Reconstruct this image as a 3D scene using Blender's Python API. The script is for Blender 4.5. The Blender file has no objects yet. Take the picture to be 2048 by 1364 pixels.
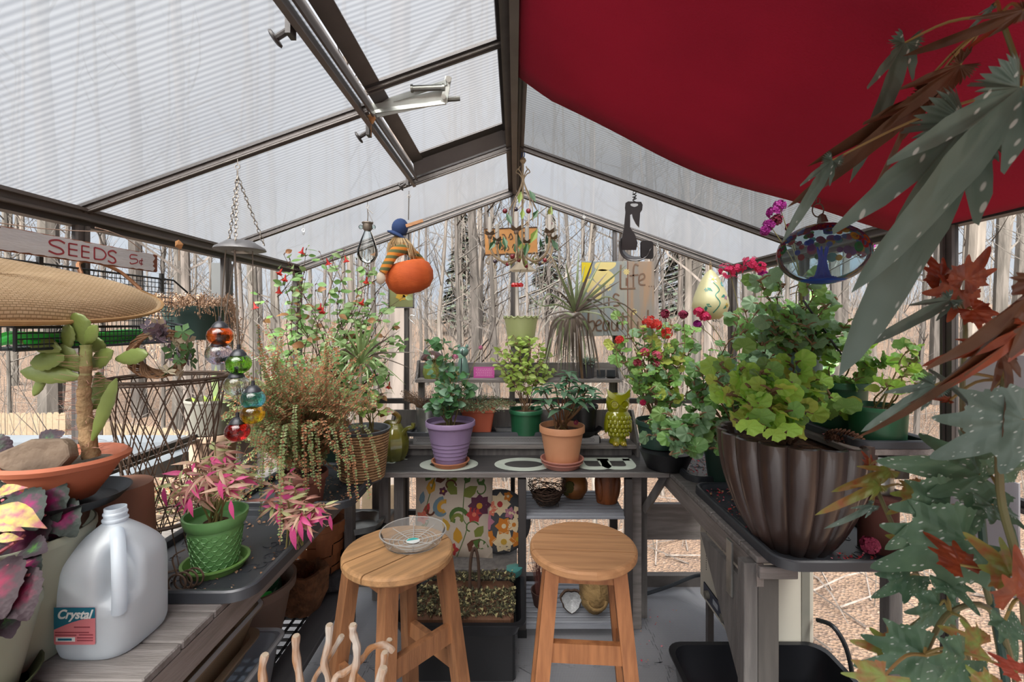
import bpy, bmesh, math, random
from mathutils import Vector, Matrix, Euler, noise as mnoise

# ------------------------------------------------------------------ camera, sky, light, exposure
sc = bpy.context.scene
C = sc.collection
CAMZ = 1.43          # eye height above the foam floor (m)
F = 910.0            # focal length in pixels of the 2048 px wide frame
cam_d = bpy.data.cameras.new('camera')
cam_d.sensor_width = 36.0
cam_d.lens = 36.0 * F / 2048.0
cam_d.shift_x = -6 / 2048.0
cam_d.shift_y = -37 / 2048.0
cam_d.clip_start = 0.02
cam_d.clip_end = 300
cam_d.dof.use_dof = True
cam_d.dof.focus_distance = 1.6
cam_d.dof.aperture_fstop = 9.0
cam = bpy.data.objects.new('camera', cam_d)
C.objects.link(cam)
cam.location = (0, 0, CAMZ)
cam.rotation_euler = (math.pi / 2, 0, 0)
sc.camera = cam

vs = sc.view_settings
vs.view_transform = 'Standard'
vs.look = 'None'
vs.gamma = 1.0
vs.use_curve_mapping = False
vs.exposure = 1.2

w = bpy.data.worlds.new('overcast_sky')
sc.world = w
w.use_nodes = True
nt = w.node_tree
bg = nt.nodes['Background']
tc = nt.nodes.new('ShaderNodeTexCoord')
nz = nt.nodes.new('ShaderNodeTexNoise')
nz.inputs['Scale'].default_value = 2.2
nz.inputs['Detail'].default_value = 4
rp = nt.nodes.new('ShaderNodeValToRGB')
rp.color_ramp.elements[0].position = 0.35
rp.color_ramp.elements[0].color = (0.66, 0.73, 0.84, 1)
rp.color_ramp.elements[1].position = 0.7
rp.color_ramp.elements[1].color = (0.96, 0.97, 1.0, 1)
nt.links.new(tc.outputs['Generated'], nz.inputs['Vector'])
nt.links.new(nz.outputs['Fac'], rp.inputs['Fac'])
nt.links.new(rp.outputs['Color'], bg.inputs['Color'])
sx_ = nt.nodes.new('ShaderNodeSeparateXYZ')
mr_ = nt.nodes.new('ShaderNodeMapRange')      # an overcast sky: brightest overhead, dimmer to the horizon all round
mr_.inputs['From Max'].default_value = 0.8
mr_.inputs['To Min'].default_value = 0.38
mr_.inputs['To Max'].default_value = 0.52
nt.links.new(tc.outputs['Generated'], sx_.inputs['Vector'])
nt.links.new(sx_.outputs['Z'], mr_.inputs['Value'])
nt.links.new(mr_.outputs['Result'], bg.inputs['Strength'])

sun_d = bpy.data.lights.new('sun', 'SUN')
sun_d.energy = 15.0
sun_d.angle = math.radians(60)
sun_d.color = (1.0, 0.95, 0.88)
sun = bpy.data.objects.new('sun', sun_d)
C.objects.link(sun)
sun.rotation_euler = Euler((math.radians(38), 0, math.radians(-8)))

sc.cycles.max_bounces = 8
sc.cycles.diffuse_bounces = 4
sc.cycles.glossy_bounces = 3
sc.cycles.transmission_bounces = 6
sc.cycles.transparent_max_bounces = 24
sc.cycles.use_denoising = True
sc.cycles.sample_clamp_indirect = 6
sc.cycles.caustics_reflective = False
sc.cycles.caustics_refractive = False

# ------------------------------------------------------------------ helpers
R = random.Random(7)
PI = math.pi


def U(a, b):
 return R.uniform(a, b)


def P(px, py, D):
 """point seen at a pixel of the 2048x1364 photograph, D metres into the room"""
 return Vector(((px - 1030) * D / F, D, CAMZ + (645 - py) * D / F))


def hexc(h):
 h = h.lstrip('#')
 out = []
 for i in (0, 2, 4):
  v = int(h[i:i + 2], 16) / 255
  out.append(v / 12.92 if v <= 0.04045 else ((v + 0.055) / 1.055) ** 2.4)
 return (*out, 1)


_mats = {}


def nodes_of(m):
 m.use_nodes = True
 return m.node_tree, m.node_tree.nodes['Principled BSDF']


def M(name, c, c2=None, rough=0.6, metal=0.0, nscale=6.0, amount=0.5, bump=0.0, bscale=60.0, rnd=0.0,
  stretch=None, spec=0.5, transl=0.0, detail=3.0, coat=0.0, lo=.38, hi=.62):
 """principled material: colour c wandering to c2 by noise, fine relief, small per object variation"""
 if name in _mats:
  return _mats[name]
 m = bpy.data.materials.new(name)
 nt, b = nodes_of(m)
 L = nt.links.new
 c = hexc(c) if isinstance(c, str) else c
 c2 = hexc(c2) if isinstance(c2, str) else (c2 or tuple(v * 0.72 for v in c[:3]) + (1,))
 tcn = nt.nodes.new('ShaderNodeTexCoord')
 mp = nt.nodes.new('ShaderNodeMapping')
 L(tcn.outputs['Object'], mp.inputs['Vector'])
 if stretch:
  mp.inputs['Scale'].default_value = stretch
 n = nt.nodes.new('ShaderNodeTexNoise')
 n.inputs['Scale'].default_value = nscale
 n.inputs['Detail'].default_value = detail
 L(mp.outputs['Vector'], n.inputs['Vector'])
 r = nt.nodes.new('ShaderNodeValToRGB')
 r.color_ramp.elements[0].position = lo
 r.color_ramp.elements[1].position = hi
 r.color_ramp.elements[0].color = c
 mixc = tuple(c[i] * (1 - amount) + c2[i] * amount for i in range(3)) + (1,)
 r.color_ramp.elements[1].color = mixc
 L(n.outputs['Fac'], r.inputs['Fac'])
 col = r.outputs['Color']
 if rnd > 0:
  oi = nt.nodes.new('ShaderNodeObjectInfo')
  mr = nt.nodes.new('ShaderNodeMapRange')
  mr.inputs['To Min'].default_value = 1 - rnd
  mr.inputs['To Max'].default_value = 1 + rnd
  L(oi.outputs['Random'], mr.inputs['Value'])
  hs = nt.nodes.new('ShaderNodeHueSaturation')
  L(mr.outputs['Result'], hs.inputs['Value'])
  mr2 = nt.nodes.new('ShaderNodeMapRange')
  mr2.inputs['To Min'].default_value = 0.5 - rnd * 0.06
  mr2.inputs['To Max'].default_value = 0.5 + rnd * 0.06
  L(oi.outputs['Random'], mr2.inputs['Value'])
  L(mr2.outputs['Result'], hs.inputs['Hue'])
  L(col, hs.inputs['Color'])
  col = hs.outputs['Color']
 L(col, b.inputs['Base Color'])
 b.inputs['Roughness'].default_value = rough
 b.inputs['Metallic'].default_value = metal
 b.inputs['Specular IOR Level'].default_value = spec
 if coat:
  b.inputs['Coat Weight'].default_value = coat
 if bump > 0:
  n2 = nt.nodes.new('ShaderNodeTexNoise')
  n2.inputs['Scale'].default_value = bscale
  n2.inputs['Detail'].default_value = 3
  L(mp.outputs['Vector'], n2.inputs['Vector'])
  bp = nt.nodes.new('ShaderNodeBump')
  bp.inputs['Strength'].default_value = bump
  bp.inputs['Distance'].default_value = 0.01
  L(n2.outputs['Fac'], bp.inputs['Height'])
  L(bp.outputs['Normal'], b.inputs['Normal'])
 if transl > 0:
  t = nt.nodes.new('ShaderNodeBsdfTranslucent')
  L(col, t.inputs['Color'])
  mx = nt.nodes.new('ShaderNodeMixShader')
  mx.inputs['Fac'].default_value = transl
  L(b.outputs['BSDF'], mx.inputs[1])
  L(t.outputs['BSDF'], mx.inputs[2])
  L(mx.outputs['Shader'], nt.nodes['Material Output'].inputs['Surface'])
 _mats[name] = m
 return m


def glass(name, tint, blend=0.06, rough=0.02, crackle=0.0, milky=0.0, milk='#ffffff', cscale=45):
 """thin clear sheet or shell: tinted see-through plus a Fresnel reflection, optionally cloudy"""
 if name in _mats:
  return _mats[name]
 m = bpy.data.materials.new(name)
 nt, b = nodes_of(m)
 L = nt.links.new
 tr = nt.nodes.new('ShaderNodeBsdfTransparent')
 tr.inputs['Color'].default_value = hexc(tint)
 gl = nt.nodes.new('ShaderNodeBsdfGlossy')
 gl.inputs['Roughness'].default_value = rough
 lw = nt.nodes.new('ShaderNodeLayerWeight')
 lw.inputs['Blend'].default_value = min(blend, .22)
 base = tr.outputs['BSDF']
 if milky > 0:
  df = nt.nodes.new('ShaderNodeBsdfDiffuse')
  df.inputs['Color'].default_value = hexc(milk)
  tl = nt.nodes.new('ShaderNodeBsdfTranslucent')
  tl.inputs['Color'].default_value = hexc(milk)
  m0 = nt.nodes.new('ShaderNodeMixShader')
  m0.inputs['Fac'].default_value = .5
  L(df.outputs['BSDF'], m0.inputs[1])
  L(tl.outputs['BSDF'], m0.inputs[2])
  m1 = nt.nodes.new('ShaderNodeMixShader')
  m1.inputs['Fac'].default_value = milky
  L(base, m1.inputs[1])
  L(m0.outputs['Shader'], m1.inputs[2])
  base = m1.outputs['Shader']
 mx = nt.nodes.new('ShaderNodeMixShader')
 L(lw.outputs['Fresnel'], mx.inputs['Fac'])
 L(base, mx.inputs[1])
 L(gl.outputs['BSDF'], mx.inputs[2])
 if crackle > 0:
  tcn = nt.nodes.new('ShaderNodeTexCoord')
  v = nt.nodes.new('ShaderNodeTexVoronoi')
  v.feature = 'DISTANCE_TO_EDGE'
  v.inputs['Scale'].default_value = cscale
  L(tcn.outputs['Object'], v.inputs['Vector'])
  bp = nt.nodes.new('ShaderNodeBump')
  bp.inputs['Strength'].default_value = crackle
  bp.inputs['Distance'].default_value = 0.004
  L(v.outputs['Distance'], bp.inputs['Height'])
  for q in (gl, lw):
   L(bp.outputs['Normal'], q.inputs['Normal'])
 L(mx.outputs['Shader'], nt.nodes['Material Output'].inputs['Surface'])
 _mats[name] = m
 return m


def solid_glass(name, tint, ior=1.2, rough=.04, crackle=.6, cscale=90, dens=1.0):
 if name in _mats:
  return _mats[name]
 m = bpy.data.materials.new(name)
 nt, b = nodes_of(m)
 b.inputs['Base Color'].default_value = hexc(tint)
 b.inputs['Transmission Weight'].default_value = dens
 b.inputs['IOR'].default_value = ior
 b.inputs['Roughness'].default_value = rough
 b.inputs['Coat Weight'].default_value = .8
 tcn = nt.nodes.new('ShaderNodeTexCoord')
 v = nt.nodes.new('ShaderNodeTexVoronoi')
 v.feature = 'DISTANCE_TO_EDGE'
 v.inputs['Scale'].default_value = cscale
 bp = nt.nodes.new('ShaderNodeBump')
 bp.inputs['Strength'].default_value = crackle
 bp.inputs['Distance'].default_value = .003
 nt.links.new(tcn.outputs['Object'], v.inputs['Vector'])
 nt.links.new(v.outputs['Distance'], bp.inputs['Height'])
 nt.links.new(bp.outputs['Normal'], b.inputs['Normal'])
 _mats[name] = m
 return m


class MB:
 """collects shapes, then builds them as ONE mesh object"""

 def __init__(self):
  self.v, self.f, self.mi, self.m = [], [], [], 0
  self.T = Matrix.Identity(4)

 def at(self, loc=(0, 0, 0), rot=(0, 0, 0), s=1.0):
  self.T = Matrix.Translation(loc) @ Euler(rot).to_matrix().to_4x4() @ (
   Matrix.Scale(s, 4) if not isinstance(s, tuple) else Matrix.Diagonal((*s, 1)))
  return self

 def raw(self, vs, fs):
  o = len(self.v)
  self.v += [tuple(self.T @ Vector(p)) for p in vs]
  for f in fs:
   self.f.append(tuple(o + i for i in f))
   self.mi.append(self.m)
  return self

 def box(self, a, b, bev=0.0):
  x0, y0, z0 = a
  x1, y1, z1 = b
  if bev <= 0:
   vs_ = [(x, y, z) for z in (z0, z1) for x, y in ((x0, y0), (x1, y0), (x1, y1), (x0, y1))]
   return self.raw(vs_, [(3, 2, 1, 0), (4, 5, 6, 7), (0, 1, 5, 4), (1, 2, 6, 5), (2, 3, 7, 6), (3, 0, 4, 7)])
  e = min(bev, abs(x1 - x0) * .45, abs(y1 - y0) * .45, abs(z1 - z0) * .45)
  rings = []
  for z, i in ((z0, e), (z0 + e, 0), (z1 - e, 0), (z1, e)):
   xa, xb, ya, yb = x0 + i, x1 - i, y0 + i, y1 - i
   rings.append([(xa + e, ya, z), (xb - e, ya, z), (xb, ya + e, z), (xb, yb - e, z), (xb - e, yb, z),
       (xa + e, yb, z), (xa, yb - e, z), (xa, ya + e, z)])
  vs_ = [p for r in rings for p in r]
  fs = [tuple(range(7, -1, -1)), tuple(range(24, 32))]
  for k in range(3):
   for i in range(8):
    j = (i + 1) % 8
    fs.append((k * 8 + i, k * 8 + j, k * 8 + 8 + j, k * 8 + 8 + i))
  return self.raw(vs_, fs)

 def bar(self, p0, p1, w, h, up=(0, 0, 1)):
  """rectangular bar from p0 to p1, w across, h along 'up'"""
  p0, p1 = Vector(p0), Vector(p1)
  d = (p1 - p0).normalized()
  s = d.cross(Vector(up))
  if s.length < 1e-4:
   s = d.cross(Vector((1, 0, 0)))
  s.normalize()
  u = s.cross(d)
  a, b_ = s * w / 2, u * h / 2
  vs_ = [p + i * a + j * b_ for p in (p0, p1) for i, j in ((-1, -1), (1, -1), (1, 1), (-1, 1))]
  return self.raw(vs_, [(0, 1, 2, 3), (7, 6, 5, 4), (1, 0, 4, 5), (2, 1, 5, 6), (3, 2, 6, 7), (0, 3, 7, 4)])

 def tube(self, pts, r, n=6, closed=False, flat=1.0):
  pts = [Vector(p) for p in pts]
  N = len(pts)
  rs = list(r) if isinstance(r, (list, tuple)) else [r] * N
  if len(rs) != N:
   rs = [rs[round(i * (len(rs) - 1) / max(1, N - 1))] for i in range(N)]
  vs_, fs = [], []
  pu = None
  for i, p in enumerate(pts):
   if closed:
    d = pts[(i + 1) % N] - pts[i - 1]
   else:
    d = pts[min(i + 1, N - 1)] - pts[max(i - 1, 0)]
   if d.length < 1e-9:
    d = Vector((0, 0, 1))
   d.normalize()
   if pu is None:
    pu = d.cross(Vector((0, 0, 1)) if abs(d.z) < .9 else Vector((1, 0, 0)))
   u = pu - d * pu.dot(d)
   if u.length < 1e-6:
    u = d.orthogonal()
   u.normalize()
   pu = u
   v_ = d.cross(u)
   for k in range(n):
    a = 2 * PI * k / n
    vs_.append(p + (u * math.cos(a) + v_ * math.sin(a) * flat) * rs[i])
  for i in range(N if closed else N - 1):
   j = (i + 1) % N
   for k in range(n):
    q = (k + 1) % n
    fs.append((i * n + k, i * n + q, j * n + q, j * n + k))
  if not closed:
   fs.append(tuple(range(n - 1, -1, -1)))
   fs.append(tuple((N - 1) * n + k for k in range(n)))
  return self.raw(vs_, fs)

 def lathe(self, prof, n=32, wav=None, sx=1.0, sy=1.0, a0=0.0, a1=2 * PI):
  """prof = [(r,z)...] around z ; wav(angle, r, z) -> r"""
  full = abs(a1 - a0 - 2 * PI) < 1e-6
  cnt = n if full else n + 1
  vs_, fs = [], []
  for r, z in prof:
   for k in range(cnt):
    a = a0 + (a1 - a0) * k / n
    rr = wav(a, r, z) if wav else r
    vs_.append((rr * math.cos(a) * sx, rr * math.sin(a) * sy, z))
  for i in range(len(prof) - 1):
   for k in range(n):
    q = (k + 1) % cnt
    fs.append((i * cnt + k, i * cnt + q, (i + 1) * cnt + q, (i + 1) * cnt + k))
  if full and prof[0][0] > 1e-5 and False:
   pass
  return self.raw(vs_, fs)

 def ball(self, c, r, n=12, m=8):
  rr = r if isinstance(r, (tuple, list)) else (r, r, r)
  vs_ = [(c[0], c[1], c[2] - rr[2])]
  for i in range(1, m):
   t = -PI / 2 + PI * i / m
   for k in range(n):
    a = 2 * PI * k / n
    vs_.append((c[0] + rr[0] * math.cos(t) * math.cos(a), c[1] + rr[1] * math.cos(t) * math.sin(a), c[2] + rr[2] * math.sin(t)))
  vs_.append((c[0], c[1], c[2] + rr[2]))
  fs = [(0, 1 + (k + 1) % n, 1 + k) for k in range(n)]
  for i in range(m - 2):
   for k in range(n):
    q = (k + 1) % n
    fs.append((1 + i * n + k, 1 + i * n + q, 1 + (i + 1) * n + q, 1 + (i + 1) * n + k))
  o = 1 + (m - 2) * n
  fs += [(o + k, o + (k + 1) % n, len(vs_) - 1) for k in range(n)]
  return self.raw(vs_, fs)

 def prism(self, outline, z0, z1):
  """2-D outline (x,y) extruded from z0 to z1"""
  n = len(outline)
  vs_ = [(x, y, z0) for x, y in outline] + [(x, y, z1) for x, y in outline]
  fs = [tuple(range(n - 1, -1, -1)), tuple(range(n, 2 * n))]
  fs += [(i, (i + 1) % n, n + (i + 1) % n, n + i) for i in range(n)]
  return self.raw(vs_, fs)

 def ribbon(self, pts, wd, z0=0.0, z1=0.0006):
  """painted stroke: flat band along a 2-D polyline"""
  pts = [Vector((p[0], p[1])) for p in pts]
  N = len(pts)
  L_, R_ = [], []
  for i, p in enumerate(pts):
   d = pts[min(i + 1, N - 1)] - pts[max(i - 1, 0)]
   if d.length < 1e-9:
    d = Vector((1, 0))
   d.normalize()
   s = Vector((-d.y, d.x)) * (wd / 2 if not callable(wd) else wd(i / (N - 1)) / 2)
   L_.append(p + s)
   R_.append(p - s)
  vs_, fs = [], []
  for a, b_ in zip(L_, R_):
   vs_ += [(a.x, a.y, z1), (b_.x, b_.y, z1), (a.x, a.y, z0), (b_.x, b_.y, z0)]
  for i in range(N - 1):
   o = i * 4
   fs += [(o, o + 1, o + 5, o + 4), (o + 2, o, o + 4, o + 6), (o + 1, o + 3, o + 7, o + 5)]
  return self.raw(vs_, fs)

 def build(self, name, mats, parent=None, smooth=True, kind=None, label=None):
  me = bpy.data.meshes.new(name)
  me.from_pydata(self.v, [], self.f)
  if not isinstance(mats, (list, tuple)):
   mats = [mats]
  for m in mats:
   me.materials.append(m)
  me.polygons.foreach_set('material_index', self.mi)
  bm = bmesh.new()
  bm.from_mesh(me)
  bmesh.ops.recalc_face_normals(bm, faces=bm.faces)
  bm.to_mesh(me)
  bm.free()
  if smooth:
   me.polygons.foreach_set('use_smooth', [True] * len(me.polygons))
   try:
    me.set_sharp_from_angle(angle=math.radians(38))
   except Exception:
    pass
  me.update()
  o = bpy.data.objects.new(name, me)
  C.objects.link(o)
  if parent:
   o.parent = parent
  if kind:
   o['kind'] = kind
  if label:
   o['label'] = label
  return o


def thing(name, label, cat, loc=(0, 0, 0), rot=(0, 0, 0), group=None, s=1.0):
 o = bpy.data.objects.new(name, None)
 C.objects.link(o)
 o.empty_display_size = 0.02
 o.location = loc
 o.rotation_euler = rot if isinstance(rot, (tuple, list, Euler)) else (0, 0, rot)
 o.scale = (s, s, s)
 o['label'] = label
 o['category'] = cat
 if group:
  o['group'] = group
 return o


def tag(o, label, cat, group=None, kind=None):
 o['label'] = label
 o['category'] = cat
 if group:
  o['group'] = group
 if kind:
  o['kind'] = kind
 return o


def struct_empty(name, label=None):
 o = bpy.data.objects.new(name, None)
 C.objects.link(o)
 o['kind'] = 'structure'
 if label:
  o['label'] = label
 return o


def inst(name, me, parent, mat4):
 o = bpy.data.objects.new(name, me)
 C.objects.link(o)
 o.parent = parent
 o.matrix_local = mat4
 return o


def copy_tree(o, parent=None):
 c = o.copy()
 C.objects.link(c)
 if parent:
  c.parent = parent
 for ch in list(o.children):
  copy_tree(ch, c)
 return c


def frame_mat(loc, d, n, s=1.0):
 """matrix with +Y along d, +Z near n, at loc"""
 d = Vector(d).normalized()
 n = Vector(n)
 x = d.cross(n)
 if x.length < 1e-5:
  x = d.orthogonal()
 x.normalize()
 z = x.cross(d)
 m = Matrix((x, d, z)).transposed().to_4x4()
 return Matrix.Translation(loc) @ m @ Matrix.Scale(s, 4)


def curve_pts(p0, p1, sag=0.0, n=8, wob=0.0, up=Vector((0, 0, 1))):
 p0, p1 = Vector(p0), Vector(p1)
 out = []
 for i in range(n):
  t = i / (n - 1)
  p = p0.lerp(p1, t) + up * sag * 4 * t * (1 - t)
  if wob and 0 < i < n - 1:
   p += Vector((U(-wob, wob), U(-wob, wob), U(-wob, wob)))
  out.append(p)
 return out


def smoothpts(pts, k=6):
 """Catmull-Rom through the points"""
 pts = [Vector(p) for p in pts]
 out = []
 for i in range(len(pts) - 1):
  a, b_, c, d = pts[max(i - 1, 0)], pts[i], pts[i + 1], pts[min(i + 2, len(pts) - 1)]
  for j in range(k):
   t = j / k
   out.append(0.5 * ((2 * b_) + (c - a) * t + (2 * a - 5 * b_ + 4 * c - d) * t * t + (-a + 3 * b_ - 3 * c + d) * t ** 3))
 out.append(pts[-1])
 return out

# ================================================================== materials shared by the setting
m_alu = M('bronze_aluminium', '#5a5553', '#484442', rough=.45, metal=.15, nscale=14, bump=.05)
m_alu_dark = M('dark_aluminium', '#3b3838', '#2d2b2b', rough=.5, metal=.1, nscale=10)
m_alu_warm = M('brown_aluminium', '#67625f', '#55504e', rough=.45, metal=.15, nscale=10)
m_steel = M('galvanised_steel', '#a9aca9', '#84888a', rough=.35, metal=.8, nscale=20)
m_black = M('black_plastic', '#17181b', '#0e0f11', rough=.45, nscale=8)
m_blackwire = M('black_wire', '#2b3036', '#1e2226', rough=.5, metal=.3)
m_greywood = M('dark_grey_stained_wood', '#878280', '#6c6764', rough=.7, nscale=5, amount=.8, stretch=(1, 9, 9), bump=.25, bscale=20)
m_greywood_y = M('dark_grey_stained_board', '#8f8783', '#756e6a', rough=.7, nscale=5, amount=.8, stretch=(9, 1, 9), bump=.25, bscale=20)
m_greywood_z = M('dark_grey_stained_post', '#716e6c', '#585655', rough=.7, nscale=5, amount=.8, stretch=(9, 9, 1), bump=.25, bscale=20)


def polycarb():
 m = bpy.data.materials.new('twinwall_polycarbonate')
 nt, b = nodes_of(m)
 L = nt.links.new
 tcn = nt.nodes.new('ShaderNodeTexCoord')
 wv = nt.nodes.new('ShaderNodeTexWave')
 wv.bands_direction = 'Y'
 wv.inputs['Scale'].default_value = 21
 wv.inputs['Distortion'].default_value = 0.25
 wv.inputs['Detail'].default_value = 1
 L(tcn.outputs['Object'], wv.inputs['Vector'])
 n = nt.nodes.new('ShaderNodeTexNoise')
 n.inputs['Scale'].default_value = 2.5
 n.inputs['Detail'].default_value = 4
 L(tcn.outputs['Object'], n.inputs['Vector'])
 r1 = nt.nodes.new('ShaderNodeValToRGB')
 r1.color_ramp.elements[0].color = hexc('#4c4e51')
 r1.color_ramp.elements[1].color = hexc('#5b5d5f')
 L(wv.outputs['Fac'], r1.inputs['Fac'])
 r2 = nt.nodes.new('ShaderNodeValToRGB')
 r2.color_ramp.elements[0].position = .35
 r2.color_ramp.elements[1].position = .65
 r2.color_ramp.elements[0].color = (.84, .85, .87, 1)
 r2.color_ramp.elements[1].color = (1, 1, 1, 1)
 L(n.outputs['Fac'], r2.inputs['Fac'])
 mu = nt.nodes.new('ShaderNodeMix')
 mu.data_type = 'RGBA'
 mu.blend_type = 'MULTIPLY'
 mu.inputs['Factor'].default_value = 1
 L(r1.outputs['Color'], mu.inputs['A'])
 L(r2.outputs['Color'], mu.inputs['B'])
 tl = nt.nodes.new('ShaderNodeBsdfTranslucent')
 L(mu.outputs['Result'], tl.inputs['Color'])
 df = nt.nodes.new('ShaderNodeBsdfDiffuse')
 L(mu.outputs['Result'], df.inputs['Color'])
 gl = nt.nodes.new('ShaderNodeBsdfGlossy')
 gl.inputs['Roughness'].default_value = .18
 bp = nt.nodes.new('ShaderNodeBump')
 bp.inputs['Strength'].default_value = .5
 bp.inputs['Distance'].default_value = .003
 L(wv.outputs['Fac'], bp.inputs['Height'])
 L(bp.outputs['Normal'], gl.inputs['Normal'])
 a = nt.nodes.new('ShaderNodeMixShader')
 a.inputs['Fac'].default_value = .16
 L(tl.outputs['BSDF'], a.inputs[1])
 L(df.outputs['BSDF'], a.inputs[2])
 c = nt.nodes.new('ShaderNodeMixShader')
 c.inputs['Fac'].default_value = .07
 L(a.outputs['Shader'], c.inputs[1])
 L(gl.outputs['BSDF'], c.inputs[2])
 # the ribs scatter part of the light, the clear flutes let the rest straight through
 tp_ = nt.nodes.new('ShaderNodeBsdfTransparent')
 tp_.inputs['Color'].default_value = (.78, .79, .80, 1)
 d_ = nt.nodes.new('ShaderNodeMixShader')
 d_.inputs['Fac'].default_value = .48
 rf_ = nt.nodes.new('ShaderNodeBsdfRefraction')
 rf_.inputs['Roughness'].default_value = .38
 rf_.inputs['IOR'].default_value = 1.3
 r3 = nt.nodes.new('ShaderNodeValToRGB')
 r3.color_ramp.elements[0].color = (.68, .69, .71, 1)
 r3.color_ramp.elements[1].color = (.90, .90, .92, 1)
 L(wv.outputs['Fac'], r3.inputs['Fac'])
 L(r3.outputs['Color'], rf_.inputs['Color'])
 L(r3.outputs['Color'], tp_.inputs['Color'])
 e_ = nt.nodes.new('ShaderNodeMixShader')
 e_.inputs['Fac'].default_value = .76
 L(tp_.outputs['BSDF'], e_.inputs[1])
 L(rf_.outputs['BSDF'], e_.inputs[2])
 L(e_.outputs['Shader'], d_.inputs[1])
 L(c.outputs['Shader'], d_.inputs[2])
 L(d_.outputs['Shader'], nt.nodes['Material Output'].inputs['Surface'])
 return m


m_poly = polycarb()
m_pane = glass('clear_acrylic_pane', '#f4f6f6', blend=.04, rough=.03)

HW = 1.185      # half width of the greenhouse
BY = 2.48       # depth of the back wall
SP = 0.62       # spacing of the posts
ZE = CAMZ + .313   # roof underside at the eave
ZR = CAMZ + .736   # roof underside at the ridge
ZEB = CAMZ + .262  # underside of the eave beam
ZRAIL = CAMZ - .425
YN = -1.86      # the house stands on behind the camera as far as this
SLOPE = (ZR - ZE) / HW


def zroof(x):
 return ZR - SLOPE * abs(x)


# ------------------------------------------------------------------ floor of interlocking foam tiles
def foam_mat():
 m = bpy.data.materials.new('grey_foam_mat')
 nt, b = nodes_of(m)
 L = nt.links.new
 tcn = nt.nodes.new('ShaderNodeTexCoord')
 v = nt.nodes.new('ShaderNodeTexVoronoi')
 v.inputs['Scale'].default_value = 160
 v.inputs['Randomness'].default_value = 0
 L(tcn.outputs['Object'], v.inputs['Vector'])
 r = nt.nodes.new('ShaderNodeValToRGB')
 r.color_ramp.elements[0].position = .2
 r.color_ramp.elements[1].position = .5
 r.color_ramp.elements[0].color = hexc('#96979d')
 r.color_ramp.elements[1].color = hexc('#7b7c81')
 L(v.outputs['Distance'], r.inputs['Fac'])
 L(r.outputs['Color'], b.inputs['Base Color'])
 bp = nt.nodes.new('ShaderNodeBump')
 bp.invert = True
 bp.inputs['Strength'].default_value = .5
 bp.inputs['Distance'].default_value = .003
 L(v.outputs['Distance'], bp.inputs['Height'])
 L(bp.outputs['Normal'], b.inputs['Normal'])
 b.inputs['Roughness'].default_value = .62
 return m


m_foam = foam_mat()
floor = struct_empty('floor')
MB().box((-HW - .02, YN, -.06), (HW + .02, BY + .02, -.014)).build('subfloor', m_black, floor)


def seam(n=12, amp=.012):
 """jigsaw profile along one tile edge, t from 0 to 1"""
 out = [(0, 0)]
 for i in range(n):
  s = 1 if i % 2 else -1
  a, b_ = (i + .22) / n, (i + .78) / n
  out += [(a + .012, s * 0.001), (a, s * amp), (b_, s * amp), (b_ - .012, s * .001)]
 out.append((1, 0))
 return out


g = .0009
for ix in range(-2, 2):
 for iy in range(-3, 4):
  x0, y0 = ix * SP + .004, iy * SP + .04
  x1, y1 = x0 + SP, y0 + SP
  ol = []
  for t, a in seam():
   ol.append((x0 + t * SP, y0 + (a if 0 < t < 1 else 0) + g))
  for t, a in seam()[1:]:
   ol.append((x1 + (a if 0 < t < 1 else 0) - g, y0 + t * SP))
  for t, a in reversed(seam()[:-1]):
   ol.append((x0 + t * SP, y1 + (a if 0 < t < 1 else 0) - g))
  for t, a in reversed(seam()[1:-1]):
   ol.append((x0 + (a if 0 < t < 1 else 0) + g, y0 + t * SP))
  MB().prism(ol, -.013, 0).build('foam_tile', m_foam, floor, smooth=False)

# ------------------------------------------------------------------ roof
ceiling = struct_empty('ceiling')
VX0, VX1, VY0, VY1 = -.405, -.035, .62, 1.86   # roof vent opening


def roof_pt(x, y, dz=0):
 return Vector((x, y, zroof(x) + dz))


for sgn in (-1, 1):
 k = 0
 y = YN
 while y < BY - .1:
  segs = [(0.03, HW)]
  if sgn < 0 and VY0 - .01 <= y < VY1 - .01:
   segs = [(-VX0, HW)]
  for a, b_ in segs:
   mb = MB()
   q = []
   for dz in (0.004, 0.012):
    q += [roof_pt(sgn * a, y + .004, dz), roof_pt(sgn * b_, y + .004, dz), roof_pt(sgn * b_, y + SP - .004, dz), roof_pt(sgn * a, y + SP - .004, dz)]
   mb.raw(q[:4], [(0, 1, 2, 3)])
   mb.build('roof_panel', m_poly, ceiling, smooth=False)
  y += SP
 # rafters with a grooved underside
 for i in range(-3, 5):
  y = i * SP
  if y >= BY:
   y = BY - .012
  x_in = 0.02
  if sgn < 0 and VY0 + .1 < y < VY1 - .1:
   x_in = -VX0
  p0, p1 = roof_pt(sgn * x_in, y, -.004), roof_pt(sgn * HW, y, -.004)
  up = Vector((-sgn * -SLOPE, 0, 1)).normalized()
  up = Vector((sgn * SLOPE, 0, 1)).normalized()
  mb = MB()
  mb.bar(p0, p1, .036, .008, up)
  mb.m = 1
  mb.bar(p0 - up * .008, p1 - up * .008, .022, .012, up)
  mb.m = 2
  for o in (-.008, .008):
   mb.bar(p0 - up * .015 + Vector((0, o, 0)), p1 - up * .015 + Vector((0, o, 0)), .0035, .006, up)
  mb.build('rafter', [m_alu_dark, m_alu, m_alu_warm], ceiling, smooth=False)
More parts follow.
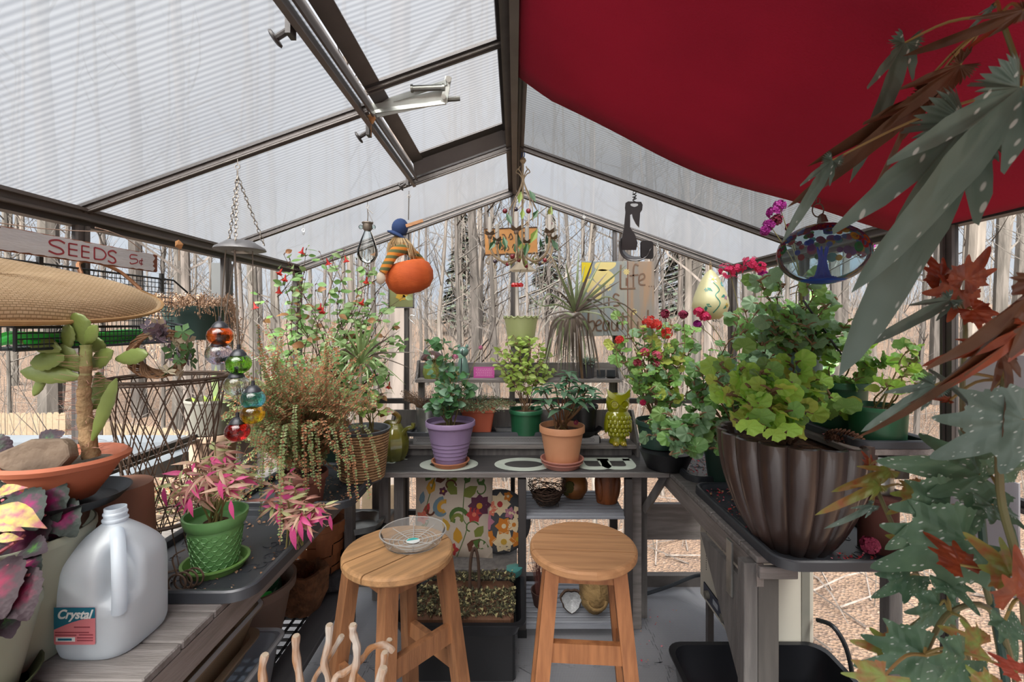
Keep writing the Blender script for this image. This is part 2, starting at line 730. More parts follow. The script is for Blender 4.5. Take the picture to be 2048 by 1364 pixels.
# ridge beam: two flanges and a web
mb = MB()
for sgn in (-1, 1):
 a, b_ = roof_pt(sgn * .002, 0, -.002), roof_pt(sgn * .036, 0, -.002)
 mb.raw([(a.x, YN, a.z), (b_.x, YN, b_.z), (b_.x, BY, b_.z), (a.x, BY, a.z),
   (a.x, YN, a.z - .012), (b_.x, YN, b_.z - .012), (b_.x, BY, b_.z - .012), (a.x, BY, a.z - .012)],
   [(0, 1, 2, 3), (4, 5, 6, 7), (0, 4, 5, 1), (1, 5, 6, 2), (2, 6, 7, 3), (3, 7, 4, 0)])
mb.build('ridge_flange', m_alu, ceiling, smooth=False)
MB().box((-.013, YN, ZR - .045), (.009, BY, ZR - .006)).build('ridge_beam', m_alu_warm, ceiling, smooth=False)
MB().box((.011, YN, ZR - .034), (.019, BY, ZR - .008)).build('ridge_web', m_alu_dark, ceiling, smooth=False)

# roof vent: raised pane in a frame with a mid bar, opener and knobs
vent = struct_empty('window_1')
up = Vector((-SLOPE, 0, 1)).normalized()
RZ = .052
MB().raw([roof_pt(VX0, VY0, RZ), roof_pt(VX1, VY0, RZ), roof_pt(VX1, VY1 - .11, RZ), roof_pt(VX0, VY1 - .11, RZ)],
   [(0, 1, 2, 3)]).build('vent_pane', m_poly, vent, smooth=False)
mb = MB()
mb.bar(roof_pt(VX0 - .012, VY0, -.012), roof_pt(VX0 - .012, VY1, -.012), .012, .045, up)
mb.m = 1
mb.bar(roof_pt(VX0 + .018, VY0, RZ - .006), roof_pt(VX0 + .018, VY1, RZ - .006), .045, .006, up)
mb.bar(roof_pt(VX0 - .004, VY0, .02), roof_pt(VX0 - .004, VY1, .02), .005, .07, up)
mb.build('vent_side_rail', [m_alu_warm, m_alu], vent, smooth=False)
mb = MB()
mb.bar(roof_pt(VX1, VY0, RZ - .006), roof_pt(VX1, VY1, RZ - .006), .03, .007, up)
mb.bar(roof_pt(VX1 + .014, VY0, .02), roof_pt(VX1 + .014, VY1, .02), .004, .075, up)
mb.build('vent_ridge_rail', m_alu_dark, vent, smooth=False)
mb = MB()
mb.bar(roof_pt(VX0, 1.24, RZ - .006), roof_pt(VX1, 1.24, RZ - .006), .036, .008, up)
mb.m = 1
mb.bar(roof_pt(VX0, 1.236, RZ - .014), roof_pt(VX1, 1.236, RZ - .014), .006, .006, up)
mb.bar(roof_pt(VX0, 1.252, RZ - .014), roof_pt(VX1, 1.252, RZ - .014), .006, .006, up)
mb.build('vent_middle_bar', [m_alu_dark, m_alu_warm], vent, smooth=False)
mb = MB()
mb.bar(roof_pt(VX0, VY1 - .085, RZ - .004), roof_pt(VX1, VY1 - .085, RZ - .004), .055, .006, up)
mb.m = 1
q = [roof_pt(VX0, VY1 - .06, RZ), roof_pt(VX1, VY1 - .06, RZ), roof_pt(VX1, VY1 - .002, -.02), roof_pt(VX0, VY1 - .002, -.02)]
mb.raw(q + [p + Vector((0, .006, 0)) for p in q], [(0, 1, 2, 3), (7, 6, 5, 4), (0, 4, 5, 1), (2, 6, 7, 3), (1, 5, 6, 2), (0, 3, 7, 4)])
mb.bar(roof_pt(VX0 - .015, VY1, -.024), roof_pt(VX1, VY1, -.024), .012, .01, up)
mb.build('vent_end_plate', [m_alu_dark, m_alu_warm], vent, smooth=False)
for yk in (.86, 1.32, 1.80):
 mb = MB()
 c = roof_pt(VX0 - .02, yk, -.03)
 d = Vector((-.8, 0, -.5)).normalized()
 mb.tube([c, c + d * .03], .006, 8)
 mb.tube([c + d * .03, c + d * .034, c + d * .037], [.016, .018, .012], 12)
 mb.box(c - Vector((.004, .012, .014)), c + Vector((.006, .012, .02)))
 mb.build('knob', m_alu_dark, vent)
# opener: folded arm, spring cylinder and yoke
m_zinc = M('zinc_arm', '#b7bcb8', '#8f9592', rough=.35, metal=.6, nscale=12)
op = P(735, 222, 1.30)
mb = MB()
a0, a1, a2 = P(735, 225, 1.33), P(893, 192, 1.30), P(893, 165, 1.26)
mb.bar(a0, a1, .005, .036, (0, -.3, 1))
mb.bar(a0 + Vector((0, .01, .02)), a2, .004, .014, (0, -.3, 1))
mb.bar(a0, P(892, 204, 1.30), .006, .012)
mb.build('opener_arm', m_zinc, vent)
mb = MB()
mb.tube([P(825, 177, 1.27), P(886, 175, 1.27)], .0085, 10)
mb.tube([P(822, 177, 1.27), P(826, 177, 1.27)], .011, 10)
mb.tube([P(885, 175, 1.27), P(890, 175, 1.27)], .011, 10)
mb.tube([P(895, 199, 1.29), P(920, 197, 1.29)], .007, 8)
mb.build('opener_cylinder', M('dull_steel', '#6f716c', '#4f504d', rough=.4, metal=.6), vent)
mb = MB()
mb.bar(P(897, 153, 1.26), P(888, 205, 1.28), .018, .004, (0, 1, 0))
mb.tube([P(897, 158, 1.24), P(897, 158, 1.27)], .008, 8)
mb.tube([P(887, 193, 1.26), P(887, 193, 1.29)], .007, 8)
mb.build('opener_yoke', m_zinc, vent)


# ------------------------------------------------------------------ walls
def pane_x(name, x, y0, y1, z0, z1, parent, m=None):
 return MB().raw([(x, y0, z0), (x, y1, z0), (x, y1, z1), (x, y0, z1)], [(0, 1, 2, 3)]).build(name, m or m_pane, parent, smooth=False)


for nm, sgn in (('wall_left', -1), ('wall_right', 1)):
 wl = struct_empty(nm)
 # eave gutter beam, stepped profile
 mb = MB()
 x = sgn * HW
 mb.box((min(x, x - sgn * .018), YN, ZEB + .018), (max(x, x - sgn * .018), BY, ZE + .0))
 mb.m = 1
 mb.box((min(x - sgn * .004, x + sgn * .03), YN, ZEB), (max(x - sgn * .004, x + sgn * .03), BY, ZEB + .018))
 mb.m = 2
 mb.box((min(x - sgn * .018, x - sgn * .03), YN, ZE - .012), (max(x - sgn * .018, x - sgn * .03), BY, ZE - .004))
 mb.box((min(x, x - sgn * .024), YN, ZEB + .016), (max(x, x - sgn * .024), BY, ZEB + .022))
 mb.build('eave_beam', [m_alu, m_alu_dark, m_alu_warm], wl, smooth=False)
 for i in range(-3, 5):
  y = min(i * SP, BY - .02)
  mb = MB()
  mb.box((x - .012, y - .012, 0), (x + .012, y + .012, ZEB))
  mb.m = 1
  mb.box((x - sgn * .012 - .004, y - .022, 0), (x - sgn * .012 + .004, y - .006, ZEB))
  mb.box((x - sgn * .02 - .004, y - .004, 0), (x - sgn * .02 + .004, y + .004, ZEB))
  mb.build('post', [m_alu_dark, m_alu], wl, smooth=False)
  if y < BY - .1:
   if y > -2:
    pane_x('upper_pane', x + sgn * .006, y + .012, y + SP - .012, ZRAIL + .012, ZEB, wl)
    pane_x('lower_pane', x + sgn * .006, y + .012, y + SP - .012, .06, ZRAIL - .012, wl)
 mb = MB().box((x - .01, YN, ZRAIL - .014), (x + .01, BY, ZRAIL + .012))
 mb.m = 1
 mb.box((x - sgn * .016 - .006, YN, ZRAIL - .014), (x - sgn * .016 + .006, BY, ZRAIL - .004))
 mb.build('middle_rail', [m_alu_dark, m_alu], wl, smooth=False)
 MB().box((x - .02, YN, -.014), (x + .02, BY, .06)).build('sill', m_alu, wl, smooth=False)

wb = struct_empty('wall_back')
zt = {0: ZR - .03}
for i, px in enumerate((-HW, -.59, -.012, .545, HW)):
 zt_ = zroof(px) - .02
 lo = 0 if abs(px) > 1 else 0
 mb = MB()
 hw = .012 if abs(px) < 1 else .02
 mb.box((px - hw, BY - .012, lo), (px + hw, BY + .012, zt_))
 mb.m = 1
 mb.box((px + hw * .3, BY - .018, lo), (px + hw * .8, BY - .008, zt_))
 mb.build('post', [m_alu_dark, m_alu], wb, smooth=False)
xs = [-HW, -.59, -.012, .545, HW]
for a, b_ in zip(xs[:-1], xs[1:]):
 a1, b1 = a + .012, b_ - .012
 MB().raw([(a1, BY + .004, ZRAIL + .01), (b1, BY + .004, ZRAIL + .01), (b1, BY + .004, zroof(b1) - .012), (a1, BY + .004, zroof(a1) - .012)],
    [(0, 1, 2, 3)]).build('upper_pane', m_pane, wb, smooth=False)
 MB().raw([(a1, BY + .004, .06), (b1, BY + .004, .06), (b1, BY + .004, ZRAIL - .01), (a1, BY + .004, ZRAIL - .01)],
    [(0, 1, 2, 3)]).build('lower_pane', m_pane, wb, smooth=False)
for sgn in (-1, 1):
 p0, p1 = Vector((sgn * .01, BY - .015, ZR - .03)), Vector((sgn * HW, BY - .015, ZE - .03))
 mb = MB().bar(p0, p1, .03, .034)
 mb.m = 1
 mb.bar(p0 + Vector((0, -.012, -.006)), p1 + Vector((0, -.012, -.006)), .012, .008)
 mb.bar(p0 + Vector((0, -.018, .012)), p1 + Vector((0, -.018, .012)), .008, .006)
 mb.build('gable_rafter', [m_alu_dark, m_alu_warm], wb, smooth=False)
MB().box((-HW, BY - .014, ZRAIL - .014), (HW, BY + .01, ZRAIL + .012)).build('middle_rail', m_alu_dark, wb, smooth=False)
MB().box((-HW, BY - .014, ZRAIL - .62), (HW, BY + .01, ZRAIL - .595)).build('lower_rail', m_alu_dark, wb, smooth=False)
MB().box((-HW, BY - .02, -.014), (HW, BY + .02, .06)).build('sill', m_alu, wb, smooth=False)
# grey boards across the foot of the back corner on the right
MB().box((.60, BY - .05, .27), (HW - .02, BY - .022, .46)).build('trim_1', m_greywood, smooth=False)['kind'] = 'structure'
MB().box((.60, BY - .05, .60), (HW - .02, BY - .022, .70)).build('trim_2', m_greywood, smooth=False)['kind'] = 'structure'

# ================================================================== outdoors
def litter():
 m = bpy.data.materials.new('leaf_litter')
 nt, b = nodes_of(m)
 L = nt.links.new
 tcn = nt.nodes.new('ShaderNodeTexCoord')
 v = nt.nodes.new('ShaderNodeTexVoronoi')
 v.inputs['Scale'].default_value = 30
 L(tcn.outputs['Object'], v.inputs['Vector'])
 r = nt.nodes.new('ShaderNodeValToRGB')
 e = r.color_ramp.elements
 e[0].color = hexc('#44372f')
 e[1].color = hexc('#7c6a5b')
 for p, c in ((.25, '#5f4b3c'), (.5, '#6a5646'), (.75, '#554338')):
  x = e.new(p)
  x.color = hexc(c)
 L(v.outputs['Color'], r.inputs['Fac'])
 n = nt.nodes.new('ShaderNodeTexNoise')
 n.inputs['Scale'].default_value = .7
 n.inputs['Detail'].default_value = 5
 L(tcn.outputs['Object'], n.inputs['Vector'])
 r2 = nt.nodes.new('ShaderNodeValToRGB')
 r2.color_ramp.elements[0].position = .3
 r2.color_ramp.elements[1].position = .7
 r2.color_ramp.elements[0].color = (.62, .6, .6, 1)
 r2.color_ramp.elements[1].color = (1, 1, 1, 1)
 L(n.outputs['Fac'], r2.inputs['Fac'])
 mu = nt.nodes.new('ShaderNodeMix')
 mu.data_type = 'RGBA'
 mu.blend_type = 'MULTIPLY'
 mu.inputs['Factor'].default_value = 1
 L(r.outputs['Color'], mu.inputs['A'])
 L(r2.outputs['Color'], mu.inputs['B'])
 L(mu.outputs['Result'], b.inputs['Base Color'])
 bp = nt.nodes.new('ShaderNodeBump')
 bp.inputs['Strength'].default_value = .8
 bp.inputs['Distance'].default_value = .05
 L(v.outputs['Distance'], bp.inputs['Height'])
 L(bp.outputs['Normal'], b.inputs['Normal'])
 b.inputs['Roughness'].default_value = .9
 return m


def gz(x, y):
 d = math.hypot(x, y - 1)
 base = -2.0 + 3.6 * max(0, min(1, (d - 6) / 30)) ** 1.1
 if x > 0:
  base += .9 * min(1, x / 14) * min(1, d / 14)
 return base + .25 * mnoise.noise(Vector((x * .15, y * .15, 0)))


mb = MB()
NG = 70
gx = [-62 + 124 * i / NG for i in range(NG + 1)]
gy = [-40 + 110 * i / NG for i in range(NG + 1)]
mb.raw([(x, y, gz(x, y)) for y in gy for x in gx],
  [(j * (NG + 1) + i, j * (NG + 1) + i + 1, (j + 1) * (NG + 1) + i + 1, (j + 1) * (NG + 1) + i) for j in range(NG) for i in range(NG)])
gnd = mb.build('ground', litter())
gnd['kind'] = 'structure'

# bare winter trees, six shapes shared by many trees
m_bark = M('grey_beige_bark', '#524c48', '#383430', rough=.9, nscale=3, amount=.9, stretch=(4, 4, .6), bump=.6, bscale=12, rnd=.22)
m_bark2 = M('pale_bark', '#665e58', '#4a443f', rough=.9, nscale=3, amount=.9, stretch=(4, 4, .5), bump=.6, bscale=12, rnd=.15)
m_bark3 = M('dark_evergreen_scrub', '#5a6350', '#3f4639', rough=.9, nscale=2, rnd=.15)


def tree_mesh(seed, H, r0, nb, low=.12, m=None, twig=3):
 rr = random.Random(seed)
 mb = MB()
 pts, rs = [], []
 x = y = 0
 n = 9
 for i in range(n):
  t = i / (n - 1)
  pts.append((x, y, H * t))
  rs.append(r0 * (1 - .85 * t) + .01)
  x += rr.uniform(-.07, .07)
  y += rr.uniform(-.07, .07)
 mb.tube(pts, rs, 7)

 def limb(p, d, L_, r, lev):
  q = [Vector(p)]
  dd = Vector(d)
  for k in range(4):
   dd = (dd + Vector((rr.uniform(-.25, .25), rr.uniform(-.25, .25), rr.uniform(-.02, .28)))).normalized()
   q.append(q[-1] + dd * L_ / 4)
  mb.tube(q, [r, r * .8, r * .6, r * .4, r * .18], 3)
  if lev > 0:
   for _ in range(twig):
    k = rr.randint(1, 4)
    a = rr.uniform(0, 2 * PI)
    e = (dd + Vector((math.cos(a), math.sin(a), rr.uniform(-.1, .7))) * .9).normalized()
    limb(q[k], e, L_ * rr.uniform(.4, .65), r * .45, lev - 1)
 for b_ in range(nb):
  t = low + (1 - low) * (b_ + rr.random()) / nb
  i = min(int(t * (n - 1)), n - 2)
  f = t * (n - 1) - i
  p = Vector(pts[i]).lerp(Vector(pts[i + 1]), f)
  a = rr.uniform(0, 2 * PI)
  limb(p, (math.cos(a), math.sin(a), rr.uniform(.2, .9)), rr.uniform(.6, 1.7) * (1.25 - t) * H / 10, .02 * (1.2 - t) * H / 10, 2)
 return mb.build('bare_tree', m or m_bark)


protos = [tree_mesh(1, 14, .085, 26, .2), tree_mesh(2, 13, .055, 30, .14), tree_mesh(3, 16, .14, 20, .28),
   tree_mesh(4, 9, .038, 26, .05, m_bark2), tree_mesh(5, 7, .024, 26, .05, m_bark2), tree_mesh(6, 15, .08, 24, .22, m_bark2),
   tree_mesh(7, 12, .042, 30, .12)]
TR = random.Random(11)
used = [0] * len(protos)
OWN = {790: 'wide pale beige trunk close outside the back wall, just left of its left post', 100: 'broad grey trunk behind the fence, left of the cactus',
  280: 'broad grey trunk in the woods behind the wire waste basket', 1385: 'thick grey trunk in the woods just left of the painted gourd',
  1940: 'pale trunk close outside the right wall beyond the rust begonia leaves', 1990: 'thick grey trunk at the right frame edge outside the right wall',
  1320: 'thick grey trunk in the woods just right of the painted board sign', 1420: 'pale beige trunk in the woods right beside the painted gourd'}
fixed = [  # px, distance, proto, radius scale
 (100, 10.5, 2, 1.5), (30, 14, 0, 1.0), (355, 11, 2, .9), (390, 9, 5, 1.1), (455, 8, 3, 1), (515, 9, 2, .8), (790, 6.2, 5, 1.9),
 (552, 12, 0, 1.1), (700, 10, 5, 1), (955, 13, 5, .9), (985, 17, 0, 1), (1085, 12, 1, 1), (1150, 15, 2, .7), (1060, 8, 4, 1),
 (880, 9, 3, 1), (925, 14, 6, 1), (1320, 9, 2, .75), (1385, 12, 2, 1.1), (1420, 8.5, 5, 1), (1500, 11, 2, .9), (1240, 10, 6, 1),
 (1190, 7, 4, 1), (1680, 10, 2, .9), (1990, 8, 2, .8), (1940, 7, 5, 1.5), (1870, 11, 2, 1), (1750, 13, 5, 1), (1830, 9, 6, 1),
 (1010, 9, 6, 1), (1575, 9, 6, 1), (200, 9, 6, 1), (280, 12, 2, 1.2), (1900, 15, 0, 1), (2030, 12, 2, 1), (650, 8, 4, 1), (755, 14, 0, 1)]
spots = []
for px, d, pi, s in fixed:
 p = P(px, 645, d)
 spots.append((p.x, p.y, pi, s, True))
n = 0
while n < 240:
 a = TR.uniform(-1.15, 1.15)
 d = TR.uniform(13, 46) if n > 35 else TR.uniform(8, 14)
 x, y = d * math.tan(a) if abs(a) < .9 else d * math.copysign(1.3, a) * 1.1, d
 if abs(x) < 60:
  spots.append((x, y, TR.choice((0, 1, 1, 2, 3, 3, 4, 4, 5, 6, 6)), TR.uniform(.7, 1.15), False))
  n += 1
for n in range(26):     # woods beside the house too
 sg = TR.choice((-1, 1))
 spots.append((sg * TR.uniform(6, 20), TR.uniform(-2, 6), TR.choice((0, 1, 3, 5, 6)), TR.uniform(.8, 1.1), False))
lab = {0: ('grey bare tree with a straight medium trunk in the winter woods', 'medium grey trees in the woods'),
  1: ('slim grey bare tree full of twigs in the winter woods', 'slim grey trees in the woods'),
  2: ('thick grey bare trunk standing in the winter woods', 'thick trunks in the woods'),
  3: ('thin pale bare sapling with many side twigs in the woods', 'pale saplings in the woods'),
  4: ('spindly pale young tree, all twigs, in the woods', 'spindly saplings in the woods'),
  5: ('pale beige bare trunk standing in the winter woods', 'pale trunks in the woods'),
  6: ('very slender grey bare tree in the winter woods', 'slender grey trees in the woods')}
for i, (x, y, pi, s, fx) in enumerate(spots):
 if used[pi] == 0:
  o = protos[pi]
 else:
  o = protos[pi].copy()
  C.objects.link(o)
 used[pi] += 1
 o.location = (x, y, gz(x, y) - .1)
 o.rotation_euler = (TR.uniform(-.04, .04), TR.uniform(-.04, .04), TR.uniform(0, 6.28))
 o.scale = (s, s, s)
 own = OWN.get(fixed[i][0]) if i < len(fixed) else None
 tag(o, own or lab[pi][0], 'tree', None if own else lab[pi][1])

# brush, twigs and dark scrub in the distance: nobody could count it
mb = MB()
br = random.Random(5)
for i in range(8200):
 d = br.uniform(5, 40) if i < 5200 else br.uniform(26, 48)
 a = br.uniform(-1.0, 1.0)
 x, y = d * math.tan(a), d
 if abs(x) > 50:
  continue
 z = gz(x, y)
 if abs(x) < 4 and y < 6:
  continue
 h = br.uniform(.6, 1.0) * br.choice((1.2, 2, 3.4))
 p = Vector((x, y, z))
 dx, dy = br.uniform(-.35, .35) * h, br.uniform(-.35, .35) * h
 q = [p, p + Vector((dx * .3 + br.uniform(-.1, .1), dy * .3, h * .5)), p + Vector((dx, dy, h))]
 mb.m = 0 if br.random() < .6 else 1
 r = br.uniform(.003, .007) * (1 + d / 18)
 mb.tube(q, [r, r * .7, r * .25], 3)
 if br.random() < .6:
  e = q[1] + Vector((br.uniform(-.8, .8), br.uniform(-.5, .5), br.uniform(.2, .9))) * h * .25
  mb.tube([q[1], e], [r * .6, r * .2], 3)
o = mb.build('undergrowth', [m_bark, m_bark2], smooth=False)
tag(o, 'tangle of bare brush and twigs between the winter trees', 'undergrowth', kind='stuff')
# fallen sticks on the litter
mb = MB()
for i in range(700):
 d = br.uniform(3.2, 18)
 a = br.uniform(-1.0, 1.0)
 x, y = d * math.tan(a), d
 L_ = br.uniform(.3, 1.6)
 t = br.uniform(0, 6.28)
 p0 = Vector((x, y, gz(x, y) + .04))
 x1, y1 = x + L_ * math.cos(t), y + L_ * math.sin(t)
 p1 = Vector((x1, y1, gz(x1, y1) + br.uniform(.04, .25)))
 mb.tube([p0, (p0 + p1) / 2 + Vector((0, 0, .05)), p1], [.012, .01, .004], 3)
tag(mb.build('fallen_sticks', m_bark2, smooth=False), 'fallen pale sticks strewn over the brown leaf litter', 'sticks', kind='stuff')

# evergreens
m_pine = M('evergreen_needles', '#3a4636', '#262f26', rough=.9, nscale=4, amount=.8, rnd=.15)
def evergreen(px, d, H, lab_):
 p = P(px, 645, d)
 z0 = gz(p.x, p.y)
 t = thing('evergreen_tree', lab_, 'tree', (p.x, p.y, z0), group=None)
 MB().tube([(0, 0, 0), (0, 0, H)], [.14, .02], 6).build('trunk', m_bark, t)
 mb = MB()
 e = random.Random(int(px))
 for i in range(420):
  f = e.uniform(.12, 1)
  rad = (1 - f) * H * .23 + .1
  a = e.uniform(0, 6.28)
  z = H * f
  q = Vector((math.cos(a) * rad, math.sin(a) * rad, z - rad * .25))
  s = e.uniform(.25, .6)
  u = Vector((-math.sin(a), math.cos(a), 0)) * s * .5
  mb.raw([Vector((0, 0, z)), q * 1.0 + u, q + Vector((math.cos(a), math.sin(a), -.5)) * s * .6, q - u], [(0, 1, 2, 3)])
 mb.build('foliage', m_pine, t, smooth=False, kind='stuff')
evergreen(925, 30, 8, 'dark green conifer far behind the left bay of the back wall')
evergreen(1370, 26, 8, 'dark green conifer far behind the painted wooden sign')
evergreen(1100, 36, 8.5, 'small dark conifer far behind the chandelier')

# beige picket fence in three runs
m_picket = M('beige_painted_wood', '#766754', '#635646', rough=.8, nscale=3, stretch=(6, 6, 1), rnd=.06)


def fence(p0, p1, top0, top1, hgt, lab_, wd=.14):
 p0, p1 = Vector(p0), Vector(p1)
 t = thing('picket_fence', lab_, 'fence', (p0.x, p0.y, 0))
 L_ = (p1 - p0).length
 n_ = int(L_ / (wd + .006))
 ang = math.atan2(p1.y - p0.y, p1.x - p0.x)
 w2 = wd / 2
 ol = [(-w2, 0), (w2, 0), (w2, hgt - .05), (w2 - .035, hgt), (-w2 + .035, hgt), (-w2, hgt - .05)]
 me = None
 for i in range(n_):
  f = (i + .5) / n_
  pp = p0.lerp(p1, f)
  zt_ = top0 + (top1 - top0) * f
  m4 = Matrix.Translation((pp.x - p0.x, pp.y - p0.y, zt_ - hgt + U(-.01, .01))) @ Matrix.Rotation(ang, 4, 'Z') @ Matrix.Rotation(PI / 2, 4, 'X')
  if me is None:
   o = MB().prism(ol, -.009, .009).build('picket', m_picket, t, smooth=False)
   me = o.data
   o.matrix_local = m4
  else:
   inst('picket', me, t, m4)
 for dz in (.25, hgt - .3):
  mb = MB()
  off = Vector((-math.sin(ang), math.cos(ang), 0)) * .03
  mb.bar(off + Vector((0, 0, top0 - hgt + dz)), off + Vector((p1.x - p0.x, p1.y - p0.y, top1 - hgt + dz)), .03, .08)
  mb.build('fence_rail', m_picket, t, smooth=False)


a, b_ = P(-60, 825, 9.6), P(132, 825, 9.4)
fence((a.x, a.y, 0), (b_.x, b_.y, 0), a.z, b_.z, 1.5, 'beige picket fence far left beyond the cactus')
a, b_ = P(170, 838, 9.4), P(420, 866, 8.6)
fence((a.x, a.y, 0), (b_.x, b_.y, 0), a.z, b_.z, 1.5, 'beige picket fence dropping away behind the wire waste basket')
a, b_ = P(60, 985, 2.7), P(812, 985, 3.3)
fence((a.x, a.y, 0), (b_.x, b_.y, 0), a.z, b_.z + .05, 1.7, 'near beige board fence seen under the left bench')

# grey deck railing outside the left wall
t = thing('deck_railing', 'grey painted deck railing outside the left wall', 'railing', (-1.5, 1.9, 0))
MB().box((-1.9, -.06, .90), (.10, .06, .945)).build('rail_cap', M('pale_grey_deck_paint', '#565b61', '#4b5055', rough=.5, nscale=4), t, smooth=False)
MB().box((-1.9, -.02, .79), (.10, .02, .90)).build('rail_board', m_greywood, t, smooth=False)
MB().box((-.04, -1.6, .86), (.16, 1.0, .90)).build('side_cap', _mats['pale_grey_deck_paint'], t, smooth=False)
for y in (-1.5, -.5, .5):
 MB().box((.03, y, -.6), (.1, y + .07, .86)).build('rail_post', m_greywood_z, t, smooth=False)
# grey downpipe outside the back left corner
t = MB().box((-1.335, 2.0, -.6), (-1.27, 2.05, ZEB)).build('downpipe', M('grey_downpipe', '#3f4142', '#36383a', rough=.5), smooth=False)
tag(t, 'flat grey downpipe outside the left wall by the back corner', 'downpipe')

# ================================================================== benches
TZ = CAMZ - .68     # top of the benches
m_tray = M('black_rubber_tray', '#3b3e44', '#2f3237', rough=.42, nscale=6)
m_blackboard = M('worn_black_board', '#2b2a2b', '#3d3b3b', rough=.55, nscale=9, amount=.9, stretch=(1, 6, 1), bump=.1)
m_mint = M('pale_mint_paint', '#c9d3c8', '#aebbaf', rough=.6, nscale=14)


def bench(name, label, xa, xb, y0, y1, edge, bw=.104):
 """board bench running into the room; edge = x of the side towards the aisle"""
 t = thing(name, label, 'bench', ((xa + xb) / 2, (y0 + y1) / 2, 0))
 ox, oy = (xa + xb) / 2, (y0 + y1) / 2
 y = y0
 first = None
 while y < y1 - .02:
  e = min(y + bw - .004, y1)
  if first is None or e - y < bw - .01:
   o = MB().box((xa - ox, -(e - y) / 2, TZ - .019), (xb - ox, (e - y) / 2, TZ), .003).build('board', m_greywood_y if False else m_greywood, t, smooth=False)
   o.location = (0, (y + e) / 2 - oy, 0)
   first = first or o
  else:
   inst('board', first.data, t, Matrix.Translation((0, (y + e) / 2 - oy, U(-.0008, .0008))))
  y += bw
 s = 1 if edge > ox else -1
 MB().box((min(edge - ox, edge - ox - s * .02), y0 - oy, TZ - .085), (max(edge - ox, edge - ox - s * .02), y1 - oy, TZ - .0195)).build('edge_board', m_greywood_y, t, smooth=False)
 return t, ox, oy, s


tL, ox, oy, s = bench('potting_bench', 'grey stained board bench along the left wall', -1.15, -.708, .45, 2.44, -.708)
for y in (1.98, 2.36):
 MB().box((-.735 - ox, y - oy - .02, 0), (-.70 - ox, y - oy + .02, TZ - .085)).build('leg', m_greywood_z, tL, smooth=False)
 MB().box((-1.15 - ox, y - oy - .02, 0), (-1.11 - ox, y - oy + .02, TZ - .019)).build('leg', m_greywood_z, tL, smooth=False)
# lower shelf: plank and black grid
MB().box((-.80 - ox, .5 - oy, .27), (-.70 - ox, 2.03 - oy, .295), .004).build('lower_plank', M('dark_shelf_board', '#4b4b4e', '#3b3b3e', rough=.6, nscale=4, stretch=(6, 1, 6)), tL, smooth=False)
mb = MB()
for i in range(9):
 x = -1.14 + i * .04 - ox
 mb.bar((x, .5 - oy, .275), (x, 2.03 - oy, .275), .004, .012)
for i in range(38):
 y = .5 + i * .04 - oy
 mb.bar((-1.15 - ox, y, .272), (-.80 - ox, y, .272), .004, .010)
mb.build('lower_grid', m_black, tL, smooth=False)

tR, ox, oy, s = bench('potting_bench', 'grey stained board bench along the right wall', .70, 1.15, 1.317, 2.44, .70)
MB().box((.665 - ox, 1.32 - oy, 0), (.705 - ox, 1.36 - oy, TZ - .019), .002).build('leg', m_greywood_z, tR, smooth=False)
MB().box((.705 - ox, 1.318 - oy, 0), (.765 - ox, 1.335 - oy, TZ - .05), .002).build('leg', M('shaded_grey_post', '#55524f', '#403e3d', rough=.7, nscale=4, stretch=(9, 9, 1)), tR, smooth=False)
MB().box((.70 - ox, 1.300 - oy, TZ - .055), (.81 - ox, 1.316 - oy, TZ - .02), .002).build('end_board', m_greywood, tR, smooth=False)
MB().box((.60 - ox, 2.20 - oy, 0), (.64 - ox, 2.24 - oy, TZ - .02), .002).build('leg', m_greywood_z, tR, smooth=False)
MB().box((1.12 - ox, 2.36 - oy, 0), (1.16 - ox, 2.40 - oy, TZ - .02), .002).build('leg', m_greywood_z, tR, smooth=False)
MB().box((1.12 - ox, 1.36 - oy, 0), (1.16 - ox, 1.40 - oy, TZ - .02), .002).build('leg', m_greywood_z, tR, smooth=False)
# gusset board running down the aisle side
mb = MB()
g0 = [(.694, 1.36), (.694, 2.0), (.694, 1.36)]
mb.raw([(.692 - ox, 1.36 - oy, TZ - .085), (.692 - ox, 1.66 - oy, TZ - .085), (.692 - ox, 1.36 - oy, TZ - .42),
  (.676 - ox, 1.36 - oy, TZ - .085), (.676 - ox, 1.66 - oy, TZ - .085), (.676 - ox, 1.36 - oy, TZ - .42)],
  [(0, 1, 2), (5, 4, 3), (0, 3, 4, 1), (1, 4, 5, 2), (2, 5, 3, 0)])
mb.build('gusset', m_greywood_z, tR, smooth=False)
MB().box((.668 - ox, 1.405 - oy, TZ - .17), (.675 - ox, 1.44 - oy, TZ - .0), .001).build('strap_bracket', m_steel, tR, smooth=False)
MB().bar((.62 - ox, 2.18 - oy, TZ - .22), (.70 - ox, 2.10 - oy, TZ - .02), .035, .03).build('brace', m_greywood_z, tR, smooth=False)

# painted board table across the back
tx, ty = .03, 2.25
tb = thing('board_table', 'long black board with mint painted letters laid across the back', 'table', (tx, ty, 0))
mb = MB().box((-.645 - tx, 2.06 - ty, TZ - .016), (.695 - tx, 2.45 - ty, TZ + .003), .002)
mb.build('board', m_blackboard, tb, smooth=False)
MB().box((-.66 - tx, 2.052 - ty, TZ - .020), (.697 - tx, 2.060 - ty, TZ + .001), .001).build('front_edge', m_greywood, tb, smooth=False)
for xx in (-.615, -.545):
 MB().box((xx - tx - .02, 2.12 - ty, 0), (xx - tx + .025, 2.16 - ty, TZ - .017), .002).build('leg', m_greywood_z, tb, smooth=False)
MB().box((.545 - tx, 2.12 - ty, 0), (.59 - tx, 2.16 - ty, TZ - .017), .002).build('leg', m_greywood, tb, smooth=False)
MB().box((-.62 - tx, 2.38 - ty, TZ - .08), (.66 - tx, 2.41 - ty, TZ - .017)).build('back_apron', m_greywood_z, tb, smooth=False)


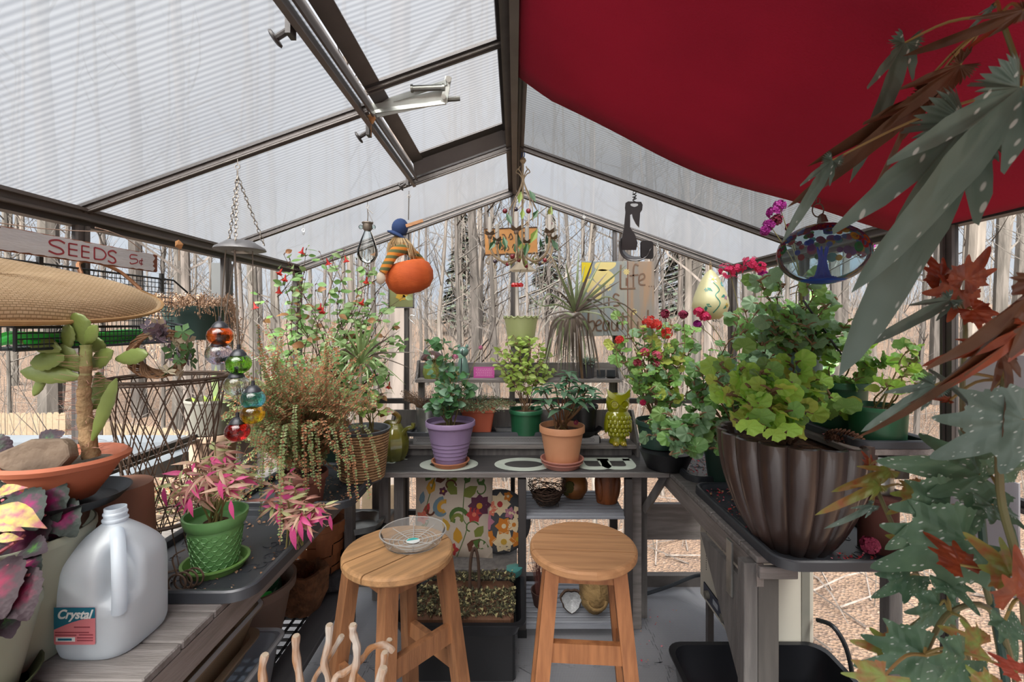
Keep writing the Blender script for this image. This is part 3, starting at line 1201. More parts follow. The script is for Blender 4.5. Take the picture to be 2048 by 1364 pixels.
def ring(cx, cy, rx, ry, n=36):
 return [(cx + rx * math.cos(2 * PI * k / n), cy + ry * math.sin(2 * PI * k / n)) for k in range(n + 1)]


mb = MB().at((0, 0, TZ + .003))
zt = 0.0008
yc = 2.175 - ty
# two O rings, a B lying on its spine and a script tail
for px in (898, 1047):
 mb.ribbon(ring((px - 1030) * 2.175 / F - tx, yc, .115, .078), .048, 0, zt)
mb.build('painted_letter', m_mint, tb, smooth=False)
mb = MB().at((0, 0, TZ + .003))
bx0, bx1, yb0, yb1 = .30 - tx, .565 - tx, 2.09 - ty, 2.26 - ty
mb.ribbon([(bx0, yb1 - .008), (bx1, yb1 - .008)], .050, 0, zt)
mid = (bx0 + bx1) / 2
for a, b_ in ((bx0 + .012, mid + .005), (mid - .005, bx1 - .012)):
 pts = [(a, yb1)]
 for k in range(13):
  t = PI + PI * k / 12
  pts.append(((a + b_) / 2 + (b_ - a) / 2 * math.copysign(abs(math.cos(t)) ** .6, math.cos(t)), yb1 - .07 - .075 * abs(math.sin(t)) ** .8))
 pts.append((b_, yb1))
 mb.ribbon(pts, .046, 0, zt)
mb.build('painted_letter', m_mint, tb, smooth=False)
mb = MB().at((0, 0, TZ + .003))


def tp(x, y, D0=None):
 p = P(x, y, 1)
 D = .677 * F / (y - 645)
 return ((x - 1030) * D / F - tx, D - ty)


mb.ribbon(smoothpts([Vector((*tp(x, y), 0)) for x, y in ((768, 939), (766, 930), (773, 926), (786, 926), (790, 923), (783, 920), (768, 920), (760, 924), (764, 928), (778, 924), (784, 919), (776, 917), (766, 919))]), .010, 0, zt)
mb.ribbon([tp(x, y) for x, y in ((783, 923), (800, 920), (814, 910))], .010, 0, zt)
mb.ribbon([tp(x, y) for x, y in ((798, 917), (815, 919))], .010, 0, zt)
mb.build('painted_script', m_mint, tb, smooth=False)

# step shelf on the board
sx, sy = .0, 2.38
ss = thing('step_shelf', 'dark grey wooden step shelf with sloping sides on the black board', 'shelf', (sx, sy, TZ + .003))
xa, xb = -.635, .615
fz = .055
MB().box((xa, 2.30 - sy, fz - .018), (xb, 2.44 - sy, fz), .002).build('front_step', m_greywood, ss, smooth=False)
MB().box((xa + .02, 2.32 - sy, 0), (xb - .02, 2.332 - sy, fz - .018)).build('riser', m_greywood_z, ss, smooth=False)
for x in (xa - .012, xb):
 mb = MB().at((x, 0, 0), (PI / 2, 0, PI / 2))
 mb.prism([(2.29 - sy, 0), (2.44 - sy, 0), (2.44 - sy, .21), (2.41 - sy, .21), (2.29 - sy, .07)], 0, .014)
 mb.build('side_panel', m_greywood_z, ss, smooth=False)
MB().box((xa, 2.43 - sy, .10), (xb, 2.44 - sy, .21)).build('back_board', m_greywood_z, ss, smooth=False)
# upper ledge on posts against the back wall
UZ = CAMZ - .293
us = thing('wall_ledge', 'narrow dark grey wooden ledge with a back board above the step shelf', 'shelf', (0, 2.42, UZ))
MB().box((-.515, -.07, -.018), (.545, .03, 0), .002).build('ledge_board', m_greywood, us, smooth=False)
MB().box((-.515, .022, 0), (.545, .036, .078), .002).build('back_board', m_greywood, us, smooth=False)
for x in (-.522, .545):
 mb = MB().at((x, 0, 0), (PI / 2, 0, PI / 2))
 mb.prism([(-.06, -.018), (.036, -.018), (.036, .09), (0, .09), (-.02, .03)], 0, .012)
 mb.build('side_panel', m_greywood_z, us, smooth=False)
for x in (-.515, -.03, .505):
 MB().box((x, .0, -.16), (x + .03, .03, -.018)).build('ledge_post', m_greywood_z, us, smooth=False)

# perforated seed tray base and boot tray on it
pb = thing('perforated_tray_base', 'long black box with a grey perforated metal front under the boot tray', 'heat mat', (-.045, 2.385, TZ + .058))
MB().box((-.46, -.055, 0), (.45, .05, .045), .003).build('box', m_black, pb, smooth=False)
m_perf = M('perforated_grey_metal', '#a3a6a8', '#8d9092', rough=.4, metal=.4)
MB().box((-.475, -.062, 0), (.475, -.056, .045)).build('front_panel', m_perf, pb, smooth=False)
mb = MB()
for j in range(3):
 for i in range(118):
  x = -.455 + i * .0077 + (j % 2) * .0036
  mb.at((x, -.0623, .016 + j * .0068), (PI / 2, 0, 0)).prism([(.0021 * math.cos(k * PI / 3), .0021 * math.sin(k * PI / 3)) for k in range(6)], 0, .0006)
mb.build('punched_holes', m_black, pb, smooth=False, kind='stuff')


def rrect(x0, y0, x1, y1, r, n=5):
 out = []
 for cx, cy, a in ((x1 - r, y0 + r, -PI / 2), (x1 - r, y1 - r, 0), (x0 + r, y1 - r, PI / 2), (x0 + r, y0 + r, PI)):
  for k in range(n + 1):
   t = a + PI / 2 * k / n
   out.append((cx + r * math.cos(t), cy + r * math.sin(t)))
 return out


def boot_tray(label, x0, y0, x1, y1, z, h=.028, r=.06, rot=0, scroll=0, group='black rubber boot trays', wave=0.0):
 cx, cy = (x0 + x1) / 2, (y0 + y1) / 2
 t = thing('boot_tray', label, 'tray', (cx, cy, z), (0, 0, rot), group)
 X, Y = (x1 - x0) / 2, (y1 - y0) / 2
 mb = MB()
 prof = [(-.022, .004), (-.020, h * .8), (-.012, h), (-.004, h), (0, h * .85), (.002, 0)]
 rings = []
 for off, zz in prof:
  ol = rrect(-X - off, -Y - off, X + off, Y + off, max(.005, r + off))
  rings.append([(px_, py_, zz) for px_, py_ in ol])
 n_ = len(rings[0])
 vs_ = [p for q in rings for p in q]
 fs = [(k * n_ + i, k * n_ + (i + 1) % n_, (k + 1) * n_ + (i + 1) % n_, (k + 1) * n_ + i) for k in range(len(prof) - 1) for i in range(n_)]
 fs.append(tuple(range(n_)))
 fs.append(tuple((len(prof) - 1) * n_ + i for i in range(n_)))
 mb.raw(vs_, fs)
 mb.build('tray_body', m_tray, t)
 if scroll:
  mb = MB().at((0, 0, .0035))
  rr = random.Random(scroll)
  for i in range(int(26 * X * Y / .05)):
   cx_, cy_ = rr.uniform(-X * .82, X * .82), rr.uniform(-Y * .82, Y * .82)
   a, s_, rad = rr.uniform(0, 6.28), rr.choice((-1, 1)), rr.uniform(.012, .035)
   pts = []
   for k in range(14):
    q = rad * (1 - k / 18)
    pts.append((cx_ + q * math.cos(a + s_ * k * .42), cy_ + q * math.sin(a + s_ * k * .42)))
   pts += [(pts[0][0] + math.cos(a) * -.0, pts[0][1])]
   mb.ribbon(pts[:-1], .003, 0, .0022)
  mb.build('scroll_relief', m_tray, t, smooth=False, kind='stuff')
 return t


boot_tray('scroll patterned black boot tray on the left bench under the green pot', -1.06, 1.10, -.645, 1.61, TZ + .001, scroll=3)
boot_tray('black boot tray behind the green pot, under the trailing fern', -1.05, 1.65, -.60, 2.12, TZ + .001, scroll=4)
boot_tray('shallow black tray on the perforated base holding four pots', -.555, 2.30, .32, 2.445, TZ + .104, h=.02, r=.03)
boot_tray('black boot tray under the big fluted dark pot', .72, 1.24, 1.15, 1.86, TZ + .001, scroll=5)
boot_tray('black tray full of fallen petals behind the fluted pot', .74, 1.92, 1.15, 2.38, TZ + .001, scroll=6)

# ================================================================== stools
m_teak = M('honey_pine', '#cb986a', '#a3744c', rough=.55, nscale=3.5, amount=.6, stretch=(1.2, 16, 16), bump=.15, bscale=20, detail=5)
m_teak2 = M('weathered_pine', '#bd9163', '#92704c', rough=.65, nscale=3.5, amount=.75, stretch=(1.2, 16, 16), bump=.2, bscale=20, detail=5)
m_teakleg = M('reddish_pine_leg', '#b0764a', '#8c5936', rough=.6, nscale=3.5, amount=.9, stretch=(14, 14, 1.2), bump=.15, bscale=20, detail=5)
m_teakleg2 = M('brown_pine_leg', '#9d6c47', '#7b5437', rough=.65, nscale=3.5, amount=.9, stretch=(14, 14, 1.2), bump=.15, bscale=20, detail=5)


def stool(label, x, y, H, rot, mt, ml, cuts, r=.163):
 t = thing('bar_stool', label, 'stool', (x, y, 0), (0, 0, rot), 'round wooden stools')
 edges = [-r - .001] + cuts + [r + .001]
 for a, b_ in zip(edges[:-1], edges[1:]):
  a += .0022
  b_ -= .0022
  mb = MB()
  N = 16
  lay = []
  for off, zz in ((.006, -.028), (0, -.022), (0, -.008), (.004, -.002), (.010, 0)):
   R_ = r - off
   lo_, hi = max(a, -R_ + .002), min(b_, R_ - .002)
   row = []
   for k in range(N + 1):
    yy = lo_ + (hi - lo_) * k / N
    row.append((math.sqrt(max(R_ * R_ - yy * yy, 0)), yy, H + zz))
   for k in range(N, -1, -1):
    yy = lo_ + (hi - lo_) * k / N
    row.append((-math.sqrt(max(R_ * R_ - yy * yy, 0)), yy, H + zz))
   lay.append(row)
  n_ = len(lay[0])
  vs_ = [p for q in lay for p in q]
  fs = [(k * n_ + i, k * n_ + (i + 1) % n_, (k + 1) * n_ + (i + 1) % n_, (k + 1) * n_ + i) for k in range(4) for i in range(n_)]
  fs += [tuple(range(n_)), tuple(4 * n_ + i for i in range(n_))]
  mb.raw(vs_, fs).build('seat_board', mt, t, smooth=False)
 tp_, bt = .095, .165
 top = [(sx_ * tp_, sy_ * tp_, H - .028) for sx_, sy_ in ((-1, -1), (1, -1), (1, 1), (-1, 1))]
 bot = [(sx_ * bt, sy_ * bt, 0) for sx_, sy_ in ((-1, -1), (1, -1), (1, 1), (-1, 1))]
 for p, q in zip(top, bot):
  MB().bar(p, q, .04, .04, (0, 1, 0)).build('leg', ml, t, smooth=False)

 def lp(i, z):
  f = (H - .028 - z) / (H - .028)
  return Vector(top[i]).lerp(Vector(bot[i]), f)
 for i, z, h in ((0, H - .046, .036), (1, H - .046, .036), (2, H - .046, .036), (3, H - .046, .036), (0, .50, .055), (1, .40, .05), (3, .40, .05)):
  a, b_ = lp(i, z), lp((i + 1) % 4, z)
  MB().bar(a, b_, .02, h).build('apron' if z > .5 else 'stretcher', ml, t, smooth=False)
 return t


stool('honey coloured round wooden bar stool standing empty in the aisle', .209, 1.40, TZ, math.radians(-4), m_teak, m_teakleg, [-.045, .062])
stool('weathered round wooden bar stool with a clear saucer on its seat', -.351, 1.37, TZ, math.radians(48), m_teak2, m_teakleg2, [-.055, .042])

# clear ribbed saucer
m_clear = glass('clear_vinyl', '#fbfdfd', blend=.05, rough=.08, milky=.16)
t = thing('plant_saucer', 'clear ribbed plastic plant saucer with a teal sticker on the left stool', 'saucer', (-.315, 1.41, TZ + .001))
mb = MB().lathe([(0, .0), (.075, 0), (.086, .004), (.098, .032), (.103, .034), (.099, .035), (.084, .008), (.073, .003), (0, .003)], 40,
    wav=lambda a, r, z: r * (1 + (.006 * math.cos(a * 24) if r > .08 else 0)))
mb.build('dish', m_clear, t)
mb = MB()
for r_ in (.03, .045, .060, .072):
 mb.tube([(r_ * math.cos(k * PI / 18), r_ * math.sin(k * PI / 18), .0045) for k in range(36)], .0013, 5, closed=True)
for k in range(8):
 a = k * PI / 4 + .2
 mb.tube([(.02 * math.cos(a), .02 * math.sin(a), .0045), (.094 * math.cos(a), .094 * math.sin(a), .018)], .0015, 4)
mb.tube([(.1 * math.cos(k * PI / 20), .1 * math.sin(k * PI / 20), .035) for k in range(40)], .0016, 5, closed=True)
mb.build('ribs', glass('clear_vinyl_ribs', '#eef2f2', blend=.08, rough=.1, milky=.5), t, kind='stuff')
mb = MB().at((.0, -.005, .0055))
mb.prism([(.021 * math.cos(k * PI / 12), .019 * math.sin(k * PI / 12)) for k in range(24)], 0, .0005)
mb.build('sticker', M('white_sticker', '#eef3f2', '#dfe8e6', rough=.4), t, smooth=False)
mb = MB().at((.0, -.005, .0062))
mb.prism([(.019 * math.cos(k * PI / 12 + .5), .017 * math.sin(k * PI / 12 + .5)) for k in range(12)], 0, .0003)
mb.build('sticker_print', M('teal_print', '#35b5b0', '#2aa09b', rough=.4), t, smooth=False)

# ================================================================== cloth
m_red = M('crimson_felt', '#b62548', '#a01d3d', rough=.95, nscale=2.5, amount=.6, bump=.3, bscale=260, transl=.45)
mb = MB()
NX, NY = 36, 30
vs_ = []
for j in range(NY + 1):
 y = -1.1 + (1.29 + 1.1) * j / NY
 for i in range(NX + 1):
  t_ = i / NX
  x = .012 + (HW - .03) * t_
  sag = .045 * math.sin(PI * t_) ** .8 + .012 * math.sin(t_ * 9 + y * 3) * math.sin(PI * t_)
  yy = y + (.07 * t_ if j == NY else .07 * t_ * j / NY)
  edge = .02 if j == NY else 0
  z = zroof(x) - .03 - sag - .02 * (1 - math.cos(y * 2.5)) * .5 - edge * 0
  if t_ < .08:
   z -= .02 * (1 - t_ / .08) * -1
  vs_.append((x, yy, z))
mb.raw(vs_, [(j * (NX + 1) + i, j * (NX + 1) + i + 1, (j + 1) * (NX + 1) + i + 1, (j + 1) * (NX + 1) + i) for j in range(NY) for i in range(NX)])
cloth = mb.build('shade_cloth', m_red)
sm = cloth.modifiers.new('thickness', 'SOLIDIFY')
sm.thickness = .006
tag(cloth, 'dark red felt shade cloth hung under the right roof slope', 'cloth')

# ================================================================== heater, stand, tub, cable
m_cream = M('cream_enamel', '#c9c6ba', '#b9b6aa', rough=.45, nscale=3)
t = thing('space_heater', 'cream metal garden heater with slotted grille and dark dial strip under the right bench', 'heater', (.97, 1.86, .0))
MB().box((-.15, -.16, .225), (.15, .16, .64), .008).build('body', m_cream, t, smooth=False)
MB().box((.10, -.163, .225), (.13, -.16, .64)).build('back_seam', M('grey_seam', '#84847c', '#74746c'), t, smooth=False)
mb = MB()
for k in range(26):
 for yy in (-.06, .09):
  z = .60 - k * .0095
  if z > .37:
   mb.at((-.1503, yy, z), (0, -PI / 2, 0)).prism([(.0028 * math.cos(a * PI / 3), .0028 * math.sin(a * PI / 3)) for a in range(6)], 0, .0008)
mb.build('vent_holes', m_black, t, smooth=False, kind='stuff')
MB().box((-.1545, -.13, .25), (-.15, .11, .31), .002).build('control_strip', M('dark_control_strip', '#3e4454', '#343949', rough=.4), t, smooth=False)
for yy in (-.09, .06):
 mb = MB().at((-.1545, yy, .28), (0, -PI / 2, 0))
 mb.lathe([(.017, 0), (.016, .014), (.0, .016)], 16)
 mb.build('dial', M('grey_dial', '#6f6d66', '#5f5d57', rough=.4), t)
MB().box((-.1552, -.03, .27), (-.1545, .015, .292)).build('badge', M('pale_badge', '#a5acb6', '#98a0aa'), t, smooth=False)
for xx in (-.13, .11):
 for yy in (-.13, .12):
  MB().box((xx, yy, 0), (xx + .025, yy + .025, .225)).build('foot', m_alu, t, smooth=False)


def open_tub(name, label, x0, y0, x1, y1, z0, h, m, r=.03, taper=.03, th=.006, cat='tub', rim=.012, group=None, rot=0, rim_m=None):
 cx, cy = (x0 + x1) / 2, (y0 + y1) / 2
 t = thing(name, label, cat, (cx, cy, z0), (0, 0, rot), group)
 X, Y = (x1 - x0) / 2, (y1 - y0) / 2
 prof = [(-taper, 0), (0, h), (rim, h), (rim, h + .006), (-th, h + .006), (-taper - th, th)]
 rings = [[(a, b_, zz) for a, b_ in rrect(-X - off, -Y - off, X + off, Y + off, r)] for off, zz in prof]
 n_ = len(rings[0])
 mb = MB()
 fs = [(k * n_ + i, k * n_ + (i + 1) % n_, (k + 1) * n_ + (i + 1) % n_, (k + 1) * n_ + i) for k in range(len(prof) - 1) for i in range(n_)]
 fs += [tuple(range(n_)), tuple((len(prof) - 1) * n_ + i for i in range(n_))]
 mb.raw([p for q in rings for p in q], fs)
 mb.build('shell', m, t)
 if rim_m:
  ol = rrect(-X - rim * .5, -Y - rim * .5, X + rim * .5, Y + rim * .5, r)
  MB().tube([(a, b_, h + .006) for a, b_ in ol], rim * .55, 5, closed=True).build('rim', rim_m, t)
 return t


m_tub = M('glossy_black_tub', '#1b1c20', '#131417', rough=.28)
open_tub('utility_tub', 'large black plastic tub of dead petals on the floor by the right bench leg', .565, 1.385, 1.12, 1.675, .001, .24, m_tub, r=.06)
t = MB().tube(smoothpts([P(1270, 1195, 2.36), P(1300, 1185, 2.38), P(1340, 1172, 2.39), P(1390, 1152, 2.40), P(1430, 1150, 2.30)]), .009, 8).build('power_cable', m_blackwire)
tag(t, 'thick grey cable curving over the floor to the heater', 'cable')
t = MB().tube(smoothpts([P(1635, 1240, 1.68), P(1665, 1252, 1.62), P(1690, 1290, 1.6), P(1703, 1340, 1.6), P(1706, 1390, 1.6)]), .008, 8).build('power_cable', m_blackwire)
tag(t, 'black cable looping down behind the tub beside the heater', 'cable')

# right wall shelf and white corrugated sheet
t = thing('wall_shelf', 'narrow grey shelf on the right wall carrying green pots', 'shelf', (1.02, 1.60, CAMZ - .345))
MB().box((-.10, -.36, -.018), (.15, .36, 0), .002).build('shelf_board', m_greywood_y, t, smooth=False)
for yy in (-.25, .30):
 MB().box((-.02, yy, -.12), (.15, yy + .012, -.018)).build('bracket', m_alu_dark, t, smooth=False)
boot_tray('long black boot tray on the right wall shelf', .945, 1.24, 1.165, 1.92, CAMZ - .344, h=.02, r=.04)
m_sheet = M('white_corrugated_plastic', '#dfe0e6', '#cfd0d8', rough=.4, nscale=3, transl=.4)
t = MB()
for i in range(40):
 t.box((1.150, .87 + i * .0075, 1.12), (1.154 + (.001 if i % 2 else 0), .87 + (i + 1) * .0075, 1.355))
t = t.build('corrugated_sheet', m_sheet, smooth=False)
tag(t, 'white corrugated plastic sheet leaning on the right wall behind the begonia', 'plastic sheet')
t = MB()
for i in range(30):
 t.box((1.140, 1.03 + i * .0075, .80), (1.144 + (.001 if i % 2 else 0), 1.03 + (i + 1) * .0075, 1.065))
t = t.build('corrugated_sheet', m_sheet, smooth=False)
tag(t, 'grey white corrugated sheet standing below the right wall shelf', 'plastic sheet')

# ================================================================== lower left: containers and baskets
m_rimc = M('milky_rim', '#c9ced3', '#b5babf', rough=.3, transl=.3)
m_binc = glass('cloudy_clear_bin', '#c9d2dc', blend=.15, rough=.15, milky=.5, milk='#dfe6ee')
m_bind = glass('dirty_clear_container', '#c8b9a6', blend=.15, rough=.15, milky=.6, milk='#cdbba3')
open_tub('storage_bin', 'clear blue grey storage bin on the lower left shelf', -1.02, .78, -.735, 1.44, .297, .15, m_binc, r=.03, taper=.02, rim_m=m_rimc)
open_tub('food_container', 'long dusty see-through container on the bin, under the bench edge', -1.06, .76, -.775, 1.40, .47, .10, m_bind, r=.04, taper=.03, rim_m=m_rimc)
open_tub('food_container', 'second dusty container nested below the first', -1.05, .74, -.765, 1.36, .455, .05, m_bind, r=.04, taper=.02)

m_taupe = M('taupe_plastic', '#8a7569', '#7a675c', rough=.5)
t = thing('planter_pot', 'taupe plastic pot holding a coiled green hose on the lower left shelf', 'pot', (-.945, 1.62, .297))
MB().lathe([(0, 0), (.10, 0), (.135, .18), (.15, .185), (.152, .215), (.142, .215), (.128, .17), (.098, .01), (0, .01)], 36).build('pot_body', m_taupe, t)
m_hose = M('green_hose', '#1f5a3c', '#174530', rough=.4)
m_hoseb = M('bright_green_hose', '#3fd457', '#35bd4a', rough=.4)
hb = random.Random(3)
pts = []
for k in range(150):
 a = k * .42
 pts.append((-.945 + (.09 + .022 * math.sin(k * .21)) * math.cos(a), 1.62 + (.09 + .02 * math.cos(k * .17)) * math.sin(a), .45 + .06 * k / 150 + .03 * math.sin(k * .33)))
tag(MB().tube(pts, .0065, 6).build('garden_hose', m_hose), 'dark green hose coiled in the taupe pot', 'hose')
t = MB().tube(smoothpts([(-1.0, 1.49, .50), (-.93, 1.475, .525), (-.87, 1.50, .52), (-.84, 1.56, .50)]), .009, 8)
tag(t.build('hose_end', m_hoseb), 'bright green hose end poking from the taupe pot', 'hose')

# woven chip basket
m_splint = M('orange_wood_splint', '#a5683f', '#835032', rough=.6, nscale=4, amount=.8, stretch=(6, 6, 1))
t = thing('splint_basket', 'orange brown woven wood splint basket behind the left stool', 'basket', (-.855, 1.98, .297))
mb = MB()
for k in range(10):
 for j in range(4):
  a0, a1 = k * 2 * PI / 10, (k + 1) * 2 * PI / 10
  r_ = .088 + .007 * j + (.004 if (k + j) % 2 else -.002)
  z = .05 + j * .05
  pts = [(r_ * math.cos(a), r_ * math.sin(a)) for a in (a0, (a0 + a1) / 2, a1)]
  vs_ = [(x, y, z) for x, y in pts] + [(x * 1.05, y * 1.05, z + .048) for x, y in pts]
  mb.raw(vs_, [(0, 1, 4, 3), (1, 2, 5, 4)])
mb.build('weave', m_splint, t, smooth=False)
mb = MB()
for z, r_ in ((.235, .118), (.262, .122)):
 mb.lathe([(r_ - .006, z), (r_ + .003, z - .001), (r_ + .004, z + .024), (r_ - .005, z + .024), (r_ - .006, z)], 24)
mb.build('rim_band', m_splint, t)
MB().lathe([(0, .003), (.082, .003), (.088, .05)], 20).build('base', m_splint, t)
m_coir = M('coconut_coir', '#855a3c', '#5f3f28', rough=1, nscale=30, amount=.9, bump=1, bscale=120)
t = thing('coir_liner', 'rough brown coconut coir liner lying before the splint basket', 'coir liner', (-.84, 1.80, .297))
mb = MB().lathe([(0, 0), (.06, .0), (.085, .07), (.09, .16), (.075, .16), (.05, .04), (0, .03)], 24, wav=lambda a, r, z: r * (1 + .08 * math.sin(a * 5) + .05 * math.sin(a * 13 + z * 60)))
mb.build('liner', m_coir, t)
m_lava = M('dark_lava_rock', '#3a3a3d', '#1f1f22', rough=.9, nscale=20, bump=1, bscale=60)
def rock(name, label, loc, r, m, seed, cat='rock', squash=.7):
 bm = bmesh.new()
 bmesh.ops.create_icosphere(bm, subdivisions=3, radius=1)
 for v in bm.verts:
  k = mnoise.noise(v.co * 1.3 + Vector((seed, 0, 0)))
  v.co *= 1 + .35 * k
  v.co.z *= squash
  v.co *= r
 me = bpy.data.meshes.new(name)
 bm.to_mesh(me)
 bm.free()
 me.materials.append(m)
 o = bpy.data.objects.new(name, me)
 C.objects.link(o)
 o.location = loc
 return tag(o, label, cat)
rock('lava_rock', 'rough dark lava rock on the lower shelf beside the coir liner', (-.76, 1.93, .335), .055, m_lava, 3)
t = thing('foil_pan', 'crumpled silver foil pan behind the splint basket', 'foil pan', (-.70, 2.08, .50))
MB().lathe([(0, 0), (.07, 0), (.095, .03), (.10, .03), (.09, .0)], 20, wav=lambda a, r, z: r * (1 + .05 * math.sin(a * 7))).build('pan', m_steel, t)
t = MB().box((-.83, 2.03, .297), (-.60, 2.28, .497), .004).build('black_crate', m_black, smooth=False)
tag(t, 'black crate in the back left corner under the bench', 'crate')

# driftwood branches standing in the foreground
m_drift = M('peeled_driftwood', '#a3744a', '#cdc4b8', rough=.75, nscale=38, amount=1, stretch=(1, 1, .3), bump=.4, bscale=40, lo=.42, hi=.66)
m_cut = M('cut_branch_end', '#c9b9a4', '#a89379', rough=.8, nscale=40)


def branch(label, pts, r, ends=((0, 0, 1),)):
 t = thing('driftwood_branch', label, 'branch', pts[-1], group='peeled branches in the foreground')
 o = Vector(pts[-1])
 q = smoothpts([Vector(p) - o for p in pts], 5)
 rs = [r * (1 + .12 * math.sin(i * 1.3)) for i in range(len(q))]
 MB().tube(q, rs, 9).build('limb', m_drift, t)
 d = (q[0] - q[1]).normalized()
 MB().tube([q[0] - d * .001, q[0] + d * .0015], r * .86, 9).build('cut_end', m_cut, t, smooth=False)
 return t


def PB(px, py, D):
 return P(px, py, D)


branch('stubby peeled branch at the left of the bunch, its cut end up', [PB(530, 1310, .80), PB(524, 1345, .80), PB(533, 1400, .80), PB(540, 1520, .82), PB(600, 1900, .86)], .0068)
branch('straight peeled branch with a pale cut end, second from left', [PB(592, 1272, .82), PB(592, 1310, .82), PB(600, 1364, .82), PB(606, 1450, .83), PB(620, 1850, .88)], .0068)
branch('tall peeled branch, left of the crossing pair', [PB(659, 1250, .84), PB(657, 1290, .84), PB(648, 1325, .84), PB(658, 1370, .84), PB(650, 1480, .85), PB(650, 1830, .88)], .0066)
branch('peeled side branch leaning right behind the tall one', [PB(684, 1272, .87), PB(668, 1298, .87), PB(650, 1328, .87), PB(625, 1370, .87), PB(600, 1500, .88), PB(640, 1830, .9)], .0052)
branch('tall crooked peeled branch in the middle with pale bark streaks', [PB(706, 1250, .82), PB(706, 1268, .82), PB(713, 1290, .82), PB(713, 1325, .82), PB(704, 1370, .82), PB(690, 1500, .84), PB(680, 1850, .88)], .0068)
branch('curved white barked branch arching right', [PB(786, 1302, .86), PB(770, 1290, .86), PB(742, 1296, .85), PB(724, 1318, .84), PB(690, 1345, .83), PB(668, 1364, .82), PB(655, 1480, .84), PB(665, 1850, .88)], .0056)
branch('short twisted branch tip with grey bark, at the upper right', [PB(779, 1280, .88), PB(775, 1298, .88), PB(772, 1320, .88), PB(762, 1362, .88), PB(740, 1500, .89), PB(720, 1830, .9)], .006)
branch('right hand branch stub showing its round cut end', [PB(770, 1305, .80), PB(766, 1335, .80), PB(757, 1364, .80), PB(742, 1480, .82), PB(715, 1900, .86)], .0062)
branch('lowest branch stub in front with a dark cut end', [PB(768, 1336, .76), PB(762, 1362, .76), PB(750, 1420, .76), PB(735, 1520, .78), PB(712, 1980, .83)], .0060)
t = thing('umbrella_bin', 'dark bin on the floor holding the peeled branches', 'bin', (-.29, .875, .001))
MB().lathe([(0, 0), (.10, 0), (.125, .30), (.118, .30), (.094, .01), (0, .01)], 28).build('bin_body', m_black, t)

# ================================================================== under the table
rk = thing('slatted_rack', 'two tier grey slatted rack with black metal legs under the table', 'rack', (.275, 2.24, 0))
m_slat = M('pale_grey_slat', '#8d9199', '#767a82', rough=.6, nscale=4, stretch=(1, 8, 8))
slat = None
for z in (.54, .062):
 for k in range(9):
  y = -.155 + k * .037
  if slat is None:
   o = MB().box((-.235, -.015, -.006), (.235, .015, .006), .002).build('slat', m_slat, rk, smooth=False)
   slat = o.data
   o.location = (0, y, z)
  else:
   inst('slat', slat, rk, Matrix.Translation((0, y, z)))
for x in (-.242, .242):
 for y in (-.165, .16):
  o = MB().box((x - .018, y - .012, .03), (x + .018, y + .012, TZ - .03), .002).build('leg', m_alu_dark, rk, smooth=False)
  MB().box((x - .02, y - .014, 0), (x + .02, y + .014, .035)).build('foot_cap', m_black, o, smooth=False)
MB().box((-.235, -.175, .04), (.235, -.165, .058)).build('front_bar', m_slat, rk, smooth=False)

# bird nest on the upper tier
m_twig = M('dark_twigs', '#4b382c', '#2d2119', rough=.9, nscale=12)
t = thing('twig_nest', 'round dark twig bird nest on the upper slats of the rack', 'nest', (.155, 2.19, .548))
mb = MB()
q = random.Random(2)
for i in range(90):
 a0 = q.uniform(0, 6.28)
 r_ = q.uniform(.05, .09)
 z0 = (r_ - .05) * 1.9 + q.uniform(0, .02) + .006
 pts = [((r_ + q.uniform(-.006, .006)) * math.cos(a0 + k * .35), (r_ + q.uniform(-.006, .006)) * math.sin(a0 + k * .35), z0 + q.uniform(-.006, .01)) for k in range(6)]
 mb.tube(pts, .0016, 3)
for i in range(16):
 a0 = q.uniform(0, 6.28)
 pts = [((.08 + .012 * math.sin(k * 1.7)) * math.cos(a0 + k * .4), (.08 + .01 * math.cos(k)) * math.sin(a0 + k * .4), .09 + .045 * math.sin(PI * k / 6) + .01 * q.random()) for k in range(7)]
 mb.tube(pts, .0013, 3)
mb.build('twigs', m_twig, t, smooth=False, kind='stuff')
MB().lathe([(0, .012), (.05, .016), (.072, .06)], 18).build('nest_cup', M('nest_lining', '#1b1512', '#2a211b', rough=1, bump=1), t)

# gourd figure and carved owl
m_gourd = M('polished_orange_wood', '#a9713c', '#6f431f', rough=.35, nscale=6, amount=.9)
t = thing('gourd_figure', 'round headed polished gourd figure on the rack behind the nest', 'figurine', (.30, 2.30, .548))
MB().lathe([(0, 0), (.045, .005), (.066, .04), (.068, .075), (.055, .105), (.032, .122), (.03, .128), (.045, .15), (.047, .175), (.03, .2), (0, .206)], 28).build('body', m_gourd, t)
MB().ball((-.03, -.058, .07), (.03, .012, .03), 10, 6).ball((-.045, -.045, .045), (.02, .012, .022), 8, 6).build('moss_patch', M('moss', '#5c5a2d', '#3c3d1f', rough=1, bump=1, bscale=200), t)
m_owlw = M('carved_cherry_wood', '#8d4f26', '#5c2f14', rough=.45, nscale=5, amount=.9, stretch=(6, 6, 1), bump=.3, bscale=60)
t = thing('carved_owl', 'carved brown wooden owl on the rack under the table', 'figurine', (.452, 2.24, .548))
MB().lathe([(0, 0), (.05, 0), (.058, .05), (.06, .1), (.054, .135), (.046, .14), (.046, .185), (.042, .195), (0, .197)], 28, sy=.8).build('body', m_owlw, t)
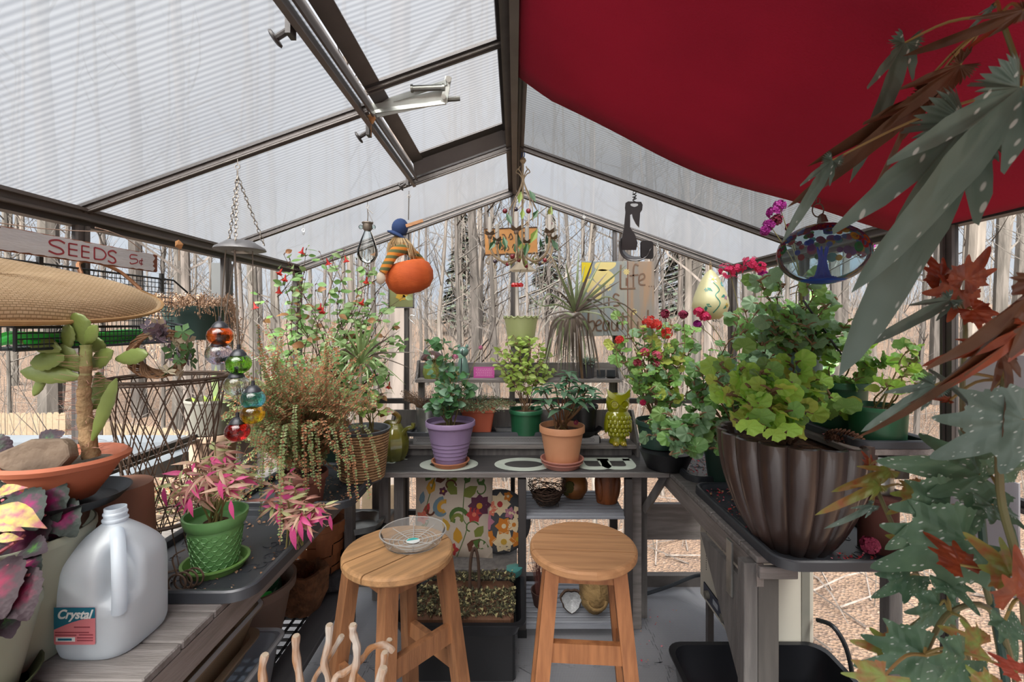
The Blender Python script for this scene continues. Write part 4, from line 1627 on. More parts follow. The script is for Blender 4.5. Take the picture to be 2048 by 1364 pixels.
for s in (-1, 1):
 mb = MB().at((s * .042, -.022, .075), (0, s * .12, s * -.3))
 mb.ball((0, 0, 0), (.02, .025, .07), 12, 10)
 mb.build('wing', m_owlw, t)
 mb = MB().at((s * .019, -.041, .165), (PI / 2, 0, 0))
 mb.lathe([(0, .004), (.010, .005), (.013, .002), (.017, .003), (.017, -.004)], 18)
 mb.build('eye', M('pale_carved_eye', '#b98a5a', '#8e6238', rough=.5), t)
MB().at((0, -.044, .148), (.3, 0, 0)).lathe([(0, .012), (.004, .006), (.006, -.004), (0, -.012)], 8).build('beak', m_owlw, t)

# bottom tier: twig broom, geode, burlap face pot
t = thing('twig_bundle', 'bundle of reddish twigs in a dark pot on the lower slats', 'twig bundle', (.135, 2.20, .070))
MB().lathe([(0, 0), (.045, 0), (.06, .07), (.055, .07), (.04, .01), (0, .01)], 20).build('pot_body', M('dark_brown_clay', '#4a2f28', '#33201b', rough=.6), t)
mb = MB()
for i in range(110):
 a, r_ = q.uniform(0, 6.28), q.uniform(0, .04)
 x, y = r_ * math.cos(a), r_ * math.sin(a)
 mb.tube([(x * .8, y * .8, .02), (x * 1.1 + q.uniform(-.01, .01), y * 1.1, .13), (x * 1.6 + q.uniform(-.02, .02), y * 1.5 + q.uniform(-.02, .02), q.uniform(.2, .29))], .0011, 3)
mb.build('twigs', M('reddish_twigs', '#6d3f38', '#472722', rough=.9), t, smooth=False, kind='stuff')
t = thing('geode_shell', 'half shell with a pale grey hollow on the lower slats', 'geode', (.265, 2.14, .125), (.0, 0, 0), s=1.2)
MB().at((0, 0, 0), (PI / 2 - .2, 0, 0)).lathe([(0, -.03), (.03, -.024), (.044, 0), (.038, .004), (0.028, -.008), (0, -.014)], 20, wav=lambda a, r, z: r * (1 + .1 * math.sin(a * 3) + .05 * math.sin(a * 7))).build('outer_shell', m_twig, t)
MB().at((0, -.006, .0), (PI / 2 - .2, 0, 0)).lathe([(0, -.012), (.026, -.006), (.037, .005)], 20, wav=lambda a, r, z: r * (1 + .1 * math.sin(a * 3) + .05 * math.sin(a * 7))).build('hollow', M('pale_crystal', '#c3c6c8', '#8f9294', rough=.4, nscale=60, bump=.5, bscale=200), t)
m_burl = M('golden_burlap_stone', '#a88a5a', '#6f5836', rough=.85, nscale=12, amount=1, bump=1, bscale=60)
t = thing('face_planter', 'golden rough textured planter with an open mouth on the lower slats', 'planter', (.375, 2.15, .070), s=1.08)
MB().lathe([(0, 0), (.03, 0), (.055, .03), (.066, .06), (.066, .10), (.058, .15), (.054, .15), (.056, .1), (.05, .05), (0, .02)], 32,
   wav=lambda a, r, z: r * (1 + .05 * math.sin(a * 9 + z * 80) + .03 * math.sin(a * 17))).build('pot_body', m_burl, t)
MB().tube([(.04 * math.cos(a * PI / 8), -.058 - .012 * math.sin(a * PI / 8), .075 - .03 * math.sin(a * PI / 8)) for a in range(0, 9)], .006, 6).build('lip', m_burl, t)

# low shelf with the two cushions
t = thing('low_shelf', 'low dark shelf under the table carrying the cushions', 'shelf', (-.28, 2.27, 0))
MB().box((-.31, -.13, .25), (.29, .15, .27), .002).build('shelf_board', m_greywood_z, t, smooth=False)
for x in (-.29, .26):
 MB().box((x, -.12, 0), (x + .03, -.09, .25)).build('leg', m_greywood_z, t, smooth=False)
 MB().box((x, .11, 0), (x + .03, .14, .25)).build('leg', m_greywood_z, t, smooth=False)

CP = {k: M('print_' + k, v, v, rough=.85) for k, v in dict(olive='#77803a', green='#4c6b33', brown='#5d3524', ochre='#c8952f', blue='#6d8795', plum='#5c2f45',
                red='#b03a3a', coral='#d97a62', orange='#cf7f2c', cream='#e6d3ad', pink='#b7798d', gold='#c9a23e').items()}
CPK = list(CP)


def motif_leaf(mb, x, y, L_, a, wd, c, z=.0):
 mb.m = CPK.index(c)
 pts = [(0, 0), (L_ * .3, wd * .5), (L_ * .65, wd * .42), (L_, 0), (L_ * .65, -wd * .42), (L_ * .3, -wd * .5)]
 ca, sa = math.cos(a), math.sin(a)
 mb.prism([(x + u * ca - v * sa, y + u * sa + v * ca) for u, v in pts], 0, .0008 + z)


def motif_flower(mb, x, y, r_, n_, c, c2, a0=0):
 for k in range(n_):
  motif_leaf(mb, x, y, r_, a0 + k * 2 * PI / n_, r_ * .75, c, .0001 * (k % 2))
 mb.m = CPK.index(c2)
 mb.prism([(x + r_ * .26 * math.cos(k * PI / 4), y + r_ * .26 * math.sin(k * PI / 4)) for k in range(8)], 0, .0016)


def motif_curl(mb, x, y, r_, a0, turn, c, wd):
 mb.m = CPK.index(c)
 pts = []
 for k in range(12):
  q_ = r_ * (1 - k / 16)
  pts.append((x + q_ * math.cos(a0 + turn * k * .36), y + q_ * math.sin(a0 + turn * k * .36)))
 mb.ribbon(pts, wd, 0, .0007)


# square cushion, printed with scrolls and leaves
m_cush = M('cream_cushion_cloth', '#cfc2b2', '#bdaf9f', rough=.9, nscale=5, bump=.15, bscale=300)
t = thing('floral_cushion', 'square cream cushion printed with scrolls, leaves and red flowers under the table', 'cushion', (-.305, 2.24, .275), (math.radians(-8), 0, 0))
mb = MB()
N = 14
HWc, HHc = .19, .205
for s in (-1, 1):
 vs_ = []
 for j in range(N + 1):
  for i in range(N + 1):
   u, v = i / N * 2 - 1, j / N * 2 - 1
   b_ = ((1 - u ** 4) * (1 - v ** 4)) ** .6 * .04
   vs_.append((u * HWc * (1 - .05 * (1 - abs(v)) ** .5 * 0) * (1 + .03 * v * v), s * b_, HHc + v * HHc * (1 + .03 * u * u)))
 mb.raw(vs_, [(j * (N + 1) + i, j * (N + 1) + i + 1, (j + 1) * (N + 1) + i + 1, (j + 1) * (N + 1) + i) for j in range(N) for i in range(N)])
mb.build('cover', m_cush, t)
mb = MB()
pr = MB()
# motifs in (u along x, v up), then wrapped on the bulge
cs = [('leaf', -.14, .16, .05, 1.1, .024, 'green'), ('leaf', -.12, .1, .06, 1.3, .03, 'ochre'), ('leaf', .0, .14, .055, 1.9, .035, 'olive'), ('leaf', .02, .10, .06, 2.4, .03, 'olive'),
  ('leaf', .05, .09, .065, .6, .035, 'olive'), ('leaf', .06, .15, .04, 1.2, .022, 'green'), ('fl', -.05, .115, .02, 5, 'plum', 'gold'), ('fl', .13, .045, .05, 8, 'plum', 'ochre'),
  ('fl', .105, .005, .036, 6, 'red', 'coral'), ('curl', -.05, .03, .045, 1.5, 1, 'blue', .018), ('curl', -.045, .035, .03, 1.2, 1, 'ochre', .016), ('curl', .02, -.01, .045, .3, 1, 'green', .016),
  ('curl', .03, -.02, .03, 3.4, -1, 'olive', .014), ('curl', -.02, .14, .03, 0, 1, 'brown', .006), ('leaf', .11, -.1, .05, .9, .03, 'olive'), ('leaf', .10, -.12, .065, -.4, .032, 'green'),
  ('curl', .09, -.06, .035, .4, 1, 'green', .005), ('leaf', .03, -.13, .06, 1.7, .03, 'ochre'), ('fl', -.15, -.01, .03, 5, 'coral', 'red'), ('leaf', -.14, .0, .05, 1.2, .02, 'red'),
  ('curl', -.115, .02, .02, 0, -1, 'brown', .008), ('curl', -.11, -.08, .045, 2, 1, 'olive', .012), ('leaf', -.08, -.14, .06, .4, .035, 'brown'), ('leaf', .08, -.17, .06, .9, .04, 'brown'),
  ('fl', -.0, -.16, .03, 5, 'red', 'gold'), ('leaf', -.16, .05, .05, 1.4, .02, 'blue'), ('leaf', .15, .14, .045, 2.2, .025, 'green'), ('leaf', -.09, .16, .05, .5, .026, 'brown'),
  ('curl', .13, .12, .03, 1, -1, 'green', .005), ('leaf', -.02, -.07, .05, 2.0, .024, 'gold')]
for c_ in cs:
 if c_[0] == 'leaf':
  motif_leaf(pr, c_[1], c_[2], c_[3] * 1.3, c_[4], c_[5] * 1.5, c_[6])
 elif c_[0] == 'fl':
  motif_flower(pr, c_[1], c_[2], c_[3] * 1.15, *c_[4:])
 else:
  motif_curl(pr, c_[1], c_[2], c_[3] * 1.15, *c_[4:7], c_[7] * 1.2)
for a in ((0.02, -.2, .02, .2), (-.17, -.1, -.13, .19)):
 pr.m = CPK.index('green')
 pr.ribbon(smoothpts([(a[0], a[1], 0), (a[0] + .05, a[1] * .3, 0), (a[0] + .03, 0, 0), (a[2] + .04, a[3], 0)]), .004, 0, .0004)


def wrap(p):
 u, v = max(-.98, min(.98, p[0] / HWc)), max(-.98, min(.98, p[1] / HHc))
 b_ = ((1 - u ** 4) * (1 - v ** 4)) ** .6 * .04
 return (p[0], -b_ - p[2] - .0008, HHc + p[1])


pr.v = [wrap(p) for p in pr.v]
pr.build('printed_pattern', [CP[k] for k in CPK], t, smooth=False, kind='stuff')
t = thing('floral_cushion', 'round dark cushion with big orange and cream flowers beside the rack', 'cushion', (-.075, 2.27, .275), (math.radians(-10), 0, 0))
m_cush2 = M('slate_cushion_cloth', '#4a4c50', '#3b3d42', rough=.9)
MB().at((0, 0, .155)).ball((0, 0, 0), (.155, .055, .155), 28, 16).build('cover', m_cush2, t)
pr = MB()
for c_ in ((.0, .09, .055, 8, 'cream', 'red'), (-.05, .07, .04, 6, 'coral', 'cream'), (.02, -.01, .045, 6, 'orange', 'cream'), (.07, -.005, .04, 5, 'cream', 'orange'), (-.07, .01, .045, 6, 'pink', 'gold'),
   (.09, .05, .035, 6, 'cream', 'plum'), (.02, -.085, .06, 6, 'cream', 'gold'), (.09, -.075, .045, 6, 'orange', 'gold'), (-.06, -.07, .045, 6, 'orange', 'cream'), (.05, .05, .03, 5, 'pink', 'cream'), (.04, .125, .025, 5, 'orange', 'cream')):
 motif_flower(pr, *c_)
pr.v = [(p[0], -.055 * math.sqrt(max(0, 1 - (p[0] ** 2 + p[1] ** 2) / .155 ** 2)) - p[2] - .001, .155 + p[1]) for p in pr.v]
pr.build('printed_flowers', [CP[k] for k in CPK], t, smooth=False, kind='stuff')

# moss covered basket in a black tray on a black crate
t = MB().box((-.44, 1.80, .001), (.0, 2.08, .215), .01).build('black_crate', m_black, smooth=False)
tag(t, 'black crate on the floor holding up the tray of moss', 'crate')
tt = open_tub('seed_tray', 'glossy black tray holding the moss basket on the crate', -.47, 1.74, .03, 2.09, .217, .055, m_tub, r=.035, taper=.02, cat='tray')
t = thing('moss_basket', 'grey green moss covered basket with a twig handle in the black tray', 'basket', (-.205, 1.915, .226))
m_moss = M('dry_speckled_moss', '#6c6c4c', '#35332a', rough=1, nscale=70, amount=1, bump=1, bscale=220)
mb = MB().box((-.20, -.13, 0), (.20, .13, .05), .012)
mb.build('basket_body', M('brown_wicker', '#6b4a35', '#49301f', rough=.8, nscale=60, stretch=(6, 1, 1)), t, smooth=False)
mb = MB()
for i in range(2600):
 x, y = q.uniform(-.205, .205), q.uniform(-.135, .12)
 z = .05 + .015 * mnoise.noise(Vector((x * 12, y * 12, 1))) + (.03 if y > .06 else 0)
 mb.at((x, y, z + q.uniform(0, .016)), (q.uniform(-1.2, 1.2), q.uniform(-1.2, 1.2), q.uniform(0, 6.3)))
 s_ = q.uniform(.004, .009)
 mb.m = 0 if q.random() < .6 else (1 if q.random() < .6 else 2)
 mb.raw([(-s_, -s_, 0), (s_, -s_ * .6, 0), (s_ * .4, s_, 0)], [(0, 1, 2)])
mb.build('moss', [m_moss, M('pale_moss', '#b3ab7c', '#8d875f', rough=1), M('brown_moss', '#4c3b2b', '#33271d', rough=1)], t, smooth=False, kind='stuff')
pts = [(.03 + .012 * math.cos(PI * k / 10 + PI) * 1.3, .05, .06 + .20 * math.sin(PI * k / 10)) for k in range(11)]
MB().tube([(.03 - .02 * math.cos(PI * k / 12), .05, .06 + .17 * math.sin(PI * k / 12) ** .7) for k in range(13)], .007, 7).build('handle', m_twig, t)
t = MB().at((0, 0, 0)).lathe([(0, 0), (.03, 0), (.036, .03), (.03, .032), (0, .03)], 14, wav=lambda a, r, z: r * (1 + .1 * math.cos(a * 5))).build('teal_ornament', M('teal_glaze', '#4a8f8c', '#3a7674', rough=.3))
t.location = (-.005, 2.06, .29)
tag(t, 'small teal glazed ornament behind the moss basket', 'ornament')

# ================================================================== hanging things
m_chain = M('dull_chain', '#7b756d', '#57524c', rough=.4, metal=.5)
m_globecap = M('dark_globe_cap', '#34363c', '#26282d', rough=.45, metal=.3)
m_disc = M('grey_chime_disc', '#6c6c6e', '#58585a', rough=.5, metal=.1)


def chain(mb, p0, p1, step=.011, r=.0012, lw=.004):
 p0, p1 = Vector(p0), Vector(p1)
 n_ = max(2, int((p1 - p0).length / step))
 d = (p1 - p0).normalized()
 s1 = d.orthogonal().normalized()
 s2 = d.cross(s1)
 for i in range(n_):
  c = p0.lerp(p1, (i + .5) / n_)
  s = s1 if i % 2 else s2
  mb.tube([c + d * (step * .68 * math.cos(a)) + s * (lw * math.sin(a)) for a in (k * PI / 3 for k in range(6))], r, 4, closed=True)


def eye_hook(mb, top, r=.006):
 top = Vector(top)
 mb.tube([top, top - Vector((0, 0, .015))], .0012, 5)
 c = top - Vector((0, 0, .015 + r))
 mb.tube([c + Vector((r * math.cos(a), 0, r * math.sin(a))) for a in (k * PI / 6 for k in range(12))], .0013, 5, closed=True)


# solar chime with six crackle globes
D0 = 1.22
tp0 = P(475, 318, D0)
cd = P(480, 500, D0)
t = thing('globe_chime', 'hanging solar chime of six coloured crackle glass globes below a grey disc', 'wind chime', tp0)
mb = MB()
eye_hook(mb, (0, 0, 0))
hk = Vector((0, 0, -.045))
mb.tube([(0, 0, -.03), (0, 0, -.045)], .002, 5)
for a in (2.6, .3, -1.2):
 e = cd - tp0 + Vector((.058 * math.cos(a), .058 * math.sin(a), .016))
 chain(mb, hk, e)
mb.build('chain', m_chain, t)
o = cd - tp0
mb = MB().at(o)
mb.lathe([(.0, .026), (.032, .024), (.040, .018), (.060, .006), (.063, 0), (.06, -.001), (.045, -.004), (.02, -.004), (0, -.004)], 32)
mb.build('disc', m_disc, t)
MB().at(o).box((-.017, -.012, -.008), (.017, .012, -.003), .001).build('solar_cell', M('cell_cover', '#b5b5ae', '#9b9b95', rough=.3), t, smooth=False)
gl_ = [((440, 671), '#ee6a24', 'orange', 24), ((438, 708), '#c9c6e0', 'clear_lilac', 25), ((477, 727), '#7fce3a', 'green', 24), ((473, 770), '#dfe6e2', 'clear', 24), ((506, 798), '#5fc4d6', 'aqua', 23), ((505, 828), '#e9b21e', 'amber', 23), ((475, 862), '#cf2a2c', 'red', 23.5)]
for i, ((gx_, gy_), c_, nm, rp_) in enumerate(gl_):
 c = P(gx_, gy_, D0) - tp0
 r_ = rp_ * D0 / F
 mb = MB().at(c)
 mb.ball((0, 0, 0), (r_, r_, r_ * .88), 24, 14)
 g_ = mb.build('glass_globe', solid_glass('crackle_' + nm, c_), t, label=nm.replace('_', ' ') + ' crackled glass globe')
 mb = MB().at(c)
 if nm in ('orange', 'green', 'aqua', 'red', 'clear_lilac', 'clear'):
  mb.lathe([(0, r_ * 1.62), (.004, r_ * 1.6), (.005, r_ * 1.2), (.010, r_ * 1.15), (.018, r_ * .86), (.021, r_ * .62), (.019, r_ * .58), (0, r_ * .6)], 20)
  mb.build('globe_cap', m_globecap, t)
mb = MB()
dd = [(-.026, -.02, 440, 648, 2), (-.018, .01, 447, 655, 2), (.004, -.03, 477, 700, 3.2), (.034, .0, 507, 770, 1.6)]
for dx, dy, gx_, gy_, r_ in dd:
 mb.tube([o + Vector((dx, dy, -.003)), P(gx_, gy_, D0) - tp0], .0008 * r_, 6)
mb.tube([P(475, 792, D0) - tp0, P(475, 838, D0) - tp0], .001, 5)
mb.build('hanging_wire', m_chain, t)

# clear teardrop lantern
tp0 = P(735, 403, 1.86)
t = thing('teardrop_ornament', 'clear iridescent teardrop glass ornament on a rusty wire collar', 'ornament', tp0)
mb = MB()
eye_hook(mb, (0, 0, 0))
mb.tube([(0, 0, -.03), (.002, 0, -.055), (0, 0, -.085)], .0018, 6)
mb.tube([(0, 0, -.03), (.022, 0, -.05)], .0012, 5).tube([(.0, 0, -.035), (.024, 0, -.088)], .001, 5)
mb.build('wire', m_chain, t)
MB().at((0, 0, -.10)).lathe([(0, .016), (.022, .015), (.023, .011), (.019, .008), (.019, -.012), (.013, -.02), (0, -.02)], 20).build('collar', M('rusty_collar', '#6b6258', '#4b443d', rough=.6, metal=.4), t)
MB().at((0, 0, -.20)).lathe([(.010, .085), (.014, .075), (.030, .035), (.041, 0), (.040, -.02), (.028, -.042), (.012, -.052), (0, -.054)], 32).build('glass_drop', glass('clear_glass', '#eef2f2', blend=.35, rough=.02), t)
mb = MB()
for s in (-1, 1):
 mb.ball((s * .026, -.004, -.105), .009, 10, 8)
mb.build('glass_bead', glass('bead_glass', '#dfe8e6', blend=.4, rough=.03), t)
MB().tube(smoothpts([(.016, -.004, -.125), (.035, -.01, -.17), (.042, -.012, -.21), (.028, -.012, -.243), (.0, -.005, -.258)]), .0016, 6).build('spiral_wire', m_chain, t)

# cloth pumpkin carried by a scarecrow elf
tp0 = P(818, 392, 1.80)
t = thing('pumpkin_scarecrow', 'hanging scarecrow with a blue cap hugging a stuffed orange cloth pumpkin', 'scarecrow', tp0)


def rel(px, py, D):
 return P(px, py, D) - tp0


mb = MB().tube([(0, 0, 0), rel(817, 440, 1.80)], .002, 5)
eye_hook(mb, (0, 0, .02))
mb.build('hanging_wire', m_chain, t)
m_pump = M('orange_stuffed_cloth', '#d4652c', '#b34b1c', rough=.75, nscale=6, amount=.7, bump=.25, bscale=90, stretch=(1, 1, 3))
mb = MB().at(rel(819, 553, 1.78), (.15, -.22, 0))
mb.lathe([(0, -.062), (.03, -.066), (.065, -.055), (.088, -.028), (.094, .005), (.085, .038), (.06, .058), (.03, .062), (0, .052)], 48,
   wav=lambda a, r, z: r * (1 - .035 * abs(math.cos(a * 4.5)) ** 6) + .0012 * math.sin(a * 31))
mb.build('pumpkin', m_pump, t)
m_blu = M('navy_denim', '#27406e', '#1b2d52', rough=.85, bump=.2, bscale=200)
mb = MB().at(rel(800, 455, 1.79), (0, .3, 0)).ball((0, 0, 0), (.032, .032, .036), 16, 10)
mb.at(rel(797, 463, 1.79), (0, .45, 0)).lathe([(.02, -.016), (.038, -.02), (.040, -.016), (.02, -.004)], 20)
mb.build('cap', m_blu, t)
mb = MB().at(rel(797, 484, 1.79)).ball((0, 0, 0), (.030, .028, .026), 12, 8)
mb.build('head', M('burlap_face', '#c5a679', '#a98a5f', rough=.95, bump=.4, bscale=300), t)
mb = MB()
for i in range(150):
 a = q.uniform(0, 6.28)
 p = rel(800, 478, 1.79) + Vector((.028 * math.cos(a), .028 * math.sin(a), 0))
 mb.tube([p, p + Vector((.018 * math.cos(a), .012 * math.sin(a), -.02)), p + Vector((.02 * math.cos(a) + q.uniform(-.01, .02), .01 * math.sin(a), -q.uniform(.04, .09)))], .0011, 3)
mb.build('raffia_hair', M('raffia', '#d6bd92', '#ab8f63', rough=.9), t, smooth=False, kind='stuff')


def striped(name, ca, cb, freq):
 m = bpy.data.materials.new(name)
 nt, b = nodes_of(m)
 L = nt.links.new
 tcn = nt.nodes.new('ShaderNodeTexCoord')
 wv = nt.nodes.new('ShaderNodeTexWave')
 wv.bands_direction = 'Z'
 wv.inputs['Scale'].default_value = freq
 wv.inputs['Distortion'].default_value = .6
 L(tcn.outputs['Object'], wv.inputs['Vector'])
 r = nt.nodes.new('ShaderNodeValToRGB')
 r.color_ramp.interpolation = 'CONSTANT'
 r.color_ramp.elements[0].color = hexc(ca)
 r.color_ramp.elements[1].position = .5
 r.color_ramp.elements[1].color = hexc(cb)
 L(wv.outputs['Fac'], r.inputs['Fac'])
 L(r.outputs['Color'], b.inputs['Base Color'])
 b.inputs['Roughness'].default_value = .9
 return m


m_sl = striped('orange_green_sleeve', '#d98a35', '#5d6440', 13)
MB().tube(smoothpts([rel(812, 497, 1.78), rel(790, 505, 1.74), rel(777, 525, 1.71), rel(765, 545, 1.70)]), [.02, .022, .023, .023, .022, .022, .022, .021, .020, .020, .019, .019, .018, .018, .018, .017, .016, .016, .016][:19], 10).build('sleeve', m_sl, t)
MB().at(rel(762, 556, 1.70)).ball((0, 0, 0), (.018, .016, .024), 10, 8).build('mitten', M('cream_felt', '#d9cdbb', '#c2b5a1', rough=.95), t)
MB().tube(smoothpts([rel(815, 497, 1.80), rel(838, 520, 1.86), rel(850, 540, 1.86)]), .02, 8).build('sleeve', m_sl, t)
MB().bar(rel(812, 452, 1.76), rel(846, 441, 1.76), .006, .012).build('wooden_stick', m_teak, t, smooth=False)

# wrought chandelier with fruit and candle sleeves
tp0 = P(1046, 300, 1.9)
CH = P(1044, 510, 1.9) - tp0
t = thing('fruit_chandelier', 'small cream wrought iron chandelier with painted fruit, leaves and white candle sleeves', 'chandelier', tp0)
m_iron = M('antique_cream_iron', '#b3a083', '#8b7a61', rough=.6, nscale=20, amount=.9)
m_candle = M('white_candle_sleeve', '#dcdad3', '#c9c6bc', rough=.5)
m_petal = M('brown_metal_petal', '#8a7663', '#665442', rough=.5, metal=.2)
m_leafdk = M('painted_dark_leaf', '#2f5a34', '#1d3f26', rough=.45)
m_leaflt = M('painted_light_leaf', '#8aa34c', '#67823a', rough=.5)
m_berry = M('painted_red_fruit', '#8c2430', '#5f1722', rough=.35)
m_plum = M('painted_plum', '#3c3040', '#2a2230', rough=.35)
mb = MB()
eye_hook(mb, (0, 0, .02))
mb.tube(smoothpts([(0, 0, 0), (.006, 0, -.012), (.004, 0, -.03), (-.005, 0, -.03), (-.004, 0, -.012), (0, 0, 0)]), .0022, 6)
mb.build('carabiner', M('blue_carabiner', '#2b4e8f', '#20407a', rough=.3, metal=.4), t)
mb = MB()
mb.tube([(0, 0, -.03), CH + Vector((0, 0, .02))], .0045, 8)
mb.at((0, 0, -.045)).lathe([(0, .014), (.010, .010), (.014, 0), (.008, -.010), (0, -.012)], 12)
mb.at((0, 0, 0))
for k in range(5):
 a = k * 2 * PI / 5 + .3
 ca, sa = math.cos(a), math.sin(a)
 mb.tube(smoothpts([(.022 * ca, .022 * sa, -.075), (.03 * ca, .03 * sa, -.09), (.016 * ca, .016 * sa, -.10), (.004 * ca, .004 * sa, -.13), (.03 * ca, .03 * sa, -.19), (.062 * ca, .062 * sa, -.25), (.066 * ca, .066 * sa, -.31)]), .0024, 5)
mb.build('stem', m_iron, t)
nA = 6
for k in range(nA):
 a = k * 2 * PI / nA + .35
 ca, sa = math.cos(a), math.sin(a)
 e = .14

 def q3(r_, z):
  return CH + Vector((r_ * ca, r_ * sa, z))
 arm = MB().tube(smoothpts([q3(.006, .02), q3(.03, -.015), q3(.08, -.032), q3(.125, -.005), q3(e, .04), q3(e, .065)]), .0048, 6)
 arm.tube(smoothpts([q3(.04, -.02), q3(.055, .0), q3(.07, .004), q3(.072, -.012), q3(.062, -.012)]), .0026, 5)
 arm.tube(smoothpts([q3(.125, -.0), q3(.15, -.02), q3(.158, -.035), q3(.145, -.045), q3(.14, -.033)]), .0022, 5)
 a_o = arm.build('arm', m_iron, t)
 mb = MB().at(q3(e, .066))
 for j in range(6):
  b_ = j * PI / 3
  cb, sb = math.cos(b_), math.sin(b_)
  mb.raw([(0, 0, 0), (.016 * cb - .012 * sb, .016 * sb + .012 * cb, .012), (.036 * cb, .036 * sb, .024), (.016 * cb + .012 * sb, .016 * sb - .012 * cb, .012)], [(0, 1, 2, 3)])
 mb.lathe([(0, -.01), (.009, -.004), (.010, .004), (0, .006)], 10)
 mb.build('drip_petals', m_petal, t)
 MB().at(q3(e, .07)).lathe([(0, 0), (.0095, 0), (.0095, .075), (.007, .077), (0, .076)], 14).build('candle_sleeve', m_candle, t)
 if k in (5, 1):
  MB().at(q3(e, .147)).lathe([(0, 0), (.006, .002), (.008, .012), (.003, .028), (0, .032)], 10).build('flame_bulb', glass('bulb_glass', '#f3e6d6', blend=.5, rough=.02), t)
 mb = MB()
 for j, (r_, z, s_) in enumerate(((.095, .02, 1), (.06, -.01, -1), (.125, .03, 1), (.03, .05, -1))):
  pp = q3(r_, z)
  tw = Vector((-sa, ca, 0)) * .012 * s_
  dn = Vector((0, 0, -.022 if j % 2 else .028))
  mb.m = j % 2
  mb.raw([pp, pp + tw + dn * .5 + Vector((.003, 0, 0)), pp + dn * 1.5, pp - tw * .6 + dn * .6], [(0, 1, 2), (0, 2, 3)])
 mb.build('painted_leaf', [m_leafdk, m_leaflt], t, smooth=False)
 mb = MB()
 mb.ball(q3(.118 if k % 2 else .08, -.032), .0085, 10, 8)
 mb.build('fruit', m_berry if k % 3 else m_plum, t)
for (px, py, mm) in ((1010, 422, m_berry), (1031, 419, m_plum), (1057, 422, m_berry), (1100, 447, m_berry), (1025, 513, m_berry)):
 MB().ball(P(px, py, 1.86) - tp0, .0105, 12, 8).build('fruit', mm, t)
for (px, py, s_, mm) in ((1040, 395, .028, m_leaflt), (1065, 392, .03, m_leafdk), (1018, 437, .03, m_leafdk), (1045, 428, .026, m_leaflt), (1070, 430, .028, m_leafdk), (1100, 425, .03, m_leaflt), (1010, 485, .03, m_leafdk), (1068, 472, .036, m_leaflt), (1110, 490, .03, m_leafdk), (1033, 500, .03, m_leafdk), (1052, 500, .03, m_leafdk), (985, 490, .028, m_leafdk)):
 p = P(px, py, 1.85) - tp0
 a = q.uniform(-.6, .6)
 u = Vector((math.cos(a), .2, math.sin(a))) * s_ * .45
 v = Vector((-math.sin(a), .2, math.cos(a))) * s_
 MB().raw([p + v, p + u * .9 + Vector((0, -.004, 0)), p - v, p - u * .9 + Vector((0, -.004, 0))], [(0, 1, 2), (0, 2, 3)]).build('painted_leaf', mm, t, smooth=False)

# ruffled cream bell with a red glass flower below
tp0 = P(1045, 522, 2.3)
t = thing('bell_feeder', 'cream ruffled glass bell with a red flower feeder below the chandelier', 'feeder', tp0)
MB().lathe([(.004, .05), (.01, .03), (.02, .0), (.05, -.035), (.066, -.05)], 32, wav=lambda a, r, z: r * (1 + (.09 * math.cos(a * 8) if r > .03 else 0))).build('bell', M('cream_glass', '#d8cfbb', '#c4b9a2', rough=.35, transl=.4), t)
mb = MB().tube(smoothpts([(0, 0, .05), (-.004, 0, -.03), (-.022, 0, -.075), (-.03, 0, -.10)]), .0015, 5)
mb.build('wire', m_chain, t)
mb = MB()
for dx in (-.044, -.028, -.010):
 mb.at((dx, 0, -.118), (.2, 0, 0)).lathe([(0, .006), (.006, .008), (.013, .0), (.012, -.012), (0, -.012)], 12, wav=lambda a, r, z: r * (1 + .15 * math.cos(a * 5)))
mb.build('red_flowers', M('bright_red_plastic', '#e0141c', '#b80d14', rough=.3), t)
t = MB().tube([Vector((0, 0, 0)), Vector((0, 0, P(1045, 522, 2.3).z * 0 + .25))], .0008, 4).build('hanging_line', m_chain)
t.location = P(1045, 522, 2.3) + Vector((0, 0, .04))
tag(t, 'thin line holding the cream bell feeder', 'line')

# orange brown wooden sign behind the chandelier
tp0 = P(1022, 482, 2.44)
t = thing('hanging_sign', 'orange tan wooden board with dark worn lettering behind the chandelier', 'sign', tp0, (0, math.radians(-2), 0))
MB().box((-.14, -.008, -.072), (.14, .004, .068), .002).build('board', M('orange_tan_board', '#c99155', '#b57d43', rough=.7, nscale=5, stretch=(1, 5, 5)), t, smooth=False)
MB().box((-.142, -.010, .064), (.142, .005, .070)).box((-.142, -.010, -.074), (.142, .005, -.068)).build('dark_edge', m_twig, t, smooth=False)
mb = MB().at((0, -.0095, 0), (PI / 2, 0, 0))
hb = random.Random(8)
for (x, y, s_) in ((-.07, .02, .03), (-.035, .015, .03), (0, .02, .03), (.035, .02, .028), (.07, .025, .03), (-.05, -.035, .024), (-.02, -.04, .024), (.015, -.035, .024), (.05, -.04, .024)):
 mb.ribbon(smoothpts([(x - s_ * .4, y + hb.uniform(-.01, .02), 0), (x, y + s_ * .6, 0), (x + s_ * .3, y - s_ * .2, 0), (x - s_ * .2, y - s_ * .5, 0)]), .005, 0, .0006)
mb.build('worn_lettering', m_twig, t, smooth=False)

